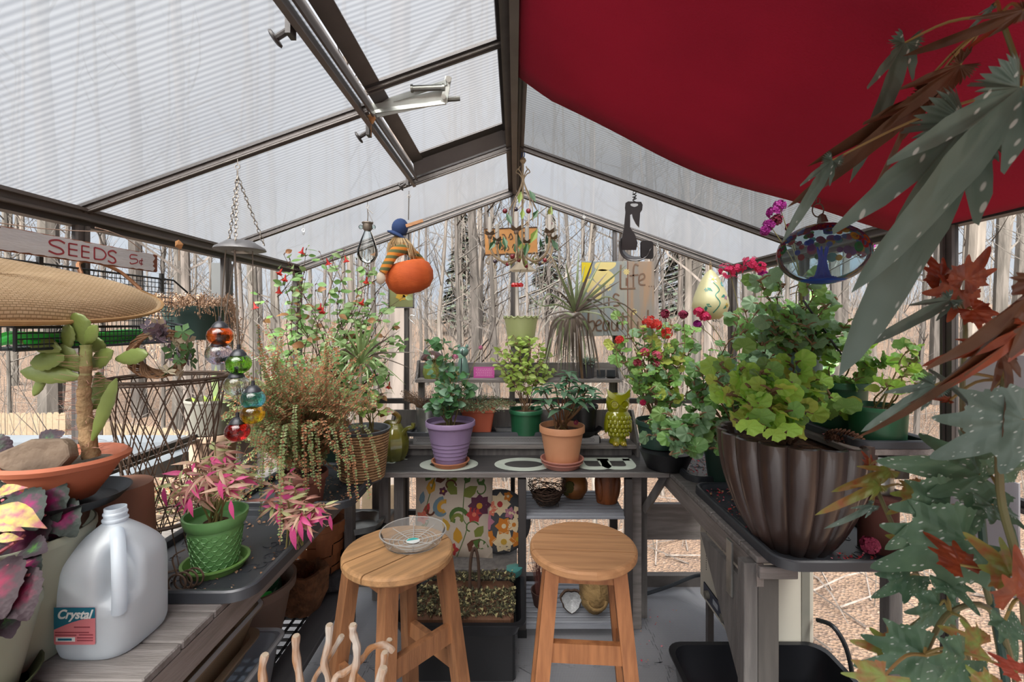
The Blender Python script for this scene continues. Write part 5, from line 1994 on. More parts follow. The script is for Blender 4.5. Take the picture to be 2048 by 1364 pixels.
# painted gourd, picture, hooks
tp0 = P(1421, 528, 2.40)
t = thing('painted_gourd', 'pale yellow gourd birdhouse painted with flowers and vines in the back right corner', 'birdhouse', tp0)
mb = MB().at((0, 0, 0))
eye_hook(mb, (0, 0, .02))
mb.tube([(0, 0, -.005), (.0, 0, -.03)], .006, 8)
mb.build('hanger', M('gourd_stem', '#a08a68', '#7c6a4f', rough=.9), t)
go = Vector((0, 0, -.17))
def gr(z):
 # radius of the gourd at height z
 pr_ = [(-.125, .0), (-.12, .045), (-.09, .078), (-.05, .092), (-.01, .086), (.03, .072), (.07, .055), (.10, .040), (.125, .022), (.14, .006)]
 for (a, ra), (b_, rb) in zip(pr_[:-1], pr_[1:]):
  if a <= z <= b_:
   return ra + (rb - ra) * (z - a) / (b_ - a)
 return .001
MB().at(go).lathe([(gr(z) if i else 0, z) for i, z in enumerate([-.125, -.12, -.105, -.09, -.07, -.05, -.03, -.01, .01, .03, .05, .07, .085, .10, .112, .125, .14])], 32).build('gourd_body', M('pale_yellow_gourd', '#d9d5a8', '#c9c592', rough=.4), t)


def on_gourd(mb_):
 out = []
 for u, v, w_ in mb_.v:
  r_ = gr(v) + .0012 + w_
  a = u / max(r_, .02)
  out.append(go + Vector((r_ * math.sin(a), -r_ * math.cos(a), v)))
 mb_.v = [tuple(p) for p in out]


m_gp = [M('gourd_teal', '#2f7d6c', '#24665a', rough=.5), M('gourd_white', '#eeeadd', '#dcd7c6', rough=.5), M('gourd_yellow', '#dfba39', '#c7a22c', rough=.5), M('gourd_pink', '#b07fa8', '#99698f', rough=.5), M('gourd_blue', '#5fb0b8', '#4c959d', rough=.5)]
mb = MB()
mb.m = 0
mb.ribbon(smoothpts([(-.01, .07, 0), (.015, .03, 0), (-.01, 0, 0), (.01, -.04, 0), (-.02, -.09, 0)], 4), .005, 0, .0005)
for x, y, a in ((-.02, .02, 2.4), (.018, -.01, .4), (-.03, -.06, 2.6), (.03, -.07, .6), (-.055, -.085, 1.7)):
 ca, sa = math.cos(a), math.sin(a)
 mb.prism([(x, y), (x + .02 * ca - .008 * sa, y + .02 * sa + .008 * ca), (x + .032 * ca, y + .032 * sa), (x + .02 * ca + .008 * sa, y + .02 * sa - .008 * ca)], 0, .0006)
for x, y, c_, m_, n_, r_ in ((-.008, .085, 1, 2, 5, .026), (.045, .06, 4, 1, 8, .016), (.05, -.01, 3, 3, 4, .016), (.055, -.05, 2, 0, 5, .014), (-.05, .03, 4, 2, 5, .012)):
 mb.m = c_
 for k in range(n_):
  a = k * 2 * PI / n_ + .5
  mb.prism([(x, y), (x + r_ * .6 * math.cos(a - .4), y + r_ * .6 * math.sin(a - .4)), (x + r_ * math.cos(a), y + r_ * math.sin(a)), (x + r_ * .6 * math.cos(a + .4), y + r_ * .6 * math.sin(a + .4))], 0, .0006)
 mb.m = m_
 mb.prism([(x + r_ * .25 * math.cos(k * PI / 3), y + r_ * .25 * math.sin(k * PI / 3)) for k in range(6)], .0004, .0012)
on_gourd(mb)
mb.build('painted_flowers', m_gp, t, smooth=False)

tp0 = P(803, 590, 2.44)
t = thing('glass_picture', 'framed glass picture of a yellow flower on the back wall behind the cloth pumpkin', 'picture', tp0)
mb = MB()
for a, b_ in (((-.07, -.004, -.07), (.068, .004, -.064)), ((-.07, -.004, .07), (.068, .004, .076)), ((-.07, -.004, -.07), (-.064, .004, .076)), ((.062, -.004, -.07), (.068, .004, .076))):
 mb.box(a, b_)
mb.build('frame', m_alu_dark, t, smooth=False)
MB().box((-.064, -.001, -.064), (.062, .001, .07)).build('glass_panel', M('pale_green_glass', '#b9bf8d', '#a4ab79', rough=.2, transl=.5), t, smooth=False)
pr = MB()
motif_flower(pr, 0, 0, .035, 7, 'gold', 'ochre')
pr.v = [(p[0], -.0015 - p[2], p[1]) for p in pr.v]
pr.build('painted_flower', [CP[k] for k in CPK], t, smooth=False)
for px, py, D in ((824, 640, 2.42),):
 p = P(px, py, D)
 t = MB().tube(smoothpts([(.012, 0, .022), (-.004, 0, .026), (-.014, 0, .016), (-.012, 0, .004), (.004, 0, -.012), (.012, 0, -.022)], 4), .0022, 6).build('wire_hook', m_steel)
 t.location = p
 tag(t, 'silver S shaped wire hook on the left post of the back wall', 'hook')
for i, (px, py, D, lb) in enumerate(((607, 455, 1.86, 'tiny eye hook with a black link under the left roof slope'), (1168, 430, 2.4, 'small silver eye hook on the right gable beam by the chandelier'), (1315, 488, 2.4, 'small round eye hook on the gable beam by the black bracket'))):
 mb = MB()
 eye_hook(mb, (0, 0, .01))
 mb.tube([(0, 0, -.014), (.004, 0, -.022), (.0, 0, -.03), (-.004, 0, -.024)], .0015, 5)
 t = mb.build('eye_hook', m_steel)
 t.location = P(px, py, D)
 tag(t, lb, 'hook')

# curved leather-look saddle bracket
tp0 = P(1269, 380, 1.88)
t = thing('curved_bracket', 'black curved hanging bracket with a bottle opener shaped top', 'bracket', tp0)
m_brk = M('black_brown_lacquer', '#2f2a2b', '#221e1f', rough=.28, nscale=6)
mb = MB()
eye_hook(mb, (0, 0, .01))
for i in range(14):
 a = i * 1.1
 mb.tube([(.008 * math.cos(a), .006 * math.sin(a), -.012 - .002 * i), (.008 * math.cos(a + 1.6), .006 * math.sin(a + 1.6), -.016 - .002 * i)], .0018, 4)
mb.tube(smoothpts([(.004, 0, -.03), (-.006, 0, -.042), (.004, 0, -.05), (.001, 0, -.062)]), .0024, 5)
mb.build('wire_hook', m_alu_dark, t)


def brp(x, y):   # from the crop: pixels to local
 return ((x - 1269) * 1.88 / F, -(y - 380) * 1.88 / F)


ol = [brp(*p) for p in ((1251, 406), (1256, 403), (1282, 404), (1285, 410), (1284, 420), (1280, 426), (1278, 455), (1272, 448), (1266, 436), (1264, 428), (1260, 430), (1260, 455), (1270, 470), (1275, 486), (1272, 500), (1243, 500), (1243, 480), (1248, 455), (1251, 424), (1250, 415))]
mb = MB().at((0, 0, 0), (PI / 2, 0, 0))
mb.prism(ol, -.003, .003)
mb.build('plate', m_brk, t, smooth=False)
MB().at((brp(1268, 411)[0], -.004, brp(1268, 411)[1]), (PI / 2, 0, 0)).prism([(.016 * math.cos(k * PI / 8), .007 * math.sin(k * PI / 8) + .002 * abs(math.cos(k * PI / 8))) for k in range(16)], -.0006, .0006).build('opening', M('opening_light', '#b9bdc1', '#b0b4b8', rough=.6), t, smooth=False)
# the curled saddle: a U band, open to the right
pts = [brp(*p) for p in ((1244, 478), (1244, 496), (1248, 509), (1258, 518), (1272, 521), (1288, 519), (1300, 511), (1306, 498))]
pts = [(p.x, p.y) for p in smoothpts([Vector((a, b_, 0)) for a, b_ in pts], 3)]
vs_ = []
for x, z in pts:
 vs_ += [(x - .020, -.035, z - .008), (x + .014, .05, z + .020)]
fs = [(i * 2, i * 2 + 1, i * 2 + 3, i * 2 + 2) for i in range(len(pts) - 1)]
o_ = MB().raw(vs_, fs).build('saddle', m_brk, t)
sm = o_.modifiers.new('thickness', 'SOLIDIFY')
sm.thickness = .004
x1, z1 = pts[-1]
MB().at((x1 - .028, -.01, z1 - .004), (PI / 2, 0, .5)).prism(rrect(-.034, -.038, .034, .036, .014), -.003, .003).build('end_plate', m_brk, t)

# big blown glass globe
tp0 = P(1636, 383, 1.27)
gc = P(1645, 508, 1.27) - tp0
t = thing('glass_globe_ornament', 'big clear glass globe with coloured spots and a blue glass tree inside', 'ornament', tp0)
mb = MB()
chain(mb, (0, 0, .02), (0, 0, -.035), .014, .0013, .005)
c = Vector((0, 0, -.052))
mb.tube([c + Vector((.016 * math.cos(a), 0, .019 * math.sin(a))) for a in (k * PI / 8 for k in range(16))], .0018, 5, closed=True)
mb.tube([gc + Vector((0, 0, .088)), gc + Vector((-.002, 0, .105)), gc + Vector((-.006, 0, .11))], [.014, .010, .006], 8)
mb.build('chain', m_chain, t)
GR = (.113, .113, .085)
MB().at(gc).ball((0, 0, 0), GR, 40, 24).build('glass_shell', glass('globe_glass', '#d9e8ec', blend=.12, rough=.02, milky=.09, milk='#eef8fc'), t)
cols = ['#c8202e', '#e07a1f', '#7a2f8c', '#2b59c4', '#2f8f4b', '#c2537d', '#5c86d8', '#8e1f55', '#e3b22a', '#4aa6a8']
def lite(h, k=.38):
 return '#' + ''.join('%02x' % int(int(h[i:i + 2], 16) * (1 - k) + 255 * k) for i in (1, 3, 5))


sp_m = [glass('glass_spot_%d' % i, lite(c_), blend=.04, milky=.55, milk=lite(c_, .2)) for i, c_ in enumerate(cols)]
gq = random.Random(4)
spots_ = [MB() for _ in cols]
for i in range(130):
 a = gq.uniform(0, 2 * PI)
 el = gq.uniform(-.05, 1.15)
 d = Vector((math.cos(a) * math.cos(el) * GR[0], math.sin(a) * math.cos(el) * GR[1], math.sin(el) * GR[2]))
 n_ = Vector((d.x / GR[0] ** 2, d.y / GR[1] ** 2, d.z / GR[2] ** 2)).normalized()
 s_ = gq.uniform(.007, .0140)
 sm_ = spots_[i % len(cols)]
 m4 = frame_mat(gc + d * .985, n_.orthogonal(), n_)
 sm_.T = m4
 sm_.prism([(s_ * math.cos(k * PI / 5), s_ * math.sin(k * PI / 5)) for k in range(10)], -.001, .001)
for mb, m_, c_ in zip(spots_, sp_m, ('red', 'orange', 'purple', 'blue', 'green', 'rose', 'light blue', 'wine', 'yellow', 'teal')):
 mb.build('glass_spots', m_, t, smooth=False, label=c_ + ' glass spots', kind='stuff')
m_bg = glass('cobalt_glass', '#4f8ff6', blend=.05, milky=.7, milk='#2f74f2')
mb = MB()
z0 = -.075
for k in range(7):
 a = k * 2 * PI / 7 + .4
 mb.tube(smoothpts([gc + Vector((.030 * math.cos(a), .030 * math.sin(a), -.072)), gc + Vector((.016 * math.cos(a), .016 * math.sin(a), -.066)), gc + Vector((.010 * math.cos(a), .010 * math.sin(a), -.045)), gc + Vector((.007 * math.cos(a), .007 * math.sin(a), -.015)), gc + Vector((.014 * math.cos(a), .012 * math.sin(a), .02))]), [.009, .008, .007, .006, .005, .004, .003, .002], 6)
mb.build('blue_tree', m_bg, t)
MB().at(gc).lathe([(0, -.0845), (.03, -.082), (.052, -.0755), (.06, -.0715), (.05, -.073), (.03, -.076), (0, -.078)], 32).build('blue_base', m_bg, t)

# ================================================================== signs
# SEEDS sign hung along the left eave
y0, y1 = .955, 1.40
t = thing('seeds_sign', 'weathered white plank sign reading SEEDS 5 cents in red under the left eave', 'sign', (-1.105, (y0 + y1) / 2, CAMZ + .181), (0, 0, 0))
Ls = y1 - y0
m_wp = M('chipped_white_paint', '#dfe4ec', '#cdd3dc', rough=.7, nscale=10, stretch=(4, 1, 6), bump=.15)
m_rust = M('bare_reddish_wood', '#7a4630', '#5c3324', rough=.8)
MB().box((-.006, -Ls / 2, -.0265), (.006, Ls / 2, .0265), .002).build('plank', m_rust, t, smooth=False)
ol = []
e = random.Random(9)
n_ = 40
for i in range(n_ + 1):
 ol.append((-Ls / 2 + .012 + (Ls - .03) * i / n_, -.026 + e.uniform(0, .003)))
for i in range(8):
 ol.append((Ls / 2 - .016 + e.uniform(-.006, .006), -.022 + .044 * i / 7))
for i in range(n_ + 1):
 ol.append((Ls / 2 - .018 - (Ls - .03) * i / n_, .026 - e.uniform(0, .0025)))
for i in range(8):
 ol.append((-Ls / 2 + .012 + e.uniform(-.004, .008), .022 - .044 * i / 7))
mb = MB().at((.0062, 0, 0), (PI / 2, 0, PI / 2))
mb.prism(ol, 0, .0006)
mb.build('white_paint', m_wp, t, smooth=False)
m_rp = M('red_paint', '#a33b46', '#8d2f3a', rough=.6)


def S_(x, y, w_, h, top=1):
 return smoothpts([(x + w_, y + h * .86, 0), (x + w_ * .6, y + h, 0), (x + w_ * .1, y + h * .85, 0), (x + w_ * .15, y + h * .6, 0), (x + w_ * .75, y + h * .42, 0), (x + w_ * .9, y + h * .15, 0), (x + w_ * .5, y, 0), (x, y + h * .15, 0)], 4)


def sy_(px):   # sign coordinate along its length for a photo column
 return -1.099 * F / (px - 1030) - (y0 + y1) / 2


mb = MB().at((.0068, 0, 0), (PI / 2, 0, PI / 2))
a = sy_(96); b_ = sy_(129)
mb.ribbon(S_(a, -.017, b_ - a, .034), .0042)
for xa_, xb_ in ((137, 154), (163, 178)):
 a, b_ = sy_(xa_), sy_(xb_)
 mb.ribbon([(a, .014), (a, -.016)], .0040)
 for yy in (.014, .0, -.015):
  mb.ribbon([(a, yy), (b_, yy)], .0036)
a, b_ = sy_(188), sy_(211)
mb.ribbon([(a, .015), (a, -.015)], .0040)
mb.ribbon(smoothpts([(a, .015, 0), (a + (b_ - a) * .7, .012, 0), (b_, 0, 0), (a + (b_ - a) * .7, -.013, 0), (a, -.015, 0)], 4), .0038)
a, b_ = sy_(215), sy_(232)
mb.ribbon(S_(a, -.019, b_ - a, .034), .0044)
a, b_ = sy_(259), sy_(274)
mb.ribbon(smoothpts([(b_, .014, 0), (a + .004, .013, 0), (a + .002, .002, 0), (b_ - .003, .003, 0), (b_, -.006, 0), (a + .006, -.013, 0), (a, -.009, 0)], 3), .003)
a, b_ = sy_(279), sy_(285)
mb.ribbon(smoothpts([(b_, .002, 0), (a, .0, 0), (a, -.008, 0), (b_, -.009, 0)], 3), .0026)
mb.ribbon([((a + b_) / 2 + .002, .008), ((a + b_) / 2 - .001, -.014)], .0022)
mb.build('red_lettering', m_rp, t, smooth=False)
mb = MB()
mb.tube(smoothpts([(.01, -.22, .03), (.005, -.1, .04), (0, .06, .066), (.0, .02, .068)]), .0012, 4)
mb.tube(smoothpts([(0, .02, .07), (.004, .1, .06), (.006, .17, .028)]), .0012, 4)
mb.build('hanging_cord', M('pinkish_cord', '#b9a294', '#a08a7d', rough=.9), t)

# Life is beautiful sign
x0, x1 = P(1162, 0, 2.43).x, P(1308, 0, 2.43).x
z0, z1 = P(0, 672, 2.43).z, P(0, 523, 2.43).z
tc_ = Vector(((x0 + x1) / 2, 2.43, (z0 + z1) / 2))
t = thing('painted_sign', 'weathered board sign reading Life... is beautiful with a big yellow flower', 'sign', tc_)
Wd, Hd = x1 - x0, z1 - z0
b1 = M('blue_grey_board', '#8f9ba0', '#a3a298', rough=.8, nscale=4, amount=1, stretch=(8, 8, 1))
b2 = M('tan_grey_board', '#a68c75', '#8f8c86', rough=.8, nscale=4, amount=1, stretch=(8, 8, 1))
ed = [-Wd / 2, -Wd / 2 + .121, -Wd / 2 + .248, Wd / 2]
for i in range(3):
 MB().box((ed[i] + .001, -.008, -Hd / 2 + .002 * i), (ed[i + 1] - .001, .006, Hd / 2), .0015).build('board', b1 if i < 2 else b2, t, smooth=False)
MB().box((ed[2] - .003, -.0085, -Hd / 2), (ed[2] + .001, .002, Hd / 2)).build('joint_strip', m_rust, t, smooth=False)
m_brw = M('brown_paint', '#6d5544', '#5b4638', rough=.7)
m_yel = M('bright_yellow_paint', '#e3cf1f', '#d6bb1c', rough=.6)
m_pale = M('pale_yellow_paint', '#e6d795', '#dccb80', rough=.6)


def lp_(px, py):
 return (px - 1235) * 2.43 / F * 1.0 - (tc_.x - P(1235, 0, 2.43).x), -(py - 597.5) * 2.43 / F


pr = MB().at((0, -.0082, 0), (PI / 2, 0, 0))
pr.prism([lp_(*p) for p in ((1163, 525), (1184, 526), (1182, 545), (1172, 562), (1163, 566))], 0, .0006)
pr.build('flower_centre', m_yel, t, smooth=False)
pr = MB().at((0, -.0082, 0), (PI / 2, 0, 0))
for cx_, cy_, rx, ry, a in ((1210, 530, 22, 12, .2), (1207, 555, 22, 16, -.2), (1185, 578, 24, 13, -.9)):
 pr.prism([lp_(cx_ + rx * math.cos(k * PI / 10) * math.cos(a) - ry * math.sin(k * PI / 10) * math.sin(a), min(672, max(525, cy_ - (rx * math.cos(k * PI / 10) * math.sin(a) + ry * math.sin(k * PI / 10) * math.cos(a))))) for k in range(20)], 0, .0005)
for cx_, cy_ in ((1252, 544), (1216, 576), (1267, 624)):
 for k in range(8):
  a = k * PI / 4
  pr.prism([lp_(cx_ + r_ * math.cos(a + b_), cy_ + r_ * math.sin(a + b_)) for r_, b_ in ((0, 0), (5, -.3), (7, 0), (5, .3))], 0, .0007)
pr.build('painted_flower', m_pale, t, smooth=False)
pr = MB().at((0, -.0090, 0), (PI / 2, 0, 0))


def strk(pts, wd=.0085):
 pr.ribbon(smoothpts([Vector((*lp_(*p), 0)) for p in pts], 4) if len(pts) > 2 else [lp_(*p) for p in pts], wd, 0, .0005)


strk([(1241, 530), (1240, 550), (1240, 578)], .010)
strk([(1240, 578), (1270, 577)])
strk([(1252, 556), (1252, 572)])
strk([(1276, 532), (1270, 529), (1266, 540), (1266, 575)])
strk([(1258, 552), (1276, 550)])
strk([(1278, 562), (1288, 556), (1286, 548), (1278, 552), (1278, 568), (1290, 570)])
for x in (1296, 1301, 1306):
 strk([(x, 573), (x + 2, 573)], .006)
strk([(1217, 594), (1217, 612)])
strk([(1238, 592), (1230, 588), (1226, 596), (1236, 602), (1238, 610), (1226, 612)], .009)
strk([(1177, 618), (1176, 640), (1177, 663)], .010)
strk([(1177, 645), (1186, 642), (1189, 652), (1184, 662), (1177, 660)])
strk([(1192, 652), (1202, 646), (1198, 640), (1192, 646), (1193, 660), (1203, 661)])
strk([(1216, 642), (1207, 644), (1206, 658), (1214, 660), (1217, 643), (1218, 661)])
strk([(1223, 642), (1223, 658), (1231, 660), (1234, 643), (1235, 662)])
strk([(1245, 625), (1244, 660)], .009)
strk([(1236, 634), (1256, 633)])
strk([(1255, 646), (1255, 662)])
strk([(1271, 622), (1264, 622), (1262, 635), (1262, 665)])
strk([(1275, 643), (1275, 658), (1284, 660), (1286, 643), (1287, 661)])
strk([(1295, 620), (1294, 661)], .009)
pr.build('brown_lettering', m_brw, t, smooth=False)

# ================================================================== left wall: wire basket shelf, tray, wreath etc
t = thing('wire_shelf', 'black wire grid basket shelf hanging on the left wall', 'wire shelf', (-1.05, 1.2, CAMZ))
mb = MB()
yA, yB = -.29, .18       # front rim run (world .78..1.38)
xF, xB = .05, -.105
# front face grid
for z in (-.010, -.022, -.034, -.046, -.056):
 mb.tube([(xF, yA, z), (xF, yB, z)], .0014 if -.05 < z < -.012 else .003, 4)
n_ = 42
for i in range(n_ + 1):
 y = yA + (yB - yA) * i / n_
 mb.tube([(xF, y, -.010), (xF, y, -.056)], .0011, 4)
 mb.tube([(xF, y, -.056), (xB, y, -.056)], .0011, 4)
for i in range(6):
 x = xF + (xB - xF) * i / 5
 mb.tube([(x, yA, -.056), (x, yB, -.056)], .0014, 4)
# back panel rising above
for i in range(56):
 y = -.45 + i * .0142
 mb.tube([(xB, y, -.056), (xB, y, .145)], .0011, 4)
for i in range(14):
 z = -.056 + i * .0154
 mb.tube([(xB, -.45, z), (xB, .34, z)], .0012, 4)
mb.tube([(xB, -.45, .145), (xB, .34, .142), (xB, .45, .08), (xB, .52, -.02)], .003, 6)
# sides
for y in (yA, yB):
 mb.tube([(xF, y, -.010), (xB, y, .02)], .003, 6)
 for i in range(12):
  x = xF + (xB - xF) * i / 11
  mb.tube([(x, y, -.056), (x, y, -.012 + .03 * i / 11)], .0011, 4)
for y in (yA, yB):
 mb.tube([(xF, y, -.010), (xF, y, -.058)], .0035, 6)
mb.build('wire_grid', m_blackwire, t, smooth=False)
MB().box((-.108, .28, .10), (-.100, .29, .16)).box((-.108, -.1, .10), (-.100, -.09, .16)).build('wall_hook', m_black, t, smooth=False)
hp = []
for k in range(2):
 for (x, y) in ((.030, -.24), (.032, -.1), (.034, .06), (.0, .12), (-.03, .05), (-.03, -.1), (-.02, -.22), (.0, -.26)):
  hp.append((-1.05 + x + .008 * k - .01, 1.2 + y, CAMZ - .045 + .012 * k + .006 * math.sin(y * 20)))
tag(MB().tube(smoothpts(hp, 5), .0085, 8).build('garden_hose', m_hoseb), 'bright green hose coiled inside the wire basket shelf', 'hose')


def wicker():
 m = bpy.data.materials.new('tan_wicker')
 nt, b = nodes_of(m)
 L = nt.links.new
 tcn = nt.nodes.new('ShaderNodeTexCoord')
 br_ = nt.nodes.new('ShaderNodeTexBrick')
 br_.inputs['Scale'].default_value = 1
 br_.inputs['Brick Width'].default_value = .011
 br_.inputs['Row Height'].default_value = .0042
 br_.inputs['Mortar Size'].default_value = .0007
 br_.inputs['Color1'].default_value = hexc('#e6cba6')
 br_.inputs['Color2'].default_value = hexc('#d8ba92')
 br_.inputs['Mortar'].default_value = hexc('#a98b66')
 mp = nt.nodes.new('ShaderNodeMapping')
 mp.inputs['Rotation'].default_value = (0, 0, PI / 2)
 L(tcn.outputs['Object'], mp.inputs['Vector'])
 L(mp.outputs['Vector'], br_.inputs['Vector'])
 L(br_.outputs['Color'], b.inputs['Base Color'])
 bp = nt.nodes.new('ShaderNodeBump')
 bp.inputs['Strength'].default_value = .8
 bp.inputs['Distance'].default_value = .003
 bp.invert = True
 L(br_.outputs['Fac'], bp.inputs['Height'])
 L(bp.outputs['Normal'], b.inputs['Normal'])
 b.inputs['Roughness'].default_value = .75
 return m


# oval wicker tray: leans on the wall, its woven underside outwards
pA = Vector((-1.145, .90, CAMZ + .128))
pB = Vector((-.985, .90, CAMZ + .002))
cen = (pA + pB) / 2
ax = (pB - pA).normalized()
nrm = Vector((-ax.z, 0, ax.x)) * -1
if nrm.z < 0:
 nrm = -nrm
rot = Matrix((ax, Vector((0, 1, 0)), ax.cross(Vector((0, 1, 0))))).transposed()
if rot.col[2].z < 0:
 rot = Matrix((ax, Vector((0, -1, 0)), ax.cross(Vector((0, -1, 0))))).transposed()
t = thing('wicker_tray', 'large oval tan wicker tray leaning on the left wall in the wire shelf', 'tray', cen, rot.to_euler())
a_, b_ = .104, .44
prof = [(1.04, -.002), (1.03, .004), (1.0, .002), (.97, .008), (.86, .026), (.7, .037), (.45, .043), (.2, .045), (0, .045)]
m_wick = wicker()
mb = MB()
n_ = 72
vs_ = []
for r_, z in prof:
 for k in range(n_):
  an = 2 * PI * k / n_
  vs_.append((a_ * r_ * math.cos(an), b_ * r_ * math.sin(an), z + .0015 * math.sin(k * 6)))
fs = [(i * n_ + k, i * n_ + (k + 1) % n_, (i + 1) * n_ + (k + 1) % n_, (i + 1) * n_ + k) for i in range(len(prof) - 1) for k in range(n_)]
mb.raw(vs_, fs)
wk = mb.build('woven_body', m_wick, t)
mb = MB()
for dz, s_ in ((0, 1.03), (.005, 1.045)):
 mb.tube([(a_ * s_ * math.cos(k * PI / 36), b_ * s_ * math.sin(k * PI / 36), dz - .002) for k in range(72)], .0042, 6, closed=True)
mb.build('rim', M('wicker_rim', '#c29b6b', '#a57f52', rough=.7, nscale=30), t)
MB().tube(smoothpts([(-.10, .30, .0), (-.14, .32, .01), (-.155, .38, .012), (-.12, .43, .01), (-.05, .445, .0)]), .005, 7).build('handle', M('brown_handle', '#a2714c', '#80563a', rough=.6), t)

# dark green planter of dried creeper on the left wall
tp0 = P(390, 640, 1.64)
t = thing('hanging_planter', 'dark green round planter of dry brown creeper on the left wall', 'planter', tp0 + Vector((0, 0, -.07)))
MB().lathe([(0, 0), (.075, 0), (.095, .09), (.10, .10), (.10, .118), (.094, .118), (.088, .09), (.07, .01), (0, .01)], 32).build('pot_body', M('dark_teal_plastic', '#2e4a47', '#223936', rough=.5), t)
mb = MB()
m_dry = [M('dry_brown_leaf', '#a08066', '#7d6250', rough=.9), M('dry_tan_leaf', '#c4a58a', '#a88a70', rough=.9)]
for i in range(150):
 a = q.uniform(0, 6.28)
 L_ = q.uniform(.08, .2)
 p0 = Vector((.06 * math.cos(a), .06 * math.sin(a), .11))
 p1 = p0 + Vector((.05 * math.cos(a), .05 * math.sin(a), q.uniform(.01, .05)))
 p2 = p1 + Vector((.03 * math.cos(a), .03 * math.sin(a), -L_))
 if a > 3.6 and a < 5.8:
  p2.z = p1.z - L_ * .3
 pts = smoothpts([p0, p1, p2], 4)
 mb.m = 0
 mb.tube(pts, .0008, 3)
 for p in pts[1:]:
  for _ in range(3):
   mb.m = q.choice((0, 1))
   mb.at(p + Vector((q.uniform(-.012, .012), q.uniform(-.012, .012), q.uniform(-.008, .012))), (q.uniform(0, 3), q.uniform(0, 3), q.uniform(0, 6)))
   mb.raw([(-.004, 0, 0), (0, -.0022, 0), (.0045, 0, 0), (0, .0022, 0)], [(0, 1, 2, 3)])
   mb.at()
mb.build('dry_creeper', m_dry, t, smooth=False, kind='stuff')

# vine wreath ball with dried flowers
tp0 = P(318, 706, 1.19)
t = thing('vine_wreath', 'round vine wreath with faded flowers hanging below the wire shelf', 'wreath', tp0, (0, 0, .5))
mb = MB()
m_vine = M('brown_vine', '#8d6a4c', '#664830', rough=.8, nscale=10)
for i in range(26):
 ph = q.uniform(0, 6.28)
 pts = []
 for k in range(24):
  a = 2 * PI * k / 24
  r_ = .055 + .012 * math.sin(a * 3 + ph)
  pts.append((r_ * math.cos(a), .032 * math.cos(a * 2 + ph) + q.uniform(-.002, .002), r_ * math.sin(a) + .004 * math.cos(a * 4 + ph)))
 mb.tube(pts, .0018, 4, closed=True)
mb.tube([(0, 0, .06), (.003, 0, .085), (-.003, 0, .10)], .0018, 4)
mb.build('vines', m_vine, t, smooth=False, kind='stuff')
wm = [M('faded_mauve', '#8d7a86', '#6f5e6a', rough=.9), M('faded_cream', '#c9bda3', '#ab9f86', rough=.9), M('silk_green', '#4f7442', '#3a5a31', rough=.7), M('grey_plum', '#5d5560', '#47404a', rough=.8)]
for i in range(26):
 a = q.uniform(-.9, 1.7)
 p = Vector((.055 * math.cos(a) + q.uniform(-.025, .02), q.uniform(-.06, -.025), .055 * math.sin(a) + q.uniform(-.02, .02)))
 mb = MB().at(p, (q.uniform(.6, 1.8), q.uniform(-.6, .6), q.uniform(0, 6)))
 s_ = q.uniform(.018, .027)
 for k in range(5):
  b2_ = k * 2 * PI / 5
  mb.raw([(0, 0, 0), (s_ * .7 * math.cos(b2_ - .5), s_ * .7 * math.sin(b2_ - .5), .003), (s_ * math.cos(b2_), s_ * math.sin(b2_), .006), (s_ * .7 * math.cos(b2_ + .5), s_ * .7 * math.sin(b2_ + .5), .003)], [(0, 1, 2, 3)])
 mb.build('silk_flower' if i % 3 else 'silk_leaf', wm[i % 4], t, smooth=False)

# tall lattice wire waste basket on the left bench
t = thing('wire_waste_basket', 'tall rusty brown lattice wire waste basket on the left bench', 'basket', (-1.005, 1.32, TZ + .001))
m_rw = M('rusty_brown_wire', '#5d4a3c', '#40322a', rough=.6, nscale=20)


def wr(z):   # radius along the height
 f = z / .52
 return .092 + .052 * max(0, (f - .22) / .78) ** 1.3 + (.03 * max(0, (.22 - f) / .22))


mb = MB()
nW = 22
for dr in (-1, 1):
 for k in range(nW):
  pts = []
  for i in range(12):
   z = .115 + (.52 - .115) * i / 11
   a = 2 * PI * k / nW + dr * 1.15 * (i / 11)
   pts.append((wr(z) * math.cos(a), wr(z) * math.sin(a), z))
  mb.tube(pts, .0019, 4)
for k in range(nW):
 a = 2 * PI * k / nW
 mb.tube([(wr(.115) * math.cos(a), wr(.115) * math.sin(a), .115), (.088 * math.cos(a + .1), .088 * math.sin(a + .1), .06), (.115 * math.cos(a + .15), .115 * math.sin(a + .15), .0)], .0019, 4)
mb.build('lattice', m_rw, t, smooth=False)
for z, r_, w2 in ((.52, .1445, .005), (.512, .146, .003), (.115, .094, .0045), (.004, .116, .004)):
 MB().tube([(r_ * math.cos(k * PI / 20), r_ * math.sin(k * PI / 20), z) for k in range(40)], w2, 6, closed=True).build('hoop', m_rw, t)
mb = MB()
for r_ in (.06, .088):
 mb.tube([(r_ * math.cos(k * PI / 16), r_ * math.sin(k * PI / 16), .118) for k in range(32)], .002, 4, closed=True)
for k in range(12):
 a = k * PI / 6
 mb.tube([(0, 0, .118), (.09 * math.cos(a), .09 * math.sin(a), .118)], .0018, 4)
mb.build('wire_base', m_rw, t)
# coiled rusty wire ornament at its foot
mb = MB()
for k in range(4):
 mb.tube([(.022 * math.cos(a) + .008 * k, .01 * k, .026 + .022 * math.sin(a)) for a in (j * PI / 8 for j in range(16))], .0025, 5, closed=True)
mb.tube(smoothpts([(0, 0, .05), (-.01, 0, .09), (.02, 0, .11)]), .002, 5)
t = mb.build('coiled_wire', m_rw)
t.location = (-.84, 1.13, TZ + .006)
tag(t, 'rusty coiled wire curls on the bench behind the white jug', 'wire coil')

# ================================================================== pots and ornaments
m_soil = M('dark_potting_soil', '#3a2a20', '#6b4a35', rough=1, nscale=60, amount=.9, bump=1, bscale=150)


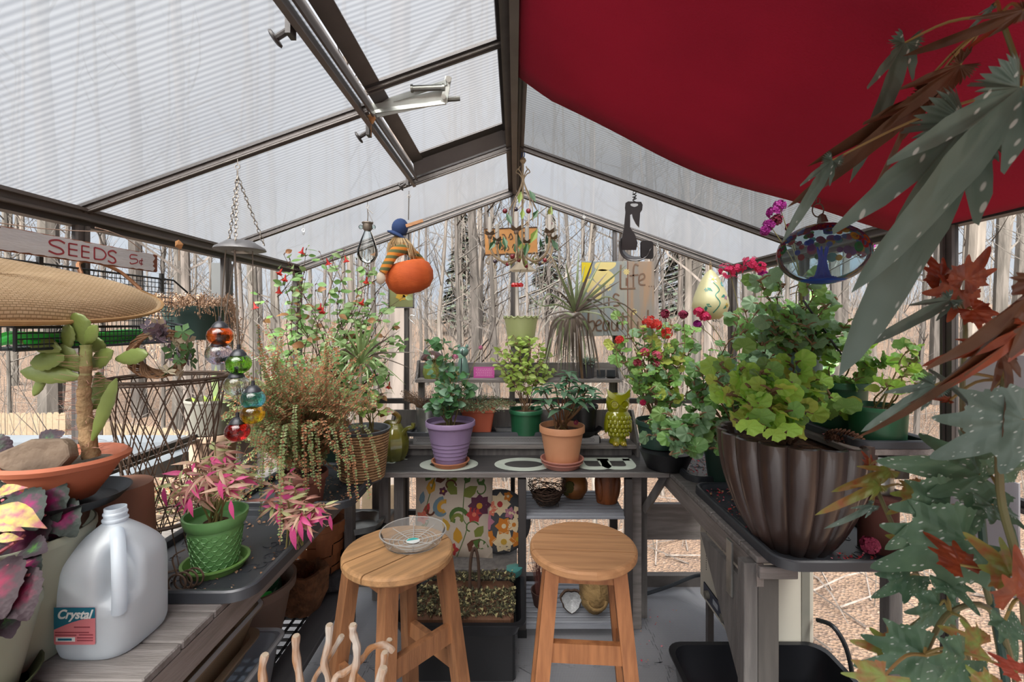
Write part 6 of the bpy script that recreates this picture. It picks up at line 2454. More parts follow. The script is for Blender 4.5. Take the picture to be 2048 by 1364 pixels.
def pot(name, label, loc, r, h, m, rim=.016, rimh=.022, taper=.72, cat='pot', n=36, wav=None, soil=True, group=None, th=.005, rings=0, fill=.86, foot=0):
 """round flower pot; r = outer radius at the rim"""
 t = thing(name, label, cat, loc, group=group)
 rb = r * taper
 ri = r - rim * .45
 pr_ = [(0, 0), (rb, 0)]
 n1 = 10
 for i in range(1, n1 + 1):
  z = (h - rimh) * i / n1
  rr_ = rb + (ri - rb) * i / n1
  if rings and .12 < i / n1 < .62:
   pr_.append((rr_ - .003, z - .005))
   pr_.append((rr_ + .002, z - .002))
  else:
   pr_.append((rr_, z))
 pr_ += [(r, h - rimh), (r, h - .003), (r - .002, h), (r - th, h), (r - th - .002, h - rimh), (rb - th * .5 + (ri - rb) * .7, h * fill - .006)]
 MB().lathe(pr_, n, wav=wav).build('pot_body', m, t)
 if soil:
  rs = r - th - .003
  MB().lathe([(0, h * fill + .004), (rs * .5, h * fill + .003), (rs, h * fill - .003)], 20, wav=lambda a, q_, z: q_ * (1 - .001 * math.sin(a * 7))).build('soil', m_soil, t)
 return t


def saucer(parent, r, m, z=0, h=.018, name='saucer'):
 return MB().lathe([(0, z), (r * .86, z), (r, z + h), (r + .003, z + h), (r + .003, z + h - .004), (r, z + h), (r - .004, z + h), (r * .82, z + .004), (0, z + .004)], 36).build(name, m, parent)


m_purple = M('dusty_purple_plastic', '#9c87ad', '#8d789e', rough=.5)
m_terra = M('terracotta', '#c0805f', '#a5684b', rough=.8, nscale=12, bump=.1)
m_peach = M('peach_plastic', '#dfa27a', '#d2946d', rough=.5)
m_rose = M('rose_plastic', '#bf8578', '#b1786b', rough=.5)
m_greenp = M('green_nursery_plastic', '#1f5c3c', '#184a30', rough=.45)
m_dgreen = M('dark_green_plastic', '#2b4a40', '#213b33', rough=.45)

# on the black board
S1 = thing('clay_saucer', 'worn terracotta saucer under the purple pot', 'saucer', (P(901, 0, 2.17).x, 2.17, TZ + .003))
saucer(S1, .088, m_terra, h=.024, name='dish')
purple = pot('flower_pot', 'dusty purple ribbed plastic pot on the black board', (P(901, 0, 2.17).x, 2.17, TZ + .009), .118, .205, m_purple, taper=.58, rings=1, rimh=.022)
S2 = thing('plastic_saucer', 'double rose pink plastic saucer under the peach pot', 'saucer', (P(1124, 0, 2.15).x, 2.15, TZ + .003))
saucer(S2, .096, m_rose, h=.026, name='dish')
saucer(S2, .100, m_rose, z=.014, h=.026, name='upper_dish')
peach = pot('flower_pot', 'peach plastic pot with a rolled rim on the black board', (P(1124, 0, 2.15).x, 2.15, TZ + .022), .107, .175, m_peach, taper=.70, rimh=.03)

TB = TZ + .108   # floor of the shallow tray on the perforated base
galv = pot('metal_pot', 'small galvanised metal pot of dry lavender at the left of the shallow tray', (P(857, 0, 2.37).x, 2.37, TB), .064, .135, m_steel, taper=.86, rim=.003, rimh=.012)
sqc = P(958, 0, 2.37).x
sq = thing('square_pot', 'square terracotta coloured plastic pot of thyme in the shallow tray', 'pot', (sqc, 2.36, TB))
m_tplast = M('orange_terracotta_plastic', '#c1654a', '#ad563d', rough=.6)
mb = MB()
rings = []
for off, zz in ((-.015, 0), (.004, .115), (.009, .118), (.010, .142), (.003, .142), (-.004, .115)):
 rings.append([(a, b_, zz) for a, b_ in rrect(-.078 - off, -.065 - off, .078 + off, .065 + off, .012, 3)])
nn = len(rings[0])
mb.raw([p for r_ in rings for p in r_], [(k * nn + i, k * nn + (i + 1) % nn, (k + 1) * nn + (i + 1) % nn, (k + 1) * nn + i) for k in range(5) for i in range(nn)] + [tuple(range(nn)), tuple(5 * nn + i for i in range(nn))])
mb.build('pot_body', m_tplast, sq)
MB().box((-.07, -.058, .118), (.07, .058, .128), .004).build('soil', m_soil, sq)
mint_p = pot('flower_pot', 'green nursery pot of lime green mint in the shallow tray', (P(1052, 0, 2.36).x, 2.36, TB), .088, .125, m_greenp, taper=.84, rimh=.02)
t = thing('plant_saucer', 'clear plastic saucer behind the green mint pot', 'saucer', (P(1010, 0, 2.41).x, 2.40, TB))
MB().lathe([(0, 0), (.05, 0), (.068, .03), (.071, .03), (.052, .002), (0, .002)], 28).build('dish', m_clear, t)
drac_p = pot('flower_pot', 'black nursery pot of the tall spiky dracaena on the step shelf', (P(1163, 0, 2.40).x, 2.385, TZ + .11), .085, .14, m_black, taper=.8, rimh=.016)
MB().lathe([(0, -.018), (.07, -.018), (.105, .02), (.108, .02), (.074, -.012), (0, -.012)], 28).build('saucer', m_black, drac_p)
t = MB().box((P(1163, 0, 2.4).x - .09, 2.34, TZ + .0585), (P(1163, 0, 2.4).x + .09, 2.44, TZ + .091), .003).build('riser_block', m_black, smooth=False)
tag(t, 'black block lifting the dracaena pot on the step shelf', 'block')

# lime green glazed owl
tp0 = Vector((P(1235, 0, 2.34).x, 2.335, TZ + .0585))
t = thing('ceramic_owl', 'lime green glazed ceramic owl standing on the step shelf', 'owl figurine', tp0)
m_lime = M('lime_glaze', '#a6a81f', '#8e9117', rough=.18, nscale=5, coat=.6)
mb = MB().lathe([(0, 0), (.036, .0), (.045, .006), (.044, .02), (.040, .03), (.052, .06), (.063, .10), (.066, .13), (.060, .155), (.050, .168), (.056, .185), (.060, .21), (.058, .235), (.050, .252), (.046, .256), (0, .25)], 40,
    sy=.78, wav=lambda a, r, z: r * (1 + (.022 * abs(math.sin(a * 5 + (int(z / .022) % 2) * PI / 2)) if .05 < z < .15 else 0)))
mb.build('body', m_lime, t)
mb = MB()
for row in range(5):
 z = .055 + row * .021
 for k in range(6):
  a = -PI / 2 + (k - 2.5 + (row % 2) * .5) * .36
  r_ = .053 + .012 * math.sin(min(1, (z - .04) / .09) * PI / 2)
  mb.ball((r_ * math.cos(a), r_ * .78 * math.sin(a), z), (.011, .007, .012), 8, 6)
mb.build('breast_feathers', m_lime, t)
for s in (-1, 1):
 MB().at((s * .057, -.004, .105), (0, s * -.12, 0)).ball((0, 0, 0), (.014, .03, .05), 12, 8).build('wing', m_lime, t)
 mb = MB().at((s * .024, -.040, .208), (PI / 2, 0, s * .25))
 mb.lathe([(0, .006), (.007, .006), (.009, .002), (.016, .002), (.020, .007), (.025, .002), (.026, -.008)], 20)
 mb.build('eye', m_lime, t)
 mb = MB().at((s * .020, -.042, .01)).ball((0, 0, 0), (.016, .018, .012), 10, 6)
 mb.ball((-.009, -.014, -.002), (.005, .007, .006), 6, 5).ball((.0, -.016, -.002), (.005, .007, .006), 6, 5).ball((.009, -.014, -.002), (.005, .007, .006), 6, 5)
 mb.build('foot', M('yellow_glaze', '#b9a63a', '#a3902c', rough=.25), t)
# brow mask with ear tufts
mb = MB()
vs_ = [(-.060, -.020, .285), (-.03, -.036, .262), (0, -.046, .252), (.03, -.036, .262), (.060, -.020, .285), (.054, -.034, .245), (0.012, -.052, .222), (0, -.056, .205), (-.012, -.052, .222), (-.054, -.034, .245)]
mb.raw(vs_ + [(x, y + .02, z) for x, y, z in vs_], [(0, 1, 9), (1, 2, 8, 9), (2, 7, 8), (2, 6, 7), (2, 3, 5, 6), (3, 4, 5), (10, 11, 1, 0), (11, 12, 2, 1), (12, 13, 3, 2), (13, 14, 4, 3), (19, 10, 0, 9), (14, 15, 5, 4)])
mb.build('brow', m_lime, t)

# upper ledge ornaments
LZ = UZ + .001
t = thing('mushroom_house', 'green glazed mushroom house with a dark brown cap and wire handle on the wall ledge', 'ornament', (P(865, 0, 2.40).x, 2.395, LZ))
MB().lathe([(0, 0), (.042, 0), (.050, .03), (.046, .065), (.03, .10), (.02, .105), (0, .105)], 24, wav=lambda a, r, z: r * (1 + .03 * math.sin(a * 11 + z * 90))).build('stem', M('mossy_green_glaze', '#8f9c4c', '#6d7b39', rough=.3, nscale=12, stretch=(6, 6, 1)), t)
MB().at((0, 0, .10)).lathe([(.02, .0), (.055, -.006), (.062, .0), (.056, .018), (.03, .038), (0, .046)], 24).build('cap', M('dark_brown_glaze', '#4f2f2a', '#371f1c', rough=.2), t)
MB().tube(smoothpts([(-.05, 0, .105), (-.04, 0, .15), (.0, 0, .175), (.045, 0, .145), (.055, 0, .10)]), .0022, 5).build('wire_handle', m_globecap, t)
t = thing('cat_figurine', 'blue green glazed cat figurine on the wall ledge', 'figurine', (P(926, 0, 2.40).x, 2.395, LZ))
m_cat = M('celadon_glaze', '#6f9186', '#57776d', rough=.2, nscale=8)
MB().lathe([(0, 0), (.036, 0), (.034, .04), (.024, .09), (.014, .115), (0, .12)], 20).build('body', m_cat, t)
MB().ball((0, 0, .138), (.031, .026, .027), 16, 10).build('head', m_cat, t)
for s in (-1, 1):
 MB().ball((s * .021, 0, .166), (.009, .007, .011), 10, 6).build('ear', m_cat, t)
MB().tube([(0.0, -.027, .155), (-.004, -.03, .09), (-.006, -.036, .03)], .0022, 5).build('seam_groove', m_globecap, t)
t = thing('pink_plaque', 'small magenta pink plaque with pale writing on the wall ledge', 'plaque', (P(968, 0, 2.40).x, 2.40, LZ), (-.1, 0, 0))
MB().box((-.055, -.003, 0), (.055, .003, .058)).build('plate', M('magenta_print', '#c24f9d', '#b3448f', rough=.5), t, smooth=False)
mb = MB().at((0, -.0032, 0), (PI / 2, 0, 0))
for j in range(5):
 x = -.043 + .004 * (j % 2)
 while x < .040:
  w_ = q.uniform(.004, .011)
  mb.ribbon([(x, .046 - j * .0085), (min(x + w_, .044), .046 - j * .0085)], .0022, 0, .0003)
  x += w_ + .003
mb.build('pale_writing', M('pale_pink_print', '#e6b6d4', '#dea8ca', rough=.5), t, smooth=False)
# scalloped green planter standing at the middle of the ledge
t = thing('scalloped_planter', 'pale green planter with a scalloped rim above the mint plant', 'planter', (P(1042, 0, 2.41).x, 2.40, P(0, 692, 2.40).z))
MB().lathe([(0, 0), (.062, 0), (.068, .02), (.080, .10), (.090, .155), (.086, .155), (.076, .1), (.06, .01), (0, .01)], 64,
   wav=lambda a, r, z: r, ).build('pot_body', M('sage_lime_enamel', '#b3bf86', '#a3af76', rough=.45), t)
mb = MB()
for k in range(16):
 a = 2 * PI * k / 16
 mb.tube([(.0895 * math.cos(a + b_), .0895 * math.sin(a + b_), .158 - .012 * math.sin(PI * (b_ + .19) / .38)) for b_ in (-.19, -.1, 0, .1, .19)], .0035, 5)
mb.build('scalloped_rim', M('sage_lime_rim', '#a8b47c', '#8c9a64', rough=.45), t)
t2 = thing('block_stand', 'dark block under the scalloped planter on the wall ledge', 'stand', (P(1042, 0, 2.41).x, 2.40, LZ))
MB().box((-.05, -.05, 0), (.05, .04, P(0, 692, 2.40).z - LZ - .001), .003).build('block', m_greywood_z, t2, smooth=False)
succ_p = pot('flower_pot', 'dark square sided pot of grey green succulent on the wall ledge', (P(1172, 0, 2.41).x, 2.40, LZ), .046, .085, M('charcoal_plastic', '#4b4a50', '#3b3a40', rough=.5), taper=.85, n=4, rimh=.012, rim=.006)
for px, lb in ((1202, 'small dark framed square leaning on the wall ledge by the succulent'), (1222, 'tiny black dish and card at the right end of the wall ledge')):
 t = thing('card_holder', lb, 'ornament', (P(px, 0, 2.40).x, 2.40, LZ))
 MB().box((-.022, -.002, 0), (.022, .002, .042)).build('card', m_blackwire, t, smooth=False)
 MB().lathe([(0, -.0), (.02, 0), (.026, .008), (0, .004)], 14).build('dish', m_clear if px == 1202 else m_black, t)

# golden green glazed gourd pitcher at the left of the board
t = thing('gourd_pitcher', 'shiny green gold ribbed ceramic gourd with twisted handles behind the rope basket', 'ornament', (P(790, 0, 2.26).x, 2.25, TZ + .0045))
m_gg = M('green_gold_glaze', '#8d8b3a', '#5f6329', rough=.15, nscale=7, amount=1, coat=.7)
MB().lathe([(0, 0), (.05, 0), (.068, .04), (.072, .09), (.060, .14), (.038, .165), (.03, .18), (0, .185)], 40, wav=lambda a, r, z: r * (1 - .08 * abs(math.sin(a * 4)) ** .7)).build('body', m_gg, t)
MB().tube(smoothpts([(-.06, 0, .16), (-.03, -.01, .185), (.01, -.01, .18), (.02, 0, .21), (-.02, 0, .235), (-.07, 0, .215)]), [.012] * 8 + [.014] * 8 + [.012] * 8 + [.01] * 2, 8).build('twisted_handle', M('brown_gold_glaze', '#8a5a2c', '#6b6a2c', rough=.2, nscale=12, amount=1), t)
MB().tube(smoothpts([(.04, -.02, .12), (.065, -.03, .155), (.095, -.03, .165), (.10, -.03, .185)]), .011, 8).build('spout', m_gg, t)

# rope wrapped basket pot of the small dracaena
rp0 = Vector((P(722, 0, 1.95).x, 1.97, TZ + .001))
rope_p = thing('rope_pot', 'grey pot wrapped in tan rope holding a dracaena', 'pot', rp0)
m_rope = M('tan_sisal_rope', '#b8946c', '#94734f', rough=.95, nscale=40, amount=.8, bump=.6, bscale=200)
mb = MB()
for i in range(17):
 z = .014 + i * .0118
 r_ = .088 + .020 * (i / 16) ** .8
 mb.lathe([(r_ - .004, z - .006), (r_ + .003, z - .004), (r_ + .0055, z), (r_ + .003, z + .004), (r_ - .004, z + .006)], 36)
mb.build('rope_wrap', m_rope, rope_p)
MB().lathe([(0, .002), (.085, .002), (.10, .2), (.115, .215), (.118, .222), (.108, .222), (.098, .195), (0, .195)], 32).build('liner_pot', M('slate_plastic', '#5b6066', '#4b5056', rough=.5), rope_p)
MB().lathe([(0, .2), (.05, .199), (.1, .194)], 20).build('soil', m_soil, rope_p)

# fern pots
fern_p = pot('flower_pot', 'red brown plastic pot hidden under the browning fern', (P(600, 0, 1.66).x, 1.69, TZ + .006), .085, .12, M('red_brown_plastic', '#7b4a3c', '#693d31', rough=.6), taper=.75)
vine_p = pot('flower_pot', 'dark pot of the tall red flowering shrub in the back left corner', (P(640, 0, 2.2).x, 2.24, TZ + .001), .12, .18, m_dgreen, taper=.8)
ribbed = pot('flower_pot', 'pale grey ribbed pot with a bulb plant by the left wall', (P(412, 0, 1.72).x, 1.76, P(0, 868, 1.72).z), .093, .13, M('pale_grey_ribbed', '#75736b', '#66645d', rough=.7), taper=.82, rimh=.01, rim=.004, n=48, wav=lambda a, r, z: r * (1 + .008 * math.cos(a * 40)))
t = pot('flower_pot', 'light brown clay pot below the grey ribbed pot', (P(412, 0, 1.72).x, 1.76, TZ + .001), .085, P(0, 868, 1.72).z - TZ - .004, M('sandy_clay', '#a78c78', '#8f7663', rough=.8), taper=.85, soil=False)

# green honeycomb pot
gp0 = Vector((-.825, 1.255, TZ + .0045))
green_hex = thing('flower_pot', 'green pot with honeycomb relief and matching saucer on the boot tray', 'pot', gp0)
m_hex = M('leaf_green_plastic', '#6fa565', '#62975a', rough=.45)
MB().lathe([(0, .008), (.052, .008), (.056, .03), (.066, .118), (.072, .122), (.078, .14), (.079, .152), (.073, .152), (.068, .13), (0, .125)], 40).build('pot_body', m_hex, green_hex)
mb = MB()
for row in range(7):
 z = .022 + row * .0135
 for k in range(18):
  a = 2 * PI * (k + .5 * (row % 2)) / 18
  r_ = .0548 + .0120 * ((z - .02) / .1)
  c = Vector((r_ * math.cos(a), r_ * math.sin(a), z))
  tg = Vector((-math.sin(a), math.cos(a), 0))
  pts = [c + tg * (.0098 * u) + Vector((0, 0, v * .0098)) for u, v in ((-1, 0), (-.45, .62), (.45, .62), (1, 0), (.45, -.62), (-.45, -.62))]
  mb.tube(pts, .0013, 4, closed=True)
mb.build('honeycomb_relief', m_hex, green_hex, kind='stuff')
saucer(green_hex, .080, M('green_saucer', '#7aa659', '#6c984d', rough=.45), h=.024)
MB().lathe([(0, .128), (.04, .127), (.07, .124)], 16).build('soil', m_soil, green_hex)

# begonia pots at the far left
m_sage = M('pale_sage_plastic', '#a5ab99', '#949a88', rough=.55)
rexA = pot('flower_pot', 'pale sage plastic pot of pink rex begonia behind the jug', (-1.035, .93, TZ + .001), .135, .25, m_sage, taper=.7, rimh=.016, rim=.004)
rexB = pot('flower_pot', 'low olive sage bowl of dark rex begonia at the left frame edge', (-1.0, .80, TZ + .001), .12, .165, m_sage, taper=.72, rimh=.016, rim=.004)
MB().lathe([(0, -.0), (.10, 0), (.118, .03), (.121, .03), (.102, .0), (0, .0)], 28).build('saucer', M('olive_saucer', '#4b5238', '#3c432c', rough=.5), rexB)

# cactus bowl, stone, supports
bp0 = Vector((0, 0, 1.036))
bowl = thing('terracotta_bowl', 'wide faceted terracotta bowl of a tall prickly pear cactus', 'pot', (-.985, .995, bp0.z + .012))
m_tb = M('orange_terracotta', '#b5694c', '#98533a', rough=.65, nscale=8)
MB().lathe([(0, 0), (.052, 0), (.072, .03), (.096, .072), (.108, .076), (.112, .086), (.106, .092), (.093, .086), (.086, .070), (0, .066)], 40,
   wav=lambda a, r, z: r * (1 + (.025 * abs(math.sin(a * 4 + z * 30)) if .01 < z < .092 else 0))).build('pot_body', m_tb, bowl)
MB().lathe([(0, .072), (.05, .073), (.088, .070)], 20).build('gravel', M('grey_gravel', '#6d6a60', '#4c4a43', rough=1, nscale=60, bump=1, bscale=90), bowl)
MB().lathe([(0, -.012), (.09, -.012), (.112, .008), (.115, .008), (.095, -.014), (0, -.014)], 32).build('saucer', m_black, bowl)
t = thing('support_pot', 'upturned brown plastic pot holding the cactus bowl above the bench', 'pot', (-.985, 1.12, TZ + .001))
MB().lathe([(.09, 0), (.088, .02), (.075, bp0.z - TZ - .006), (0, bp0.z - TZ - .004)], 32).build('pot_body', M('matt_brown_plastic', '#7c5543', '#6b4838', rough=.7), t)
# flat stone slab leaning in the bowl
t = MB()
ol = [(-.13, -.045), (-.155, -.02), (-.10, .0), (-.05, .022), (-.02, .036), (.05, .036), (.066, .022), (.075, -.005), (.055, -.03), (.0, -.05), (-.07, -.055)]
t.prism(ol, -.014, .014)
t = t.build('stone_slab', M('flat_brown_stone', '#7a6a5b', '#57483c', rough=.9, nscale=8, amount=1, bump=.8, bscale=30), smooth=False)
bv = t.modifiers.new('worn_edges', 'BEVEL')
bv.width = .006
bv.segments = 2
t.location = P(88, 908, .955) + Vector((0, -.005, 0))
t.rotation_euler = (math.radians(80), math.radians(0), math.radians(4))
t.scale = (.9, .9, .9)
tag(t, 'flat grey brown stone slab leaning on the cactus bowl', 'stone')

# ================================================================== the water jug
jl = Vector((-.865, .985, TZ + .001))
jug = thing('water_jug', 'empty translucent white gallon jug with a teal and pink Crystal label', 'jug', jl)
m_jug = M('milky_plastic', '#f0f8ff', '#e6f1fb', rough=.32, nscale=3, transl=.5, spec=.6)
prof = []
JH = .235
NA = 56


def jug_r(a, z):
 """rounded square section, with the grip hollowed out of the front right corner"""
 e = 3.6 if z < .13 else 3.6 - 1.4 * min(1, (z - .13) / .1)
 c, s_ = abs(math.cos(a)), abs(math.sin(a))
 base = .078 * (c ** e + s_ ** e) ** (-1 / e)
 if z < .02:
  base *= .90 + .10 * math.sqrt(max(0, z / .02))
 if z > .165:
  f = (z - .165) / (JH - .165)
  base = base * (1 - f ** 1.6) + .021 * f ** 1.6
 d = a - (-PI / 4)
 d = (d + PI) % (2 * PI) - PI
 g_ = math.exp(-(d / .40) ** 4) * max(0, min(1, (z - .098) / .022)) * max(0, min(1, (.215 - z) / .03))
 base *= 1 - .42 * g_
 return base


zs = [0, .003, .01, .02, .05, .08, .095, .102, .108, .114, .122, .135, .15, .162, .175, .185, .195, .205, .212, .219, .226, .232, JH]
vs_ = [(0, 0, 0)]
for z in zs:
 for k in range(NA):
  a = 2 * PI * k / NA
  r_ = jug_r(a, z)
  vs_.append((r_ * math.cos(a), r_ * math.sin(a), z))
fs = [(0, 1 + (k + 1) % NA, 1 + k) for k in range(NA)]
for i in range(len(zs) - 1):
 for k in range(NA):
  fs.append((1 + i * NA + k, 1 + i * NA + (k + 1) % NA, 1 + (i + 1) * NA + (k + 1) % NA, 1 + (i + 1) * NA + k))
o = MB().raw(vs_, fs).build('jug_body', m_jug, jug)
for p in o.data.polygons:
 p.use_smooth = True
MB().at((0, 0, JH - .003)).lathe([(.021, 0), (.021, .006), (.023, .007), (.023, .010), (.020, .012), (.020, .018), (.0215, .019), (.0215, .022), (.0195, .024), (.0195, .032), (.017, .032), (.017, .0)], 28).build('neck', m_jug, jug)
ca = math.cos(-PI / 4)
MB().tube(smoothpts([(.030 * ca, -.030 * ca, .222), (.058 * ca, -.058 * ca, .212), (.080 * ca, -.080 * ca, .185), (.090 * ca, -.090 * ca, .15), (.094 * ca, -.094 * ca, .115), (.088 * ca, -.088 * ca, .088)], 5), .0125, 12).build('handle', m_jug, jug)
lb = MB()
m_lt = [M('label_teal', '#1f6f87', '#1a6379', rough=.4), M('label_pink', '#d9838a', '#cf777f', rough=.4), M('label_white', '#e8ecec', '#dfe4e4', rough=.4), M('label_dark_text', '#9b4a55', '#8d404b', rough=.4)]
yf = -.0795
lx0, lx1, lz0, lz1 = -.052, .030, .036, .106
lb.at((0, yf, 0), (PI / 2, 0, 0))
lb.m = 1
lb.prism(rrect(lx0, lz0, lx1, lz1, .003, 2), 0, .0006)
lb.m = 0
arc = [(lx0, lz0 + .028)] + [(lx0 + (lx1 - lx0) * f, lz0 + .028 + .022 * math.sin(f * PI / 2)) for f in (.15, .3, .45, .6, .8, 1)]
lb.prism(arc + [(lx1, lz1), (lx0, lz1)], .0006, .0009)
lb.m = 2
lb.prism([(lx0 + .004, lz0 + .006), (lx0 + .042, lz0 + .006), (lx0 + .042, lz0 + .014), (lx0 + .004, lz0 + .014)], .0006, .0009)
lb.m = 3
for z, a, b_ in ((.018, .002, .045), (.023, .002, .07), (.0185, .05, .078), (.013, .046, .078), (.008, .046, .078), (.033, .04, .072)):
 lb.ribbon([(lx0 + a, lz0 + z), (lx0 + b_, lz0 + z)], .0022, .0006, .0009)
lb.m = 0
lb.ribbon([(lx0 + .008, lz0 + .010), (lx0 + .036, lz0 + .010)], .004, .0009, .0011)
lb.build('label_sheet', m_lt, jug, smooth=False)
jug.scale = (1, 1, 1.06)
tx_ = bpy.data.curves.new('label_word', 'FONT')
tx_.body = 'Crystal'
tx_.size = .0235
tx_.shear = .35
tx_.offset = .0006
tx_.extrude = .0003
tx_.align_x = 'CENTER'
tmp = bpy.data.objects.new('word_curve', tx_)
wm_ = bpy.data.meshes.new_from_object(tmp)
bpy.data.objects.remove(tmp)
wm_.materials.clear()
wm_.materials.append(m_lt[2])
to = bpy.data.objects.new('label_word', wm_)
C.objects.link(to)
to.parent = jug
to.location = ((lx0 + lx1) / 2 - .001, yf - .0013, lz1 - .0205)
to.rotation_euler = (PI / 2, 0, 0)

# ================================================================== right hand pots
fl = thing('fluted_pot', 'large dark brown glazed fluted pot on the right bench tray', 'pot', (.85, 1.40, TZ + .005))
m_fl = M('dark_brown_iron_glaze', '#4a3a34', '#2e2523', rough=.32, nscale=5, amount=.9, stretch=(1, 1, .5), bump=.05, coat=.3)
pr_ = []
for i in range(15):
 f = i / 14
 r_ = .098 + .102 * (math.sin(f * PI / 2) ** .8) + .004 * f
 pr_.append((r_, .335 * f))
prof = [(0, 0)] + pr_ + [(.198, .338), (.190, .335), (.180, .30), (0, .28)]
MB().lathe(prof, 192, wav=lambda a, r, z: r * (1 + (.06 * (1 - abs(math.cos(a * 8)) ** .6 * 1.6) * -1 if r > .05 else 0))).build('pot_body', m_fl, fl)
MB().lathe([(0, .305), (.1, .303), (.178, .296)], 28).build('soil', m_soil, fl)
m_cone = M('brown_pine_cone', '#8d6752', '#5d3f30', rough=.9, nscale=30)
pc = thing('pine_cone', 'open brown pine cone lying on the soil of the fluted pot', 'pine cone', (.955, 1.33, TZ + .335), (PI / 2, .2, .6))
mb = MB()
for i in range(150):
 f = i / 150
 z = -.045 + .09 * f
 r_ = .034 * math.sin(PI * (f * .85 + .1)) ** .7
 a = i * 2.39996
 mb.at((r_ * .7 * math.cos(a), r_ * .7 * math.sin(a), z), (0, -.5, a))
 mb.raw([(0, -.005, 0), (.012, -.006, .001), (.017, 0, .003), (.012, .006, .001), (0, .005, 0), (.012, 0, .004)], [(0, 1, 5), (1, 2, 5), (2, 3, 5), (3, 4, 5), (4, 0, 5)])
mb.at().ball((0, 0, 0), (.018, .018, .045), 8, 6)
mb.build('scales', m_cone, pc, smooth=False, kind='stuff')

ger1_p = pot('flower_pot', 'dark green pot of the coral flowered geranium beside the lime owl', (P(1318, 0, 2.15).x, 2.16, P(0, 893, 2.15).z), .105, .125, m_dgreen, taper=.78)
t = thing('plastic_bowl', 'shallow black bowl under the dark green geranium pot', 'bowl', (P(1330, 0, 2.15).x, 2.13, TZ + .004))
MB().lathe([(0, 0), (.09, 0), (.125, P(0, 893, 2.15).z - TZ - .012), (.0, P(0, 893, 2.15).z - TZ - .007)], 32).build('bowl_body', m_black, t)
ger2_p = pot('flower_pot', 'dark green pot of the leggy ivy geranium behind the fluted pot', (.93, 1.95, TZ + .004), .12, .16, m_dgreen, taper=.8)
SZ = CAMZ - .344 + .004
teal_p = pot('flower_pot', 'tall pale teal pot of the pink geranium on the right wall shelf', (1.045, 1.66, SZ), .075, .235, M('pale_teal_plastic', '#6f9296', '#5f8186', rough=.45), taper=.7, rimh=.02)
gr1_p = pot('flower_pot', 'dark green pot nearest the corrugated sheet on the right wall shelf', (1.055, 1.325, SZ), .078, .10, m_greenp, taper=.85, rimh=.012)
gr2_p = pot('flower_pot', 'taller dark green pot of sprouting geranium on the right wall shelf', (1.06, 1.49, SZ), .085, .15, m_greenp, taper=.85, rimh=.02)
t = thing('ribbed_can', 'ribbed steel can standing on a stack of clay saucers beside the fluted pot', 'can', (1.085, 1.36, TZ + .006))
MB().lathe([(0, .26), (.0, .26)] + [(.037 + (.002 if i % 2 else 0), .17 + i * .0065) for i in range(18)] + [(0, .285)], 28).build('can_body', m_steel, t)
MB().lathe([(0, .0), (.05, 0), (.05, .15), (.075, .158), (.078, .168), (.072, .17), (0, .168)], 28).build('clay_stand', M('dark_clay', '#6b4238', '#54332b', rough=.8), t)

# ================================================================== plants
def leafmat(name, c, c2, rnd=.18, rough=.45, transl=.32, nscale=30, amount=.6, **k):
 c, c2 = (tuple(v ** .74 for v in hexc(h)[:3]) + (1,) for h in (c, c2))
 return M(name, c, c2, rough=rough, nscale=nscale, amount=amount, rnd=rnd, transl=transl, **k)


def leaf_mesh(name, m, outline, curl=.25, fold=.15, wave=0.0, rows=7, cols=3):
 """leaf from (0,0) to (0,1); outline(t) = half width; curl bends the tip down, fold makes a V"""
 mb = MB()
 vs_, fs = [], []
 W_ = 2 * cols + 1
 for j in range(rows + 1):
  t = j / rows
  w_ = outline(t)
  for i in range(-cols, cols + 1):
   u = i / cols
   x = w_ * u
   z = abs(u) * w_ * fold - curl * t * t + wave * math.sin(t * 14 + u * 3) * abs(u)
   vs_.append((x, t, z))
 for j in range(rows):
  for i in range(W_ - 1):
   a = j * W_ + i
   fs.append((a, a + 1, a + W_ + 1, a + W_))
 mb.raw(vs_, fs)
 me = bpy.data.meshes.new(name)
 me.from_pydata(mb.v, [], mb.f)
 me.materials.append(m)
 me.polygons.foreach_set('use_smooth', [True] * len(me.polygons))
 me.update()
 return me


def round_leaf(name, m, lobes=7, depth=.10, cup=.15, notch=.5, n=28, wave=.05):
 """geranium type leaf: petiole joins at the origin, blade spreads along +Y"""
 vs_ = [(0, 0, 0)]
 for ring_, f in ((1, .5), (2, 1.0)):
  for k in range(n + 1):
   a = -PI / 2 + notch / 2 + (2 * PI - notch) * k / n
   r_ = .5 * f * (1 + (depth * abs(math.cos(a * lobes / 2)) if ring_ == 2 else 0)) * (1.0 + .12 * math.sin(a))
   vs_.append((r_ * math.cos(a), r_ * math.sin(a) + .12 * f, cup * f * f * .5 + wave * math.sin(a * lobes) * f))
 fs = [(0, 1 + k, 2 + k) for k in range(n)]
 o = 1 + n + 1
 fs += [(1 + k, o + k, o + k + 1, 2 + k) for k in range(n)]
 me = bpy.data.meshes.new(name)
 me.from_pydata(vs_, [], fs)
 me.materials.append(m)
 me.polygons.foreach_set('use_smooth', [True] * len(me.polygons))
 me.update()
 return me


def oval(w_):
 return lambda t: w_ * (math.sin(PI * min(1, t * .96 + .02)) ** .8) * (1.15 - .35 * t)


def lance(w_):
 return lambda t: w_ * math.sin(PI * t ** .8) ** 1.1 + .004


def strap(w_):
 return lambda t: w_ * min(1, (1 - t) * 2.5 + .03) * min(1, t * 12 + .4)


def rvec(rr, up=.3):
 a = rr.uniform(0, 2 * PI)
 return Vector((math.cos(a), math.sin(a), rr.uniform(up - .4, up + .5))).normalized()


def add_leaf(t, mes, p, d, n, s, rr, name='leaf'):
 me = mes[rr.randrange(len(mes))] if isinstance(mes, list) else mes
 return inst(name, me, t, frame_mat(p, d, n, s))


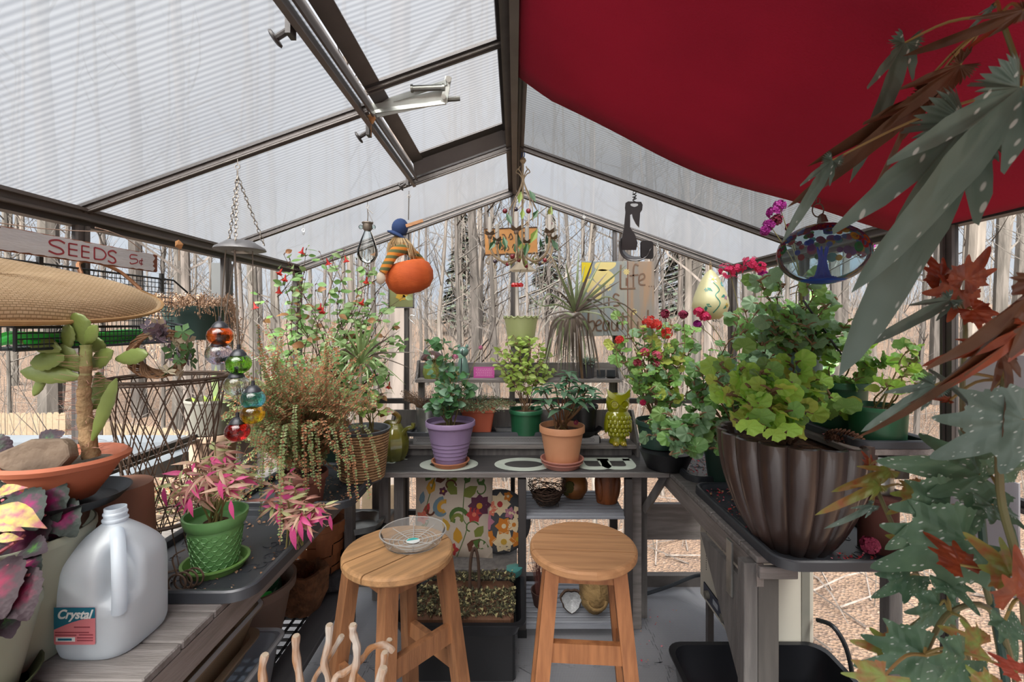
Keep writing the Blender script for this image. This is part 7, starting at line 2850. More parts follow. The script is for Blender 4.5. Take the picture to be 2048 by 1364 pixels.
def stemset(t, paths, m, r0=.003, r1=.0012, name='stems', n=5):
 mb = MB()
 for pts in paths:
  L_ = len(pts)
  mb.tube(pts, [r0 + (r1 - r0) * i / (L_ - 1) for i in range(L_)], n)
 return mb.build(name, m, t)


def bushy(t, base, tips, mes, seed, per_tip=6, size=(.03, .045), m_stem=None, r0=.003, petiole=.03, spread=.9, along=.45, sag=.02, name='leaf', kind=None, wob=.012, up_hint=.38, droop=.0, extra=0):
 """stems from base to tips with leaves on short petioles along their upper part"""
 rr = random.Random(seed)
 paths, joined = [], MB()
 for tip in tips:
  tip = Vector(tip)
  b_ = Vector(base) + Vector((rr.uniform(-.02, .02), rr.uniform(-.02, .02), 0))
  mid = b_.lerp(tip, .5) + Vector((rr.uniform(-wob, wob) * 2, rr.uniform(-wob, wob) * 2, sag))
  pts = smoothpts([b_, b_.lerp(mid, .5) + Vector((rr.uniform(-wob, wob), rr.uniform(-wob, wob), 0)), mid, mid.lerp(tip, .5) + Vector((rr.uniform(-wob, wob), rr.uniform(-wob, wob), rr.uniform(-wob, wob))), tip], 4)
  paths.append(pts)
  for k in range(per_tip + extra):
   f = 1 - along * rr.random() ** 1.3 if k else 1
   if k >= per_tip:
    f = 1 - min(1, along * 1.4) * rr.random()
   p = pts[min(len(pts) - 1, int(f * (len(pts) - 1)))]
   d = rvec(rr, .25 - droop)
   d = (d * spread + (tip - b_).normalized() * (1 - spread) + Vector((0, -.15, 0))).normalized()
   e = p + d * petiole * rr.uniform(.5, 1.3)
   paths.append([p, p.lerp(e, .6) + Vector((0, 0, .004)), e])
   nrm_ = (Vector((0, -.75, up_hint)) + Vector((rr.uniform(-.6, .6), rr.uniform(-.3, .5), rr.uniform(-.4, .5)))).normalized()
   dd = (d + Vector((rr.uniform(-.3, .3), rr.uniform(-.3, .3), -.25 - droop))).normalized()
   s_ = rr.uniform(*size)
   if kind == 'stuff' or k >= per_tip:
    me = mes[rr.randrange(len(mes))]
    m4 = frame_mat(e, dd, nrm_, s_)
    o_ = len(joined.v)
    joined.v += [tuple(m4 @ v.co) for v in me.vertices]
    for pl in me.polygons:
     joined.f.append(tuple(o_ + i for i in pl.vertices))
     joined.mi.append(mes.index(me))
   else:
    add_leaf(t, mes, e, dd, nrm_, s_, rr, name)
 if m_stem:
  stemset(t, paths, m_stem, r0, r0 * .35)
 if joined.v:
  joined.build('foliage', [me.materials[0] for me in mes], t, kind='stuff')


def loc_of(t, px, py, D):
 return P(px, py, D) - Vector(t.location)


def flower_head(t, c, r_, m, rr, n=26, name='flower_head', petal=.010):
 """ball of small open blossoms"""
 mb = MB()
 for i in range(n):
  d = Vector((rr.gauss(0, 1), rr.gauss(0, 1), rr.gauss(.25, .8))).normalized()
  p = Vector(c) + d * r_ * rr.uniform(.7, 1)
  mb.T = frame_mat(p, d.orthogonal(), d)
  for k in range(5):
   a = k * 2 * PI / 5 + i
   ca, sa = math.cos(a), math.sin(a)
   s_ = petal * rr.uniform(.8, 1.2)
   mb.raw([(0, 0, 0), (s_ * (.7 * ca - .45 * sa), s_ * (.7 * sa + .45 * ca), s_ * .2), (s_ * 1.1 * ca, s_ * 1.1 * sa, s_ * .05), (s_ * (.7 * ca + .45 * sa), s_ * (.7 * sa - .45 * ca), s_ * .2)], [(0, 1, 2, 3)])
 return mb.build(name, m, t, smooth=False)


g_stem = M('green_brown_stem', '#7d7a48', '#8d6f4e', rough=.7, nscale=20)
w_stem = M('woody_brown_stem', '#8f7357', '#6c523c', rough=.85, nscale=20)
d_stem = M('dark_wiry_stem', '#5d4438', '#43302a', rough=.8)
gA = leafmat('geranium_green', '#76a848', '#558a38')
gB = leafmat('geranium_bright_green', '#a8dc48', '#86c23e')
gC = leafmat('geranium_dull_green', '#76a070', '#5a8458')
gD = leafmat('yellow_green_leaf', '#c4d450', '#a4bc44')
RL = {k: round_leaf('leaf', m_, lobes=7, cup=c_) for k, m_, c_ in (('A', gA, .1), ('B', gB, .25), ('C', gC, -.1), ('D', gD, .2))}
RL['G'] = round_leaf('leaf', leafmat('ivy_geranium_green', '#5c8a40', '#41702f'), cup=.15)
RL['A2'] = round_leaf('leaf', gA, cup=-.25, wave=.08)
RL['B2'] = round_leaf('leaf', gB, cup=-.15, wave=.09)

# ---- purple pot: kalanchoe like plant with pink buds
t = thing('leafy_plant', 'leggy dark green plant with small pink flowers in the purple pot', 'plant', purple.location + Vector((0, 0, .178)))
kA = leafmat('kalanchoe_green', '#3f7a3c', '#2b5c30', rnd=.2)
kB = leafmat('kalanchoe_blue_green', '#5c8a66', '#467354', rnd=.2)
ov = [leaf_mesh('leaf', kA, oval(.36), curl=.2), leaf_mesh('leaf', kB, oval(.42), curl=.35), leaf_mesh('leaf', kA, oval(.4), curl=-.1)]
tips = [loc_of(t, *p) for p in ((850, 680, 2.1), (885, 682, 2.12), (905, 700, 2.14), (868, 700, 2.2), (916, 745, 2.08), (925, 750, 2.16), (888, 770, 2.1), (880, 795, 2.08), (905, 790, 2.1), (920, 800, 2.14), (890, 815, 2.1), (872, 812, 2.14), (930, 770, 2.2), (897, 735, 2.12))]
bushy(t, (0, 0, 0), tips, ov, 21, per_tip=9, extra=6, size=(.028, .05), m_stem=g_stem, r0=.0025, petiole=.018, along=.5)
rr = random.Random(2)
m_pk = M('pale_pink_petals', '#d98fae', '#c77598', rough=.7, transl=.3)
flower_head(t, loc_of(t, 910, 714, 2.1), .013, m_pk, rr, 22, petal=.007)
flower_head(t, loc_of(t, 962, 695, 2.15), .010, m_pk, rr, 16, petal=.006)
stemset(t, [smoothpts([(0, 0, 0), loc_of(t, 905, 770, 2.1), loc_of(t, 910, 716, 2.1)]), smoothpts([(0.01, 0, 0), loc_of(t, 935, 760, 2.12), loc_of(t, 962, 697, 2.15)])], g_stem, .0015, .001, 'flower_stalk')

# ---- peach pot: impatiens
t = thing('impatiens_plant', 'bushy dark green New Guinea impatiens in the peach pot', 'plant', peach.location + Vector((0, 0, .15)))
iA = leafmat('impatiens_green', '#3f7049', '#2a5236', rnd=.2, rough=.4)
iB = leafmat('impatiens_bronze_green', '#557d5a', '#3a5a42', rnd=.2, rough=.4)
la = [leaf_mesh('leaf', iA, lance(.23), curl=.35, fold=.35), leaf_mesh('leaf', iB, lance(.25), curl=.55, fold=.3), leaf_mesh('leaf', iA, lance(.22), curl=.1, fold=.3)]
tips = [loc_of(t, *p) for p in ((1085, 775, 2.1), (1095, 800, 2.06), (1110, 770, 2.12), (1128, 785, 2.06), (1140, 760, 2.14), (1160, 772, 2.1), (1178, 775, 2.12), (1170, 800, 2.05), (1150, 800, 2.03), (1120, 815, 2.03), (1085, 805, 2.16), (1185, 790, 2.2), (1145, 780, 2.2), (1135, 745, 2.15))]
rr = random.Random(31)
paths = []
for tip in tips:
 pts = smoothpts([(rr.uniform(-.03, .03), rr.uniform(-.03, .03), 0), Vector(tip) * .5 + Vector((rr.uniform(-.01, .01), 0, 0)), tip], 4)
 paths.append(pts)
 n_ = 8
 for k in range(n_):
  a = k * 2 * PI / n_ + rr.uniform(-.2, .2)
  d = Vector((math.cos(a), math.sin(a), rr.uniform(-.1, .35))).normalized()
  add_leaf(t, la, Vector(tip) - Vector((0, 0, .008 * (k % 3))), d, (0, 0, 1), rr.uniform(.05, .078), rr)
stemset(t, paths, M('reddish_stem', '#8a5a45', '#6b7a3c', rough=.6), .005, .003)
flower_head(t, loc_of(t, 1152, 845, 2.09), .008, M('wilted_pink', '#a3365a', '#7d2544', rough=.8), rr, 10, 'fallen_bloom', .008)

# ---- lavender, thyme, mint
def tuft(label, pot_t, name, loc, n, R_, H, mats, seed, size=.006, lean=.5, flop=0.0, leaves=9, wire=.0008, cat='plant', stem=None, narrow=.3, oy=0):
 t = thing(name, label, cat, loc)
 rr = random.Random(seed)
 mb = MB()
 for i in range(n):
  a = rr.uniform(0, 2 * PI)
  r_ = R_ * math.sqrt(rr.random()) * .5
  p0 = Vector((r_ * math.cos(a), r_ * math.sin(a), 0))
  h = H * rr.uniform(.5, 1)
  p1 = p0 + Vector((lean * R_ * math.cos(a) * .6, lean * R_ * math.sin(a) * .6, h * .6))
  p2 = p1 + Vector((lean * R_ * math.cos(a), lean * R_ * math.sin(a), h * .4 - flop * h))
  pts = smoothpts([p0, p1, p2], 4)
  mb.m = 0
  mb.at()
  mb.tube(pts, wire, 3)
  for k in range(leaves):
   p = pts[rr.randint(2, len(pts) - 1)]
   mb.m = 1 + rr.randrange(len(mats))
   mb.at(p + Vector((rr.uniform(-size, size), rr.uniform(-size, size), rr.uniform(-size, size))), (rr.uniform(-1.2, 1.2), rr.uniform(-1.2, 1.2), rr.uniform(0, 6.3)))
   s_ = size * rr.uniform(.7, 1.3)
   mb.raw([(0, 0, 0), (s_ * narrow, s_ * .5, .1 * s_), (0, s_, 0), (-s_ * narrow, s_ * .5, .1 * s_)], [(0, 1, 2, 3)])
 mb.at()
 mb.build('foliage', [stem or w_stem] + mats, t, smooth=False, kind='stuff')
 return t


tuft('grey dried lavender in the galvanised pot', galv, 'lavender_plant', galv.location + Vector((0, 0, .115)), 150, .10, .105, [M('grey_lavender', '#8d857c', '#6f675f', rough=.9), M('brown_lavender', '#7d6258', '#5e4a42', rough=.9)], 5, size=.007, lean=.55)
tuft('green thyme spilling over the square terracotta coloured pot', sq, 'thyme_plant', sq.location + Vector((0, 0, .125)), 240, .15, .075, [leafmat('thyme_green', '#6f8a5c', '#4d6b42', rnd=0), leafmat('thyme_dark', '#4c6a45', '#38502f', rnd=0)], 6, size=.008, lean=.55, flop=.5, leaves=14, narrow=.35)
t = thing('mint_plant', 'lime green mint with brown stems in the green nursery pot', 'plant', mint_p.location + Vector((0, 0, .105)))
mA = leafmat('lime_mint', '#a3c24a', '#7da637', rnd=.2)
mB = leafmat('pale_lime_mint', '#b9cf6a', '#93b54a', rnd=.15)
ml = [leaf_mesh('leaf', mA, oval(.3), curl=.3, fold=.2), leaf_mesh('leaf', mB, oval(.3), curl=-.1, fold=.3), leaf_mesh('leaf', mA, oval(.26), curl=.5, fold=.2)]
tips = [loc_of(t, *p) for p in ((1000, 700, 2.34), (1012, 680, 2.3), (1028, 672, 2.32), (1045, 668, 2.34), (1060, 675, 2.3), (1078, 690, 2.33), (1092, 705, 2.34), (1085, 725, 2.3), (1062, 700, 2.27), (1040, 700, 2.28), (1015, 715, 2.27), (990, 720, 2.33), (1005, 740, 2.3), (1100, 740, 2.36), (1052, 735, 2.26), (1020, 755, 2.3), (1030, 690, 2.4), (1075, 760, 2.3))]
bushy(t, (0, 0, 0), tips, ml, 22, per_tip=10, extra=10, size=(.022, .040), m_stem=w_stem, r0=.0022, petiole=.012, along=.4, wob=.008)

# ---- tall dracaena with two heads
t = thing('dracaena_plant', 'tall dracaena with an upright spiky head and a drooping bronze head', 'plant', drac_p.location + Vector((0, 0, .12)))
sA = leafmat('dracaena_green', '#56633a', '#394726', rnd=.15, rough=.4, transl=.15)
sB = leafmat('dracaena_bronze', '#453a2f', '#2f2821', rnd=.2, rough=.4, transl=.15)
tr1 = loc_of(t, 1150, 625, 2.3)
tr2 = loc_of(t, 1146, 632, 2.26)
stemset(t, [smoothpts([(0, 0, 0), (0.005, 0, .12), tr1 + Vector((.004, 0, -.04)), tr1])], w_stem, .008, .006, 'trunk', 8)


def blade(t, mats, p0, pts, w_, name='leaf'):
 mb = MB()
 q = smoothpts([p0] + pts, 5)
 n_ = len(q)
 vs_, fs = [], []
 for i, p in enumerate(q):
  d = (q[min(i + 1, n_ - 1)] - q[max(i - 1, 0)]).normalized()
  s = d.cross(Vector((0, -1, .25)))
  if s.length < .05:
   s = Vector((1, 0, 0))
  s.normalize()
  f = i / (n_ - 1)
  ww = w_ * min(1, (1 - f) * 2.2 + .04) * min(1, .5 + f * 5)
  up = s.cross(d).normalized()
  vs_ += [p - s * ww / 2, p + up * ww * .12, p + s * ww / 2]
 for i in range(n_ - 1):
  a = i * 3
  fs += [(a, a + 1, a + 4, a + 3), (a + 1, a + 2, a + 5, a + 4)]
 return mb.raw(vs_, fs).build(name, mats, t)


ups = [(1088, 485), (1107, 520), (1158, 495), (1190, 510), (1203, 520), (1253, 530), (1215, 545), (1130, 520), (1170, 530), (1243, 560)]
for i, (px, py) in enumerate(ups):
 e = loc_of(t, px, py, 2.3 + (-.08 if i % 2 else .05))
 if py > 600:
  continue
 blade(t, sA if i % 3 else sB, tr1, [tr1.lerp(e, .35) + Vector((0, -.01, .01)), e], .015)
arch = [((1085, 640), (1075, 690)), ((1092, 590), (1075, 640)), ((1190, 610), (1270, 690)), ((1230, 600), (1310, 700)), ((1200, 620), (1225, 700)), ((1240, 625), (1290, 730)), ((1110, 580), (1060, 560)),
  ((1210, 640), (1240, 720)), ((1190, 600), (1260, 640)), ((1080, 610), (1050, 580)), ((1250, 610), (1330, 690))]
for i, ((ax_, ay), (bx, by)) in enumerate(arch):
 m_, e = loc_of(t, ax_, ay, 2.26), loc_of(t, bx, by, 2.2 + .02 * i)
 blade(t, sA if i % 2 else sB, tr1, [tr1.lerp(m_, .5) + Vector((0, 0, .02)), m_, e], .009)
rr = random.Random(12)
for i in range(44):
 px = 1088 + 110 * (i / 43) + rr.uniform(-5, 5)
 py = rr.uniform(700, 765)
 e = loc_of(t, px, py, 2.28 + rr.uniform(-.09, .09))
 m_ = loc_of(t, 1143 + (px - 1143) * .72, 655 + rr.uniform(-8, 18), 2.27)
 top = loc_of(t, 1143 + (px - 1143) * .3, 632 + rr.uniform(-4, 6), 2.27)
 blade(t, sB if rr.random() < .8 else sA, tr2, [top, m_, e], .0125)

# ---- small dracaena in the rope pot, with a dark red coleus
t = thing('dracaena_plant', 'young green dracaena with thin arching leaves in the rope wrapped pot', 'plant', rope_p.location + Vector((0, 0, .195)))
crown = loc_of(t, 721, 728, 1.97)
stemset(t, [smoothpts([(0, 0, 0), (-.01, 0, .1), crown + Vector((0, 0, -.03)), crown])], M('pale_trunk', '#9c9380', '#80776a', rough=.8), .0085, .006, 'trunk', 8)
sG = leafmat('young_dracaena_green', '#6d8a4a', '#4d6c38', rnd=.15, rough=.4, transl=.15)
for i, (px, py, D) in enumerate(((690, 655, 1.95), (708, 628, 1.97), (722, 630, 1.9), (735, 640, 1.97), (752, 632, 1.95), (770, 650, 1.9), (742, 665, 1.8), (700, 680, 1.85), (680, 700, 2.05))):
 e = loc_of(t, px, py, D)
 blade(t, sG, crown, [crown.lerp(e, .4) + Vector((0, 0, .008)), e], .013)
for i, ((a1, b1_), (a2, b2_)) in enumerate((((680, 700), (628, 730)), ((690, 715), (640, 760)), ((760, 700), (815, 690)), ((765, 715), (830, 740)), ((750, 730), (790, 790)), ((690, 735), (655, 790)),
           ((775, 705), (845, 705)), ((755, 720), (812, 770)), ((700, 745), (680, 800)), ((745, 745), (770, 800)), ((670, 705), (622, 690)), ((735, 750), (735, 810)), ((770, 680), (800, 660)), ((680, 685), (640, 660)))):
 m_, e = loc_of(t, a1, b1_, 1.9), loc_of(t, a2, b2_, 1.86 + .02 * (i % 5))
 blade(t, sG if i % 3 else sB, crown, [crown.lerp(m_, .5) + Vector((0, 0, .015)), m_, e], .009)
cR = leafmat('dark_red_coleus', '#7d2a33', '#4f7a33', rnd=.1, nscale=9, amount=1)
cG = leafmat('coleus_lime', '#8fb04a', '#6f9538', rnd=.1)
t = thing('coleus_plant', 'small dark red and lime coleus in the rope pot', 'plant', rope_p.location + Vector((0.03, -.02, .195)))
cl = [leaf_mesh('leaf', cR, oval(.36), curl=.2, wave=.04), leaf_mesh('leaf', cG, oval(.36), curl=.3, wave=.04), leaf_mesh('leaf', cG, oval(.3), curl=.1)]
bushy(t, (0, 0, 0), [loc_of(t, *p) for p in ((708, 785, 1.93), (735, 795, 1.9), (750, 805, 1.9), (725, 812, 1.88), (742, 780, 1.95), (700, 815, 1.9), (758, 822, 1.93))], cl, 23, per_tip=6, size=(.03, .055), m_stem=g_stem, petiole=.015)

# ---- flowering shrub in the back left corner
t = thing('flowering_shrub', 'tall wiry shrub with small oval leaves and red tubular flowers in the back left corner', 'shrub', vine_p.location + Vector((0, 0, .16)))
fA = leafmat('shrub_green', '#6d9a48', '#4b7a36', rnd=.2)
fB = leafmat('shrub_pale_green', '#8fb06a', '#6d9450', rnd=.2)
fC = leafmat('shrub_brown_leaf', '#a0683c', '#7c4c2c', rnd=.1)
fl_ = [leaf_mesh('leaf', fA, oval(.3), curl=.1), leaf_mesh('leaf', fB, oval(.3), curl=.3), leaf_mesh('leaf', fA, oval(.26), curl=-.1), leaf_mesh('leaf', fB, oval(.34), curl=.2), leaf_mesh('leaf', fC, oval(.34), curl=.5)]
rr = random.Random(41)
tips = []
for i in range(44):
 px, py = rr.uniform(520, 810), rr.uniform(500, 800)
 if py < 560 and px < 560:
  px += 60
 if px > 770 and py < 600:
  py += 80
 tips.append(loc_of(t, px, py, rr.uniform(1.98, 2.36)))
tips += [loc_of(t, *p) for p in ((612, 500, 2.2), (640, 505, 2.2), (560, 540, 2.2), (690, 500, 2.2), (520, 590, 2.1), (505, 610, 2.1), (790, 650, 2.2), (805, 690, 2.2), (665, 520, 2.2), (580, 520, 2.2))]
bushy(t, (0, 0, 0), tips, fl_[:4] + fl_[:4] + fl_[4:], 42, per_tip=5, extra=19, size=(.030, .052), m_stem=d_stem, r0=.003, petiole=.012, along=.65, wob=.05, sag=.03)
m_rf = M('coral_red_petals', '#d9402f', '#c22c3c', rough=.6, transl=.3)
for i, (px, py, D) in enumerate(((604, 503, 2.15), (656, 525, 2.15), (692, 520, 2.15), (558, 582, 2.1), (570, 558, 2.1), (510, 613, 2.05), (641, 615, 2.1), (645, 622, 2.08), (733, 562, 2.12), (724, 605, 2.15), (778, 772, 2.1), (560, 545, 2.12))):
 c = loc_of(t, px, py, D)
 mb = MB().at(c, (rr.uniform(-.5, .5), rr.uniform(-.5, .5), 0))
 mb.lathe([(.002, .022), (.004, .008), (.006, 0), (.013, -.010)], 10, wav=lambda a, r, z: r * (1 + (.35 * math.cos(a * 5) if r > .01 else 0)))
 mb.build('red_flower', m_rf, t)

# ---- browning button fern
t = thing('button_fern', 'big button fern, half green and half brown, trailing over the black trays', 'fern', fern_p.location + Vector((0, 0, .14)))
mF = [leafmat('fern_green', '#6f8a4c', '#53703a', rnd=0, transl=.2), leafmat('fern_yellow_green', '#8f9a5a', '#76823f', rnd=0), M('fern_brown', '#a5704c', '#80523a', rough=.9), M('fern_tan', '#bd8a63', '#9c6c4b', rough=.9)]
mb = MB()
rr = random.Random(51)


def frond(p0, p1, p2, dry, step=.0075, s0=.0125):
 pts = smoothpts([p0, p1, p2], 10)
 mb.m = 4
 mb.T = Matrix.Identity(4)
 mb.tube(pts, .0008, 3)
 acc = 0
 for i in range(2, len(pts) - 1):
  d = pts[i + 1] - pts[i]
  n_ = max(1, int(d.length / step))
  for k in range(n_):
   p = pts[i].lerp(pts[i + 1], k / n_)
   dn = d.normalized()
   sd = dn.cross(Vector((0, -.5, 1))).normalized()
   for s in (-1, 1):
    if rr.random() < dry * .25:
     continue
    m_ = (2 if rr.random() < .6 else 3) if rr.random() < dry else (0 if rr.random() < .6 else 1)
    mb.m = m_
    q0 = s0 * rr.uniform(.7, 1.15) * (1.15 - .5 * i / len(pts))
    dd = (sd * s + Vector((rr.uniform(-.3, .3), rr.uniform(-.3, .3), rr.uniform(-.5, .2)))).normalized()
    w_ = dn * q0 * .42
    mb.raw([p, p + dd * q0 * .5 + w_, p + dd * q0, p + dd * q0 * .5 - w_], [(0, 1, 2, 3)])


for i in range(520):
 a = rr.uniform(0, 2 * PI)
 px, py = rr.gauss(595, 80), rr.gauss(812, 72)
 py = max(640, min(985, py))
 px = max(440, min(748 if py < 820 else 700, px))
 e = loc_of(t, px, py, rr.uniform(1.45, 1.95))
 s_ = Vector((rr.uniform(-.05, .05), rr.uniform(-.05, .05), 0))
 mid = e * rr.uniform(.45, .7) + Vector((rr.uniform(-.07, .07), rr.uniform(-.06, .04), rr.uniform(.05, .12) if py > 790 else rr.uniform(0, .07)))
 dry = .6 if (px > 560 and py < 900) or rr.random() < .3 else .2
 frond(s_, mid, e, dry)
for px, py, D, dry in ((740, 1000, 1.55, .3), (762, 960, 1.62, .2), (700, 1000, 1.5, .25), (716, 1005, 1.52, .5), (680, 960, 1.5, .1), (625, 960, 1.45, .2), (590, 935, 1.42, .1), (588, 905, 1.42, 0), (640, 985, 1.48, .2),
      (520, 1040, 1.32, .1), (500, 900, 1.4, .1), (505, 960, 1.42, .2), (560, 1090, 1.25, .15), (610, 1000, 1.38, .6), (540, 980, 1.4, .3), (700, 940, 1.52, .5), (470, 940, 1.4, .1), (565, 960, 1.35, .1), (455, 860, 1.5, 0)):
 e = loc_of(t, px, py, D)
 m_ = loc_of(t, 600 + (px - 600) * .75, min(py - 95, 850), D + .06)
 frond(Vector((0, 0, 0)), m_, e, dry, s0=.011)
mb.T = Matrix.Identity(4)
mb.build('fronds', mF + [w_stem], t, smooth=False, kind='stuff')

# ---- pink variegated coleus like plants in and behind the green pot
pk = [leafmat('hot_pink_leaf', '#d0387a', '#b82f60', rnd=.1), leafmat('pink_green_leaf', '#c96a7c', '#8a9a55', rnd=.1, nscale=60, amount=1), leafmat('lime_cream_leaf', '#b7bd78', '#8f9d55', rnd=.1), leafmat('dusty_rose_leaf', '#b8606a', '#96744c', rnd=.1, nscale=50, amount=1)]
pl = [leaf_mesh('leaf', pk[0], lance(.13), curl=.3), leaf_mesh('leaf', pk[1], lance(.09), curl=.5), leaf_mesh('leaf', pk[2], lance(.10), curl=.3), leaf_mesh('leaf', pk[3], lance(.08), curl=.6)]


def pinkplant(t, tips, seed, per=20, size=(.030, .055)):
 rr = random.Random(seed)
 paths = []
 for tip in tips:
  tip = Vector(tip)
  pts = smoothpts([(rr.uniform(-.02, .02), rr.uniform(-.02, .02), 0), tip * .5 + Vector((0, 0, .02)), tip], 4)
  paths.append(pts)
  for k in range(per):
   a = rr.uniform(0, 6.28)
   d = Vector((math.cos(a), math.sin(a), rr.uniform(-.5, .5))).normalized()
   add_leaf(t, pl[rr.choice((1, 1, 2, 3, 3, 0))], pts[-1 - rr.randint(0, 4)], d, (0, -.8, .5), rr.uniform(*size), rr)
 stemset(t, paths, g_stem, .003, .0015)


t = thing('coleus_plant', 'pink and lime narrow leaved coleus in the green honeycomb pot', 'plant', green_hex.location + Vector((0, 0, .128)))
pinkplant(t, [loc_of(t, *p) for p in ((365, 940, 1.22), (345, 965, 1.2), (390, 925, 1.25), (420, 915, 1.28), (450, 905, 1.3), (470, 930, 1.25), (440, 940, 1.18), (410, 950, 1.15), (385, 965, 1.15), (470, 960, 1.18), (495, 945, 1.3), (360, 985, 1.2), (455, 975, 1.15), (430, 890, 1.34))], 61)
for px, py, D in ((440, 960, 1.12), (328, 975, 1.15), (380, 995, 1.12), (462, 1000, 1.14)):
 add_leaf(t, pl[0], loc_of(t, px, py, D), (.1, -.2, -1), (0, -1, .1), .05, rr)
t = thing('coleus_plant', 'second pink coleus hanging over the tray edge beside the green pot', 'plant', (-.66, 1.36, TZ + .008))
pinkplant(t, [loc_of(t, *p) for p in ((545, 970, 1.34), (565, 955, 1.36), (590, 975, 1.34), (575, 1000, 1.3), (610, 1000, 1.32), (630, 1015, 1.3), (600, 1030, 1.27), (560, 1020, 1.28), (650, 1010, 1.33), (620, 1040, 1.27), (535, 1000, 1.32), (580, 945, 1.4))], 62)
for px, py, D, s_ in ((600, 1040, 1.26, .06), (585, 1050, 1.25, .07), (640, 1020, 1.28, .05), (555, 1020, 1.28, .05), (660, 1030, 1.3, .045), (618, 1050, 1.26, .05)):
 add_leaf(t, pl[0], loc_of(t, px, py, D), (.1, -.2, -1), (0, -1, .1), s_, rr)

# ---- rex begonias at the far left
def rex_mat(name, mid, edge, dark):
 m = bpy.data.materials.new(name)
 nt, b = nodes_of(m)
 L = nt.links.new
 tcn = nt.nodes.new('ShaderNodeTexCoord')
 # distance from the midrib/petiole in leaf space, with blotchy borders
 sep = nt.nodes.new('ShaderNodeSeparateXYZ')
 L(tcn.outputs['Object'], sep.inputs['Vector'])
 ln = nt.nodes.new('ShaderNodeVectorMath')
 ln.operation = 'DISTANCE'
 ln.inputs[1].default_value = (0, .45, 0)
 L(tcn.outputs['Object'], ln.inputs[0])
 n = nt.nodes.new('ShaderNodeTexNoise')
 n.inputs['Scale'].default_value = 7
 L(tcn.outputs['Object'], n.inputs['Vector'])
 ad = nt.nodes.new('ShaderNodeMath')
 ad.operation = 'MULTIPLY_ADD'
 ad.inputs[1].default_value = .5
 L(n.outputs['Fac'], ad.inputs[0])
 L(ln.outputs['Value'], ad.inputs[2])
 r = nt.nodes.new('ShaderNodeValToRGB')
 e = r.color_ramp.elements
 e[0].position = .30
 e[0].color = hexc(mid)
 e[1].position = .56
 e[1].color = hexc(dark)
 x = e.new(.42)
 x.color = hexc(edge)
 L(ad.outputs['Value'], r.inputs['Fac'])
 L(r.outputs['Color'], b.inputs['Base Color'])
 wv = nt.nodes.new('ShaderNodeTexVoronoi')
 wv.inputs['Scale'].default_value = 12
 L(tcn.outputs['Object'], wv.inputs['Vector'])
 bp = nt.nodes.new('ShaderNodeBump')
 bp.inputs['Strength'].default_value = .1
 bp.inputs['Distance'].default_value = .02
 L(wv.outputs['Distance'], bp.inputs['Height'])
 L(bp.outputs['Normal'], b.inputs['Normal'])
 b.inputs['Roughness'].default_value = .6
 b.inputs['Specular IOR Level'].default_value = .2
 return m


rx = [rex_mat('rex_pink', '#8a1c58', '#6a2a50', '#343c39'), rex_mat('rex_plum', '#55163a', '#521f38', '#2a2428'), rex_mat('rex_green', '#5f8f4c', '#4c5a50', '#4a4048'), rex_mat('rex_wine', '#701a38', '#561a30', '#2e2228')]


def rexo(t):
 return .40 * math.sin(PI * min(1, t * .93 + .07)) ** .6 * (1.2 - .5 * t) + .02 * math.sin(t * 40)


rl = [leaf_mesh('leaf', m_, rexo, curl=.28, fold=.22, wave=.010, rows=18, cols=4) for m_ in rx]
t = thing('rex_begonia', 'rex begonia with ruffled silver, pink and plum leaves in the pale sage pot', 'plant', rexA.location + Vector((0, 0, .21)))
rr = random.Random(71)
specs = [(40, 925, .98, 2, .10, (.3, -.6, .1)), (100, 900, 1.0, 2, .09, (.6, -.3, .5)), (85, 935, .95, 0, .12, (.5, -.5, -.6)), (110, 965, .93, 0, .12, (.5, -.5, -.8)), (20, 960, .93, 0, .10, (-.3, -.5, -.5)), (60, 990, .90, 0, .11, (.6, -.4, -.3)),
   (130, 1010, .93, 0, .10, (.8, -.4, -.5)), (30, 910, 1.02, 2, .09, (-.3, -.3, .5)), (90, 1030, .9, 1, .12, (.2, -.6, -.7)), (135, 985, .98, 3, .07, (.8, -.3, -.1)), (5, 1000, .9, 1, .10, (-.3, -.5, -.6)), (120, 1045, .93, 1, .07, (.7, -.4, -.3)), (60, 945, 1.0, 1, .09, (.1, -.6, .4))]
paths = []
for px, py, D, k, s_, d in specs:
 e = loc_of(t, px, py, D)
 add_leaf(t, rl[k], e - Vector((.022, 0, 0)), d, (.35, -.75, .6), s_ * .82, rr)
 paths.append(smoothpts([(rr.uniform(-.03, .03), rr.uniform(-.03, .03), 0), e * .5 + Vector((0, 0, .03)), e], 4))
stemset(t, paths, M('pink_hairy_stem', '#a3565f', '#7d4048', rough=.7), .004, .003)
t = thing('rex_begonia', 'darker wine and green rex begonia in the low sage bowl', 'plant', rexB.location + Vector((0, 0, .14)))
specs = [(30, 1085, .82, 2, .10, (.2, -.6, .4)), (85, 1095, .86, 2, .07, (.8, -.4, .2)), (20, 1130, .8, 3, .13, (.6, -.5, -.3)), (60, 1150, .8, 3, .11, (.7, -.5, -.4)), (0, 1170, .78, 3, .12, (.4, -.6, -.5)), (75, 1120, .84, 0, .07, (.8, -.4, -.1)),
   (10, 1200, .78, 3, .10, (.3, -.6, -.7)), (45, 1200, .8, 2, .08, (.6, -.5, -.6)), (-10, 1100, .82, 3, .11, (.1, -.6, .2)), (50, 1070, .86, 3, .08, (.3, -.5, .5))]
paths = []
for px, py, D, k, s_, d in specs:
 e = loc_of(t, px, py, D)
 add_leaf(t, rl[k], e - Vector((.03, 0, 0)), d, (.35, -.7, .7), s_ * .8, rr)
 paths.append(smoothpts([(rr.uniform(-.03, .03), rr.uniform(-.03, .03), 0), e * .5 + Vector((0, 0, .03)), e], 4))
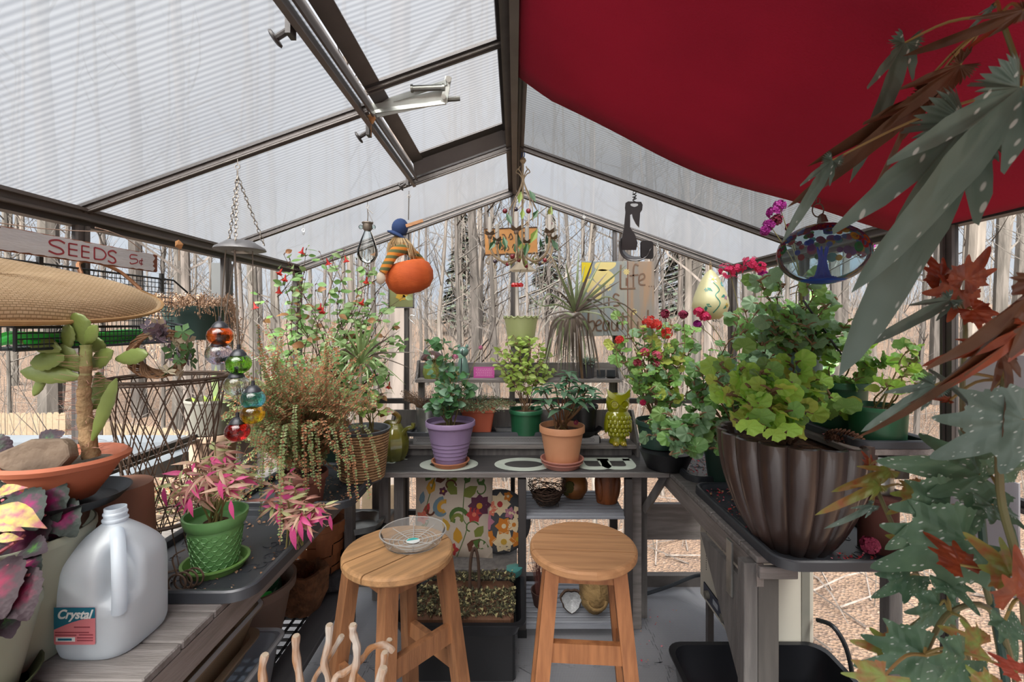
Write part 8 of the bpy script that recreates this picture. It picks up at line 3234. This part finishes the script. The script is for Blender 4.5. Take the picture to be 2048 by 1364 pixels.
stemset(t, paths, _mats['pink_hairy_stem'], .004, .003)
t = thing('coleus_plant', 'yellow edged pink coleus leaves poking in at the left frame edge', 'plant', (-1.0, .78, TZ + .19))
cy_m = leafmat('coleus_yellow_edge', '#d3c94e', '#a8505e', rnd=.05, nscale=4, amount=1)
cyl = leaf_mesh('leaf', cy_m, lance(.2), curl=.3, wave=.03)
for px, py, D, s_, d in ((0, 1010, .80, .085, (1, -.2, -.35)), (-15, 1040, .8, .06, (1, -.3, -.1)), (-10, 985, .82, .05, (1, -.1, .3)), (-10, 1075, .8, .04, (1, 0, 0))):
 add_leaf(t, cyl, loc_of(t, px, py, D), d, (.1, -.8, .6), s_, rr)
stemset(t, [smoothpts([(0, 0, -.04), loc_of(t, -20, 1040, .8), loc_of(t, 0, 1010, .8)])], g_stem, .003, .002)

# ---- prickly pear
t = thing('prickly_pear', 'tall prickly pear cactus with a scaly trunk and flat green pads', 'cactus', bowl.location + Vector((.0, 0, .08)))
m_ct = M('corky_cactus_trunk', '#a98a66', '#7f6a4a', rough=.9, nscale=30, amount=1, bump=.8, bscale=60)
m_cp = leafmat('cactus_pad_green', '#5d6e2b', '#465822', rnd=.12, transl=.08, nscale=8, bump=.2, bscale=40)
tr_pts = [loc_of(t, *p) for p in ((183, 915, 1.00), (172, 850, 1.00), (168, 790, 1.00), (172, 740, 1.00), (172, 690, 1.00))]
q5 = smoothpts(tr_pts, 6)
MB().tube(q5, [(.0165 - .008 * i / len(q5)) * (1 + .10 * math.sin(i * 2.1)) for i in range(len(q5))], 12).build('trunk', [m_ct], t)
k5 = int(len(q5) * .55)
MB().tube(q5[k5:], [.0105 * (1 + .08 * math.sin(i * 2.4)) for i in range(len(q5) - k5)], 12).build('green_stem', leafmat('cactus_stem_green', '#6f7a3c', '#8a7a4c', transl=0, nscale=30, bump=.5, bscale=50), t)
mb = MB()
for i in range(150):
 p = q5[rr.randint(1, int(len(q5) * .85))]
 a = rr.uniform(0, 6.28)
 d = Vector((math.cos(a), math.sin(a), rr.uniform(-.2, .3)))
 mb.tube([p + d * .014 + Vector((0, 0, rr.uniform(-.008, .008))), p + d * rr.uniform(.028, .05)], .0004, 3)
mb.build('spines', M('pale_red_spines', '#b98878', '#9a6a5c', rough=.7), t, smooth=False, kind='stuff')


def pad(px, py, D, L_, W_, ang, tw=0.0, th=.0055):
 """flat oval cactus pad rooted at the pixel, pointing at ang degrees in the picture plane"""
 c = loc_of(t, px, py, D)
 a = math.radians(ang)
 d = Vector((math.cos(a), -.15, math.sin(a))).normalized()
 n_ = Vector((math.sin(tw), -math.cos(tw), .25))
 mb = MB()
 N = 14
 M_ = 12
 vs_, fs = [], []
 for j in range(N + 1):
  f = j / N
  w_ = W_ / 2 * math.sin(PI * min(1, f * .94 + .05)) ** .65 * (.75 + .5 * f)
  w_ *= 1 + .07 * math.sin(j * 2.2)
  for k in range(M_):
   b_ = 2 * PI * k / M_
   vs_.append((w_ * math.cos(b_), L_ * f, th * math.sin(b_) * math.sin(PI * min(1, f * .9 + .06)) ** .5))
 for j in range(N):
  for k in range(M_):
   fs.append((j * M_ + k, j * M_ + (k + 1) % M_, (j + 1) * M_ + (k + 1) % M_, (j + 1) * M_ + k))
 fs += [tuple(range(M_)), tuple(N * M_ + k for k in range(M_))]
 o = mb.raw(vs_, fs).build('pad', m_cp, t)
 o.matrix_local = frame_mat(c, d, n_)
 return o


for a in ((x_, y_, d_, l_ * 1.2, w_ * 1.15, g_) for x_, y_, d_, l_, w_, g_ in ((173, 690, 1.020, .062, .045, 103), (170, 688, 1.010, .045, .03, 50), (165, 740, 1.010, .075, .042, 140), (160, 755, 1.000, .095, .035, 172), (130, 715, 0.990, .055, .038, 190), (122, 702, 0.990, .06, .032, 155), (172, 738, 1.030, .07, .036, 30),
   (232, 718, 1.030, .07, .032, 8), (210, 715, 1.050, .045, .028, 115), (92, 745, 1.000, .045, .02, 250), (195, 745, 1.050, .05, .032, 290), (215, 800, 1.050, .04, .028, 75), (185, 880, 0.990, .13, .03, 62), (205, 790, 1.050, .035, .022, 170), (135, 700, 1.010, .05, .03, 80), (212, 798, 1.030, .04, .026, 200), (75, 690, 0.980, .035, .02, 150))):
 pad(*a)

# ---- bulb plant left, succulent on ledge
t = thing('bulb_plant', 'pale striped upright leaf and small shoots in the grey ribbed pot', 'plant', ribbed.location + Vector((0, 0, .115)))
m_st = leafmat('cream_striped_leaf', '#c3cf9a', '#8fae6a', rnd=.05, nscale=8, stretch=(8, 8, 1), amount=1)
for (px, py, D, w_) in ((432, 730, 1.72, .03), (425, 745, 1.74, .018), (440, 750, 1.7, .015)):
 e = loc_of(t, px, py, D)
 blade(t, m_st, Vector((.015, 0, 0)), [e * .5 + Vector((.004, 0, 0)), e], w_)
rrb = random.Random(9)
for i in range(6):
 e = Vector((rrb.uniform(-.05, .05), rrb.uniform(-.05, .0), rrb.uniform(.02, .05)))
 add_leaf(t, ml[0], Vector((e.x, e.y, 0)), (e.x, e.y, .05), (0, -1, .2), .03, rrb)
tuft('grey green succulent tuft on the wall ledge', succ_p, 'succulent', succ_p.location + Vector((0, 0, .07)), 60, .05, .04, [leafmat('succulent_grey_green', '#8fa896', '#728c7c', rnd=0)], 15, size=.012, lean=.4, leaves=6)
tuft('low green creeper at the foot of the grey ribbed pot', None, 'creeper_plant', Vector((P(415, 0, 1.6).x, 1.60, TZ + .005)), 110, .16, .14, [leafmat('creeper_green', '#6c8a4f', '#4f6d3a', rnd=0), _mats['fern_brown']], 16, size=.010, lean=.4, leaves=12, narrow=.4)

# ---- geraniums on the right
m_cor = M('coral_red_geranium', '#e8483f', '#cf3038', rough=.6, transl=.3)
m_hot = M('hot_pink_geranium', '#e23a72', '#c92a60', rough=.6, transl=.3)
m_mag = M('magenta_geranium', '#b52a9a', '#8f2480', rough=.6, transl=.3)
m_mar = M('maroon_dry_petals', '#8f2a4a', '#6b2038', rough=.8)
m_lpk = M('light_pink_begonia', '#e8708f', '#d85478', rough=.6, transl=.3)
rr = random.Random(81)
t = thing('geranium_plant', 'coral flowered geranium with woody stems beside the lime owl', 'plant', ger1_p.location + Vector((0, 0, .11)))
tips = [loc_of(t, *p) for p in ((1225, 690, 2.2), (1240, 640, 2.2), (1270, 700, 2.1), (1300, 690, 2.12), (1330, 700, 2.1), (1355, 690, 2.15), (1290, 740, 2.05), (1330, 740, 2.05), (1310, 665, 2.2), (1345, 650, 2.2), (1365, 720, 2.1), (1265, 760, 2.05), (1240, 720, 2.15), (1300, 780, 2.0), (1340, 790, 2.0), (1375, 770, 2.05), (1385, 660, 2.2), (1285, 660, 2.15))]
bushy(t, (0, 0, 0), tips, [RL['A'], RL['C'], RL['A2'], RL['D']], 82, per_tip=7, extra=6, size=(.032, .055), m_stem=w_stem, r0=.004, petiole=.03, along=.45, wob=.02)
for (px, py, r_, m_) in ((1238, 680, .020, m_cor), (1298, 643, .030, m_cor), (1312, 650, .026, m_cor), (1333, 666, .026, m_cor), (1290, 705, .020, m_lpk), (1313, 712, .024, m_lpk), (1275, 725, .018, m_lpk), (1312, 730, .018, m_lpk), (1330, 628, .020, m_mar), (1366, 630, .020, m_mar), (1286, 805, .010, m_hot)):
 flower_head(t, loc_of(t, px, py, 2.08), r_, m_, rr)
stemset(t, [smoothpts([(0, 0, 0), loc_of(t, px, (py + 790) / 2, 2.1), loc_of(t, px, py, 2.1)]) for px, py in ((1238, 680), (1305, 650), (1333, 670), (1290, 710), (1315, 715), (1330, 632), (1366, 634))], g_stem, .002, .0013, 'flower_stalk')

t = thing('geranium_plant', 'sprawling ivy geranium with hot pink flowers behind the fluted pot', 'plant', ger2_p.location + Vector((0, 0, .14)))
tips = []
for i in range(34):
 px, py = rr.uniform(1385, 1680), rr.uniform(600, 800)
 if py < 640 and px < 1440:
  px += 60
 tips.append(loc_of(t, px, py, rr.uniform(1.62, 2.15)))
tips += [loc_of(t, *p) for p in ((1400, 740, 1.8), (1340, 830, 1.8), (1320, 860, 1.75), (1370, 850, 1.7), (1300, 870, 1.8), (1345, 880, 1.66), (1385, 870, 1.64), (1400, 830, 1.7), (1365, 905, 1.62), (1340, 910, 1.62), (1290, 845, 1.9), (1420, 700, 1.8))]
bushy(t, (0, 0, 0), tips, [RL['G'], RL['C'], RL['A2'], RL['C'], RL['G']], 83, per_tip=6, extra=7, size=(.036, .062), m_stem=w_stem, r0=.0045, petiole=.03, along=.5, wob=.045)
for (px, py, D, r_, m_) in ((1398, 625, 1.95, .022, m_hot), (1410, 634, 1.95, .022, m_hot), (1452, 543, 1.95, .036, m_hot), (1472, 540, 1.95, .03, m_hot), (1500, 528, 1.92, .034, m_hot), (1520, 536, 1.92, .026, m_hot), (1395, 648, 1.95, .014, m_mag), (1526, 550, 1.95, .02, m_mag)):
 flower_head(t, loc_of(t, px, py, D), r_, m_, rr)
stemset(t, [smoothpts([(0, 0, 0), loc_of(t, (px + 1500) / 2, (py + 780) / 2, 1.95), loc_of(t, px, py, D)]) for px, py, D in ((1404, 630, 1.95), (1460, 545, 1.95), (1510, 530, 1.92), (1395, 648, 1.95), (1526, 550, 1.95))], g_stem, .0022, .0014, 'flower_stalk')

t = thing('geranium_plant', 'tall magenta flowered geranium rising from the teal pot on the wall shelf', 'plant', teal_p.location + Vector((0, 0, .2)))
tips = []
for i in range(22):
 tips.append(loc_of(t, rr.uniform(1520, 1740), rr.uniform(545, 700), rr.uniform(1.42, 1.58)))
bushy(t, (0, 0, 0), tips, [RL['A'], RL['C'], RL['A2'], RL['C']], 84, per_tip=6, extra=4, size=(.034, .056), m_stem=w_stem, r0=.004, petiole=.03, along=.55, wob=.03)
for (px, py, r_, m_) in ((1560, 412, .020, m_mag), (1548, 425, .022, m_mag), (1538, 450, .018, m_mag), (1553, 440, .018, m_mar), (1530, 462, .014, m_mag), (1725, 505, .014, m_mar), (1740, 490, .012, m_mag), (1580, 455, .012, m_mar)):
 flower_head(t, loc_of(t, px, py, 1.55), r_, m_, rr)
stemset(t, [smoothpts([(0, 0, 0), loc_of(t, 1600, 560, 1.55), loc_of(t, px, py, 1.55)]) for px, py in ((1560, 415), (1540, 450), (1580, 455), (1725, 505))], g_stem, .0022, .0014, 'flower_stalk')
t = thing('geranium_plant', 'small green geranium shoots in the pot on the right wall shelf', 'plant', gr2_p.location + Vector((0, 0, .13)))
bushy(t, (0, 0, 0), [loc_of(t, *p) for p in ((1690, 720, 1.46), (1740, 735, 1.42), (1770, 725, 1.40), (1720, 690, 1.46), (1700, 770, 1.44), (1665, 760, 1.46))], [RL['A'], RL['A2'], RL['B']], 85, per_tip=7, size=(.034, .05), m_stem=g_stem, petiole=.03)
t = thing('geranium_plant', 'sparse green shoots in the front dark green pot on the wall shelf', 'plant', gr1_p.location + Vector((0, 0, .085)))
bushy(t, (0, 0, 0), [loc_of(t, *p) for p in ((1800, 735, 1.26), (1830, 690, 1.26), (1775, 770, 1.26), (1850, 760, 1.26), (1835, 720, 1.3))], [RL['B'], RL['A2']] + ml[:1], 86, per_tip=6, size=(.026, .045), m_stem=g_stem, petiole=.025)

t = thing('geranium_plant', 'bright lime green round leaved geranium in the fluted dark pot', 'plant', fl.location + Vector((0, 0, .305)))
tips = [loc_of(t, *p) for p in ((1440, 730, 1.4), (1480, 740, 1.36), (1520, 745, 1.35), (1555, 740, 1.4), (1590, 730, 1.45), (1500, 775, 1.3), (1540, 780, 1.28), (1580, 775, 1.3), (1610, 780, 1.34), (1640, 800, 1.34), (1660, 790, 1.4), (1680, 815, 1.36), (1460, 790, 1.3),
        (1500, 815, 1.26), (1540, 820, 1.24), (1480, 845, 1.24), (1520, 850, 1.22), (1560, 830, 1.24), (1590, 815, 1.28), (1445, 770, 1.4), (1620, 760, 1.45), (1570, 855, 1.22), (1600, 840, 1.25))]
bushy(t, (-.02, 0, 0), tips, [RL['B'], RL['A'], RL['B2'], RL['B'], RL['D']], 87, per_tip=7, size=(.036, .062), m_stem=w_stem, r0=.005, petiole=.035, along=.35, wob=.012)
rr = random.Random(91)
for px, py, D, s_ in ((1495, 855, 1.19, .062), (1545, 870, 1.18, .05), (1575, 860, 1.2, .055), (1520, 835, 1.19, .058), (1690, 815, 1.3, .065), (1485, 695, 1.36, .06)):
 add_leaf(t, [RL['B'], RL['A']], loc_of(t, px, py, D), (.1, -.5, .5), (0, -.9, .4), s_, rr)

# petals and dry leaves lying about: nobody could count them
pm = [M('fallen_crimson', '#c23a52', '#a02c44', rough=.8), M('fallen_pink', '#d98a94', '#c2707c', rough=.8), M('fallen_tan', '#b98a66', '#97694a', rough=.9), M('fallen_red', '#d5382f', '#b52a28', rough=.8)]


def litter_patch(name, label, boxes, seed, cat='petals', tsize=(.005, .012), mats=None):
 rr = random.Random(seed)
 mb = MB()
 for x0, y0, x1, y1, z, n_ in boxes:
  for i in range(n_):
   mb.m = rr.choice((0, 0, 1, 2, 2, 3))
   s_ = rr.uniform(*tsize)
   mb.at((rr.uniform(x0, x1), rr.uniform(y0, y1), z + rr.uniform(.001, .008)), (rr.uniform(-.7, .7), rr.uniform(-.7, .7), rr.uniform(0, 6.3)))
   mb.raw([(0, 0, 0), (s_ * .45, s_ * .4, s_ * .15), (0, s_, 0), (-s_ * .45, s_ * .5, s_ * .1)], [(0, 1, 2, 3)])
 tag(mb.build(name, mats or pm, smooth=False), label, cat, kind='stuff')


litter_patch('fallen_petals', 'fallen crimson and tan petals in the tray behind the fluted pot', [(.76, 1.93, 1.13, 2.36, TZ + .005, 520)], 3)
litter_patch('fallen_petals', 'fallen pink petals on the tray around the fluted pot', [(.74, 1.45, .90, 1.84, TZ + .005, 210), (.90, 1.26, 1.12, 1.32, TZ + .005, 90)], 4)
litter_patch('fallen_petals', 'fallen petals on the black tray of the right wall shelf', [(.93, 1.26, 1.14, 1.9, SZ + .001, 160)], 5)
litter_patch('fallen_petals', 'few red petals scattered on the foam floor by the heater', [(.55, 1.8, .8, 2.3, .001, 26), (.5, 1.9, .6, 2.2, .001, 12)], 6)
litter_patch('fallen_leaves', 'dry brown leaf bits on the left black trays', [(-.92, 1.12, -.68, 1.55, TZ + .006, 90), (-.9, 1.66, -.63, 2.0, TZ + .006, 220)], 7, cat='dry leaves', mats=[m_dry[0], m_dry[1], pm[2], m_dry[0]])
litter_patch('dead_flowers', 'dead pink flower heads heaped in the black tub', [(.60, 1.42, .86, 1.62, .012, 300), (.62, 1.44, .82, 1.6, .03, 250), (.80, 1.42, 1.05, 1.6, .012, 200)], 8, cat='dead flowers', tsize=(.012, .026))
t = thing('dried_bloom', 'dried dark red geranium flower head on the tray right of the fluted pot', 'flower', P(1740, 1090, 1.27))
flower_head(t, (0, 0, 0), .022, m_mar, rr, 50)

# ---- angel wing begonia in the right foreground
def angel_mat(name, base, spot, ns=9, spots=True, base2=None):
 m = bpy.data.materials.new(name)
 nt, b = nodes_of(m)
 L = nt.links.new
 tcn = nt.nodes.new('ShaderNodeTexCoord')
 mp = nt.nodes.new('ShaderNodeMapping')
 mp.inputs['Scale'].default_value = (1.6, .55, 1)
 L(tcn.outputs['Object'], mp.inputs['Vector'])
 n = nt.nodes.new('ShaderNodeTexNoise')
 n.inputs['Scale'].default_value = 3
 L(tcn.outputs['Object'], n.inputs['Vector'])
 r2 = nt.nodes.new('ShaderNodeValToRGB')
 r2.color_ramp.elements[0].color = hexc(base)
 r2.color_ramp.elements[1].color = hexc(base2 or base)
 r2.color_ramp.elements[0].position = .4
 r2.color_ramp.elements[1].position = .65
 L(n.outputs['Fac'], r2.inputs['Fac'])
 col_ = r2.outputs['Color']
 if spots:
  v = nt.nodes.new('ShaderNodeTexVoronoi')
  v.inputs['Scale'].default_value = ns
  L(mp.outputs['Vector'], v.inputs['Vector'])
  r = nt.nodes.new('ShaderNodeValToRGB')
  r.color_ramp.elements[0].position = .14
  r.color_ramp.elements[0].color = (1, 1, 1, 1)
  r.color_ramp.elements[1].position = .20
  r.color_ramp.elements[1].color = (0, 0, 0, 1)
  L(v.outputs['Distance'], r.inputs['Fac'])
  mx = nt.nodes.new('ShaderNodeMix')
  mx.data_type = 'RGBA'
  mx.inputs['B'].default_value = hexc(spot)
  L(r.outputs['Color'], mx.inputs['Factor'])
  L(col_, mx.inputs['A'])
  col_ = mx.outputs['Result']
 # veins as relief
 wv = nt.nodes.new('ShaderNodeTexWave')
 wv.inputs['Scale'].default_value = 3.0
 wv.inputs['Distortion'].default_value = 1.5
 wv.bands_direction = 'DIAGONAL'
 L(tcn.outputs['Object'], wv.inputs['Vector'])
 bp = nt.nodes.new('ShaderNodeBump')
 bp.inputs['Strength'].default_value = .12
 bp.inputs['Distance'].default_value = .03
 L(wv.outputs['Fac'], bp.inputs['Height'])
 L(bp.outputs['Normal'], b.inputs['Normal'])
 L(col_, b.inputs['Base Color'])
 b.inputs['Roughness'].default_value = .42
 tl = nt.nodes.new('ShaderNodeBsdfTranslucent')
 L(col_, tl.inputs['Color'])
 ms = nt.nodes.new('ShaderNodeMixShader')
 ms.inputs['Fac'].default_value = .18
 L(b.outputs['BSDF'], ms.inputs[1])
 L(tl.outputs['BSDF'], ms.inputs[2])
 L(ms.outputs['Shader'], nt.nodes['Material Output'].inputs['Surface'])
 return m


aw = {'silver': angel_mat('begonia_silver_green', '#5f766b', '#c3cfc9', 15, base2='#72877d'), 'green': angel_mat('begonia_dark_green', '#4a6b52', '#c3d0c8', 13, base2='#5d7f62'),
  'brown': angel_mat('begonia_brown_underside', '#6b4630', '#000000', spots=False, base2='#4e3524'), 'rust': angel_mat('begonia_rust_underside', '#9c4a2a', '#000000', spots=False, base2='#7c3a26'),
  'lime': angel_mat('begonia_olive_young', '#8a9a4a', '#000000', spots=False, base2='#a0603a'), 'coral': angel_mat('begonia_coral_young', '#c05f4c', '#000000', spots=False, base2='#a8503e')}


def wing_mesh(m, lobes=((0, 1.0), (.75, .62), (-.75, .5), (1.7, .38), (-1.6, .3)), width=.2, serr=.018, base=.2):
 """angel wing leaf: pointed lobes fanning from the petiole with jagged margins"""
 n = 132
 out = []
 for k in range(n + 1):
  a = -2.5 + 5.0 * k / n
  r_ = base * (1 - .3 * abs(a) / 2.5)
  for la_, ll in lobes:
   d = abs(a - la_)
   r_ = max(r_, ll / (1 + (d / width) ** 1.5 * (1.1 + ll)))
  r_ += serr * (1, 0, -1, 0)[k % 4]
  out.append((a, r_))
 vs_ = [(0, 0, 0)]
 for f in (.33, .66, 1):
  for a, r_ in out:
   rr_ = r_ * f
   x, y = rr_ * math.sin(a), rr_ * math.cos(a)
   fold_ = .10 * abs(math.sin(a * 2.2)) * f
   vs_.append((x, y, -.28 * y * abs(y) - .12 * x * x + fold_ * .5 + .015 * math.sin(a * 7) * f))
 N1 = n + 1
 fs = [(0, 1 + k, 2 + k) for k in range(n)]
 for q_ in range(2):
  o1, o2 = 1 + q_ * N1, 1 + (q_ + 1) * N1
  fs += [(o1 + k, o2 + k, o2 + k + 1, o1 + k + 1) for k in range(n)]
 me = bpy.data.meshes.new('leaf')
 me.from_pydata(vs_, [], fs)
 me.materials.append(m)
 me.polygons.foreach_set('use_smooth', [True] * len(me.polygons))
 me.update()
 return me


wl = {k: wing_mesh(m_, lobes=((0, 1.0), (.5, .52), (-.42, .36), (1.2, .2)), width=.24, base=.17) for k, m_ in aw.items()}
wn = {k: wing_mesh(m_, lobes=((0, 1.0), (.4, .42), (-.4, .3)), width=.20, base=.12) for k, m_ in aw.items()}
ww = {k: wing_mesh(m_, lobes=((0, 1.0), (.62, .72), (-.58, .68), (1.3, .56), (-1.25, .52), (2.1, .42), (-2.1, .42)), width=.46, serr=.010, base=.50) for k, m_ in aw.items()}
bt = thing('angel_wing_begonia', 'tall angel wing begonia with spotted silver leaves and rusty undersides in the right foreground', 'plant', (.86, .78, .36))
rr = random.Random(99)
# root px,py,D -> tip px,py,D ; kind, shape, facing
spec = [
 (2040, 175, .45, 1735, 590, .50, 'silver', 'L', (-.3, -1, .1)), (1935, 245, .50, 1700, 780, .55, 'silver', 'L', (-.5, -1, .0)),
 (1810, 85, .60, 1735, 345, .60, 'silver', 'N', (-.2, -1, .1)), (2048, 20, .5, 1800, 130, .58, 'brown', 'N', (0, -.8, -.4)), (1920, 130, .56, 1660, 345, .60, 'brown', 'N', (.2, -.9, -.3)),
 (1850, 190, .58, 1610, 420, .62, 'brown', 'N', (.1, -1, -.1)), (1815, 210, .6, 1790, 375, .6, 'brown', 'N', (.3, -1, 0)), (1665, 320, .62, 1570, 480, .64, 'silver', 'N', (-.3, -1, .2)),
 (2020, 45, .52, 1890, 110, .56, 'coral', 'N', (0, -.8, .5)), (1990, 10, .55, 1925, 70, .58, 'silver', 'N', (0, -1, .3)),
 (2080, 560, .40, 1800, 960, .48, 'brown', 'L', (.3, -1, -.1)), (2060, 640, .42, 1870, 850, .46, 'rust', 'L', (.2, -1, -.3)), (2000, 690, .5, 1830, 720, .55, 'rust', 'L', (0, -.8, .5)),
 (1900, 600, .62, 1740, 690, .62, 'silver', 'N', (-.3, -1, .2)), (1920, 580, .65, 1850, 640, .65, 'rust', 'W', (.2, -1, .1)), (1930, 560, .64, 1990, 500, .62, 'rust', 'W', (0, -1, .2)), (1945, 620, .62, 2010, 660, .6, 'rust', 'W', (0, -1, 0)),
 (1880, 560, .66, 1860, 500, .66, 'rust', 'W', (.1, -1, 0)), (1870, 770, .55, 1725, 870, .58, 'silver', 'L', (-.1, -1, .5)), (1900, 800, .56, 1830, 790, .56, 'rust', 'N', (0, -1, .2)),
 (1960, 830, .52, 1870, 720, .55, 'silver', 'N', (0, -1, .2)), (2000, 700, .46, 2060, 880, .44, 'brown', 'L', (.1, -1, 0)), (2048, 840, .45, 1875, 930, .5, 'silver', 'W', (0, -1, .5)),
 (1960, 950, .56, 1790, 920, .58, 'green', 'W', (-.1, -1, .4)), (1900, 1010, .56, 1800, 1100, .56, 'green', 'W', (-.2, -1, .3)), (1985, 1010, .54, 2048, 1080, .5, 'green', 'W', (0, -1, .3)), (2000, 940, .52, 2050, 870, .5, 'green', 'W', (0, -1, .2)),
 (1930, 1080, .54, 1760, 1150, .58, 'green', 'W', (-.1, -1, .4)), (1840, 985, .62, 1790, 1030, .62, 'lime', 'W', (0, -1, .3)), (1780, 940, .66, 1675, 985, .66, 'lime', 'L', (-.1, -1, .4)), (1760, 970, .64, 1640, 1030, .64, 'lime', 'N', (0, -1, .6)),
 (1745, 1010, .63, 1660, 1065, .63, 'silver', 'N', (0, -1, .3)), (1740, 930, .68, 1730, 905, .68, 'rust', 'W', (0, -1, .3)), (1920, 1130, .52, 1860, 1060, .55, 'rust', 'W', (0, -1, .2)), (1850, 1090, .6, 1790, 1075, .6, 'lime', 'W', (0, -1, .3)),
 (2020, 1150, .5, 1960, 1080, .5, 'lime', 'W', (0, -1, .2)), (1890, 1160, .55, 1960, 1220, .52, 'green', 'W', (0, -1, .2)), (1820, 1150, .6, 1760, 1200, .6, 'green', 'W', (-.1, -1, .3)), (2010, 1240, .48, 2048, 1320, .46, 'green', 'W', (0, -1, .3)),
 (1850, 1310, .52, 1720, 1350, .55, 'green', 'W', (-.1, -1, .4)), (1790, 1300, .56, 1720, 1290, .56, 'lime', 'W', (0, -1, .3)), (1930, 1320, .48, 1880, 1400, .46, 'green', 'W', (0, -1, .3)), (1960, 1290, .5, 1900, 1260, .5, 'lime', 'W', (0, -1, .4)),
 (2030, 1190, .48, 2060, 1120, .46, 'rust', 'W', (0, -1, .1)), (1880, 1210, .56, 1830, 1280, .56, 'green', 'W', (0, -1, .2)), (1770, 1350, .5, 1700, 1400, .52, 'lime', 'W', (0, -1, .3)), (2035, 1345, .44, 1980, 1300, .46, 'coral', 'W', (0, -1, .3)), (1985, 1380, .46, 1900, 1350, .48, 'lime', 'W', (0, -1, .3)),
]
for x0, y0, D0_, x1, y1, D1_, kd, shp, nn_ in spec:
 a, b_ = loc_of(bt, x0, y0, D0_), loc_of(bt, x1, y1, D1_)
 L_ = (b_ - a).length
 me = {'L': wl, 'N': wn, 'W': ww}[shp][kd]
 sc_ = L_ * 1.0 if shp != 'W' else L_ * 1.1
 add_leaf(bt, me, a, b_ - a, nn_, sc_, rr)
cane = M('begonia_cane', '#6f7048', '#675238', rough=.5, nscale=14)
cp = []
root = Vector((0, 0, 0))
canes = [[(2030, 1500, .8), (1990, 1250, .62), (1940, 1050, .58), (1925, 800, .62), (1930, 640, .64), (1900, 570, .66)],
   [(1980, 1500, .8), (1930, 1300, .66), (1850, 1180, .62), (1790, 1060, .64), (1755, 980, .66), (1740, 930, .68)],
   [(2060, 1500, .7), (2048, 1200, .5), (2000, 980, .50), (2010, 760, .5), (2060, 560, .45), (2080, 300, .5), (2048, 170, .5), (2000, 30, .52)],
   [(2000, 1500, .8), (1900, 1260, .6), (1830, 1250, .6), (1810, 1300, .57), (1800, 1350, .56)],
   [(2040, 1400, .7), (1990, 1230, .55), (1900, 1225, .55), (1850, 1310, .52)]]
stemset(bt, [smoothpts([loc_of(bt, *p) for p in c_], 6) for c_ in canes], cane, .0042, .0024, 'canes', 8)
pet = []
for x0, y0, D0_, x1, y1, D1_, kd, shp, nn_ in spec:
 a = loc_of(bt, x0, y0, D0_)
 best = min((loc_of(bt, *p) for c_ in canes for p in c_[1:]), key=lambda v: (v - a).length)
 if (best - a).length < .25:
  pet.append(smoothpts([best, best.lerp(a, .5) + Vector((0, 0, .01)), a], 4))
stemset(bt, pet, M('begonia_petiole', '#9c8a4f', '#8f5a42', rough=.5), .0020, .0014, 'petioles')['kind'] = 'stuff'
tag(MB().tube([P(1942, 820, .60), P(1968, 1100, .60), P(2004, 1300, .60), P(2030, 1500, .62)], .0045, 8).build('plant_stake', M('dark_green_stake', '#20473a', '#18382e', rough=.4)), 'dark green stake holding up the foreground begonia', 'stake')
tag(MB().tube([P(1606, 600, 1.5), P(1690, 720, 1.5)], .0035, 6).build('plant_stake', m_black), 'thin black stake leaning behind the glass globe', 'stake')
tag(MB().tube([P(1622, 655, 1.55), P(1685, 720, 1.55)], .0025, 6).build('plant_stake', m_black), 'second thin black stake beside the first, behind the geraniums', 'stake')
t = pot('flower_pot', 'pot of the angel wing begonia below the frame at the right', (.86, .78, .16), .14, .22, m_dgreen)
t = MB().box((.70, .60, .001), (1.02, .96, .159), .004).build('plant_stand', m_greywood, smooth=False)
tag(t, 'low grey stand under the begonia pot at the right', 'stand')

# dried leaves hung on the eave
for px, py, D, lb in ((358, 490, 1.45, 'curled tan dry leaf caught on a thread at the left eave'), (742, 238, 1.28, 'brown dry leaf stuck behind the roof vent frame')):
 c = P(px, py, D)
 t = MB().raw([(-.012, 0, .012), (.004, -.006, .016), (.014, 0, .002), (.004, .004, -.014), (-.010, -.004, -.006), (0, -.008, 0)], [(0, 1, 5), (1, 2, 5), (2, 3, 5), (3, 4, 5), (4, 0, 5)]).tube([(0, 0, 0), (0, 0, -.05)], .0008, 4).build('dry_leaf', M('curled_dry_leaf', '#b98a5c', '#94683f', rough=.9), smooth=False)
 t.location = c
 tag(t, lb, 'dry leaf')
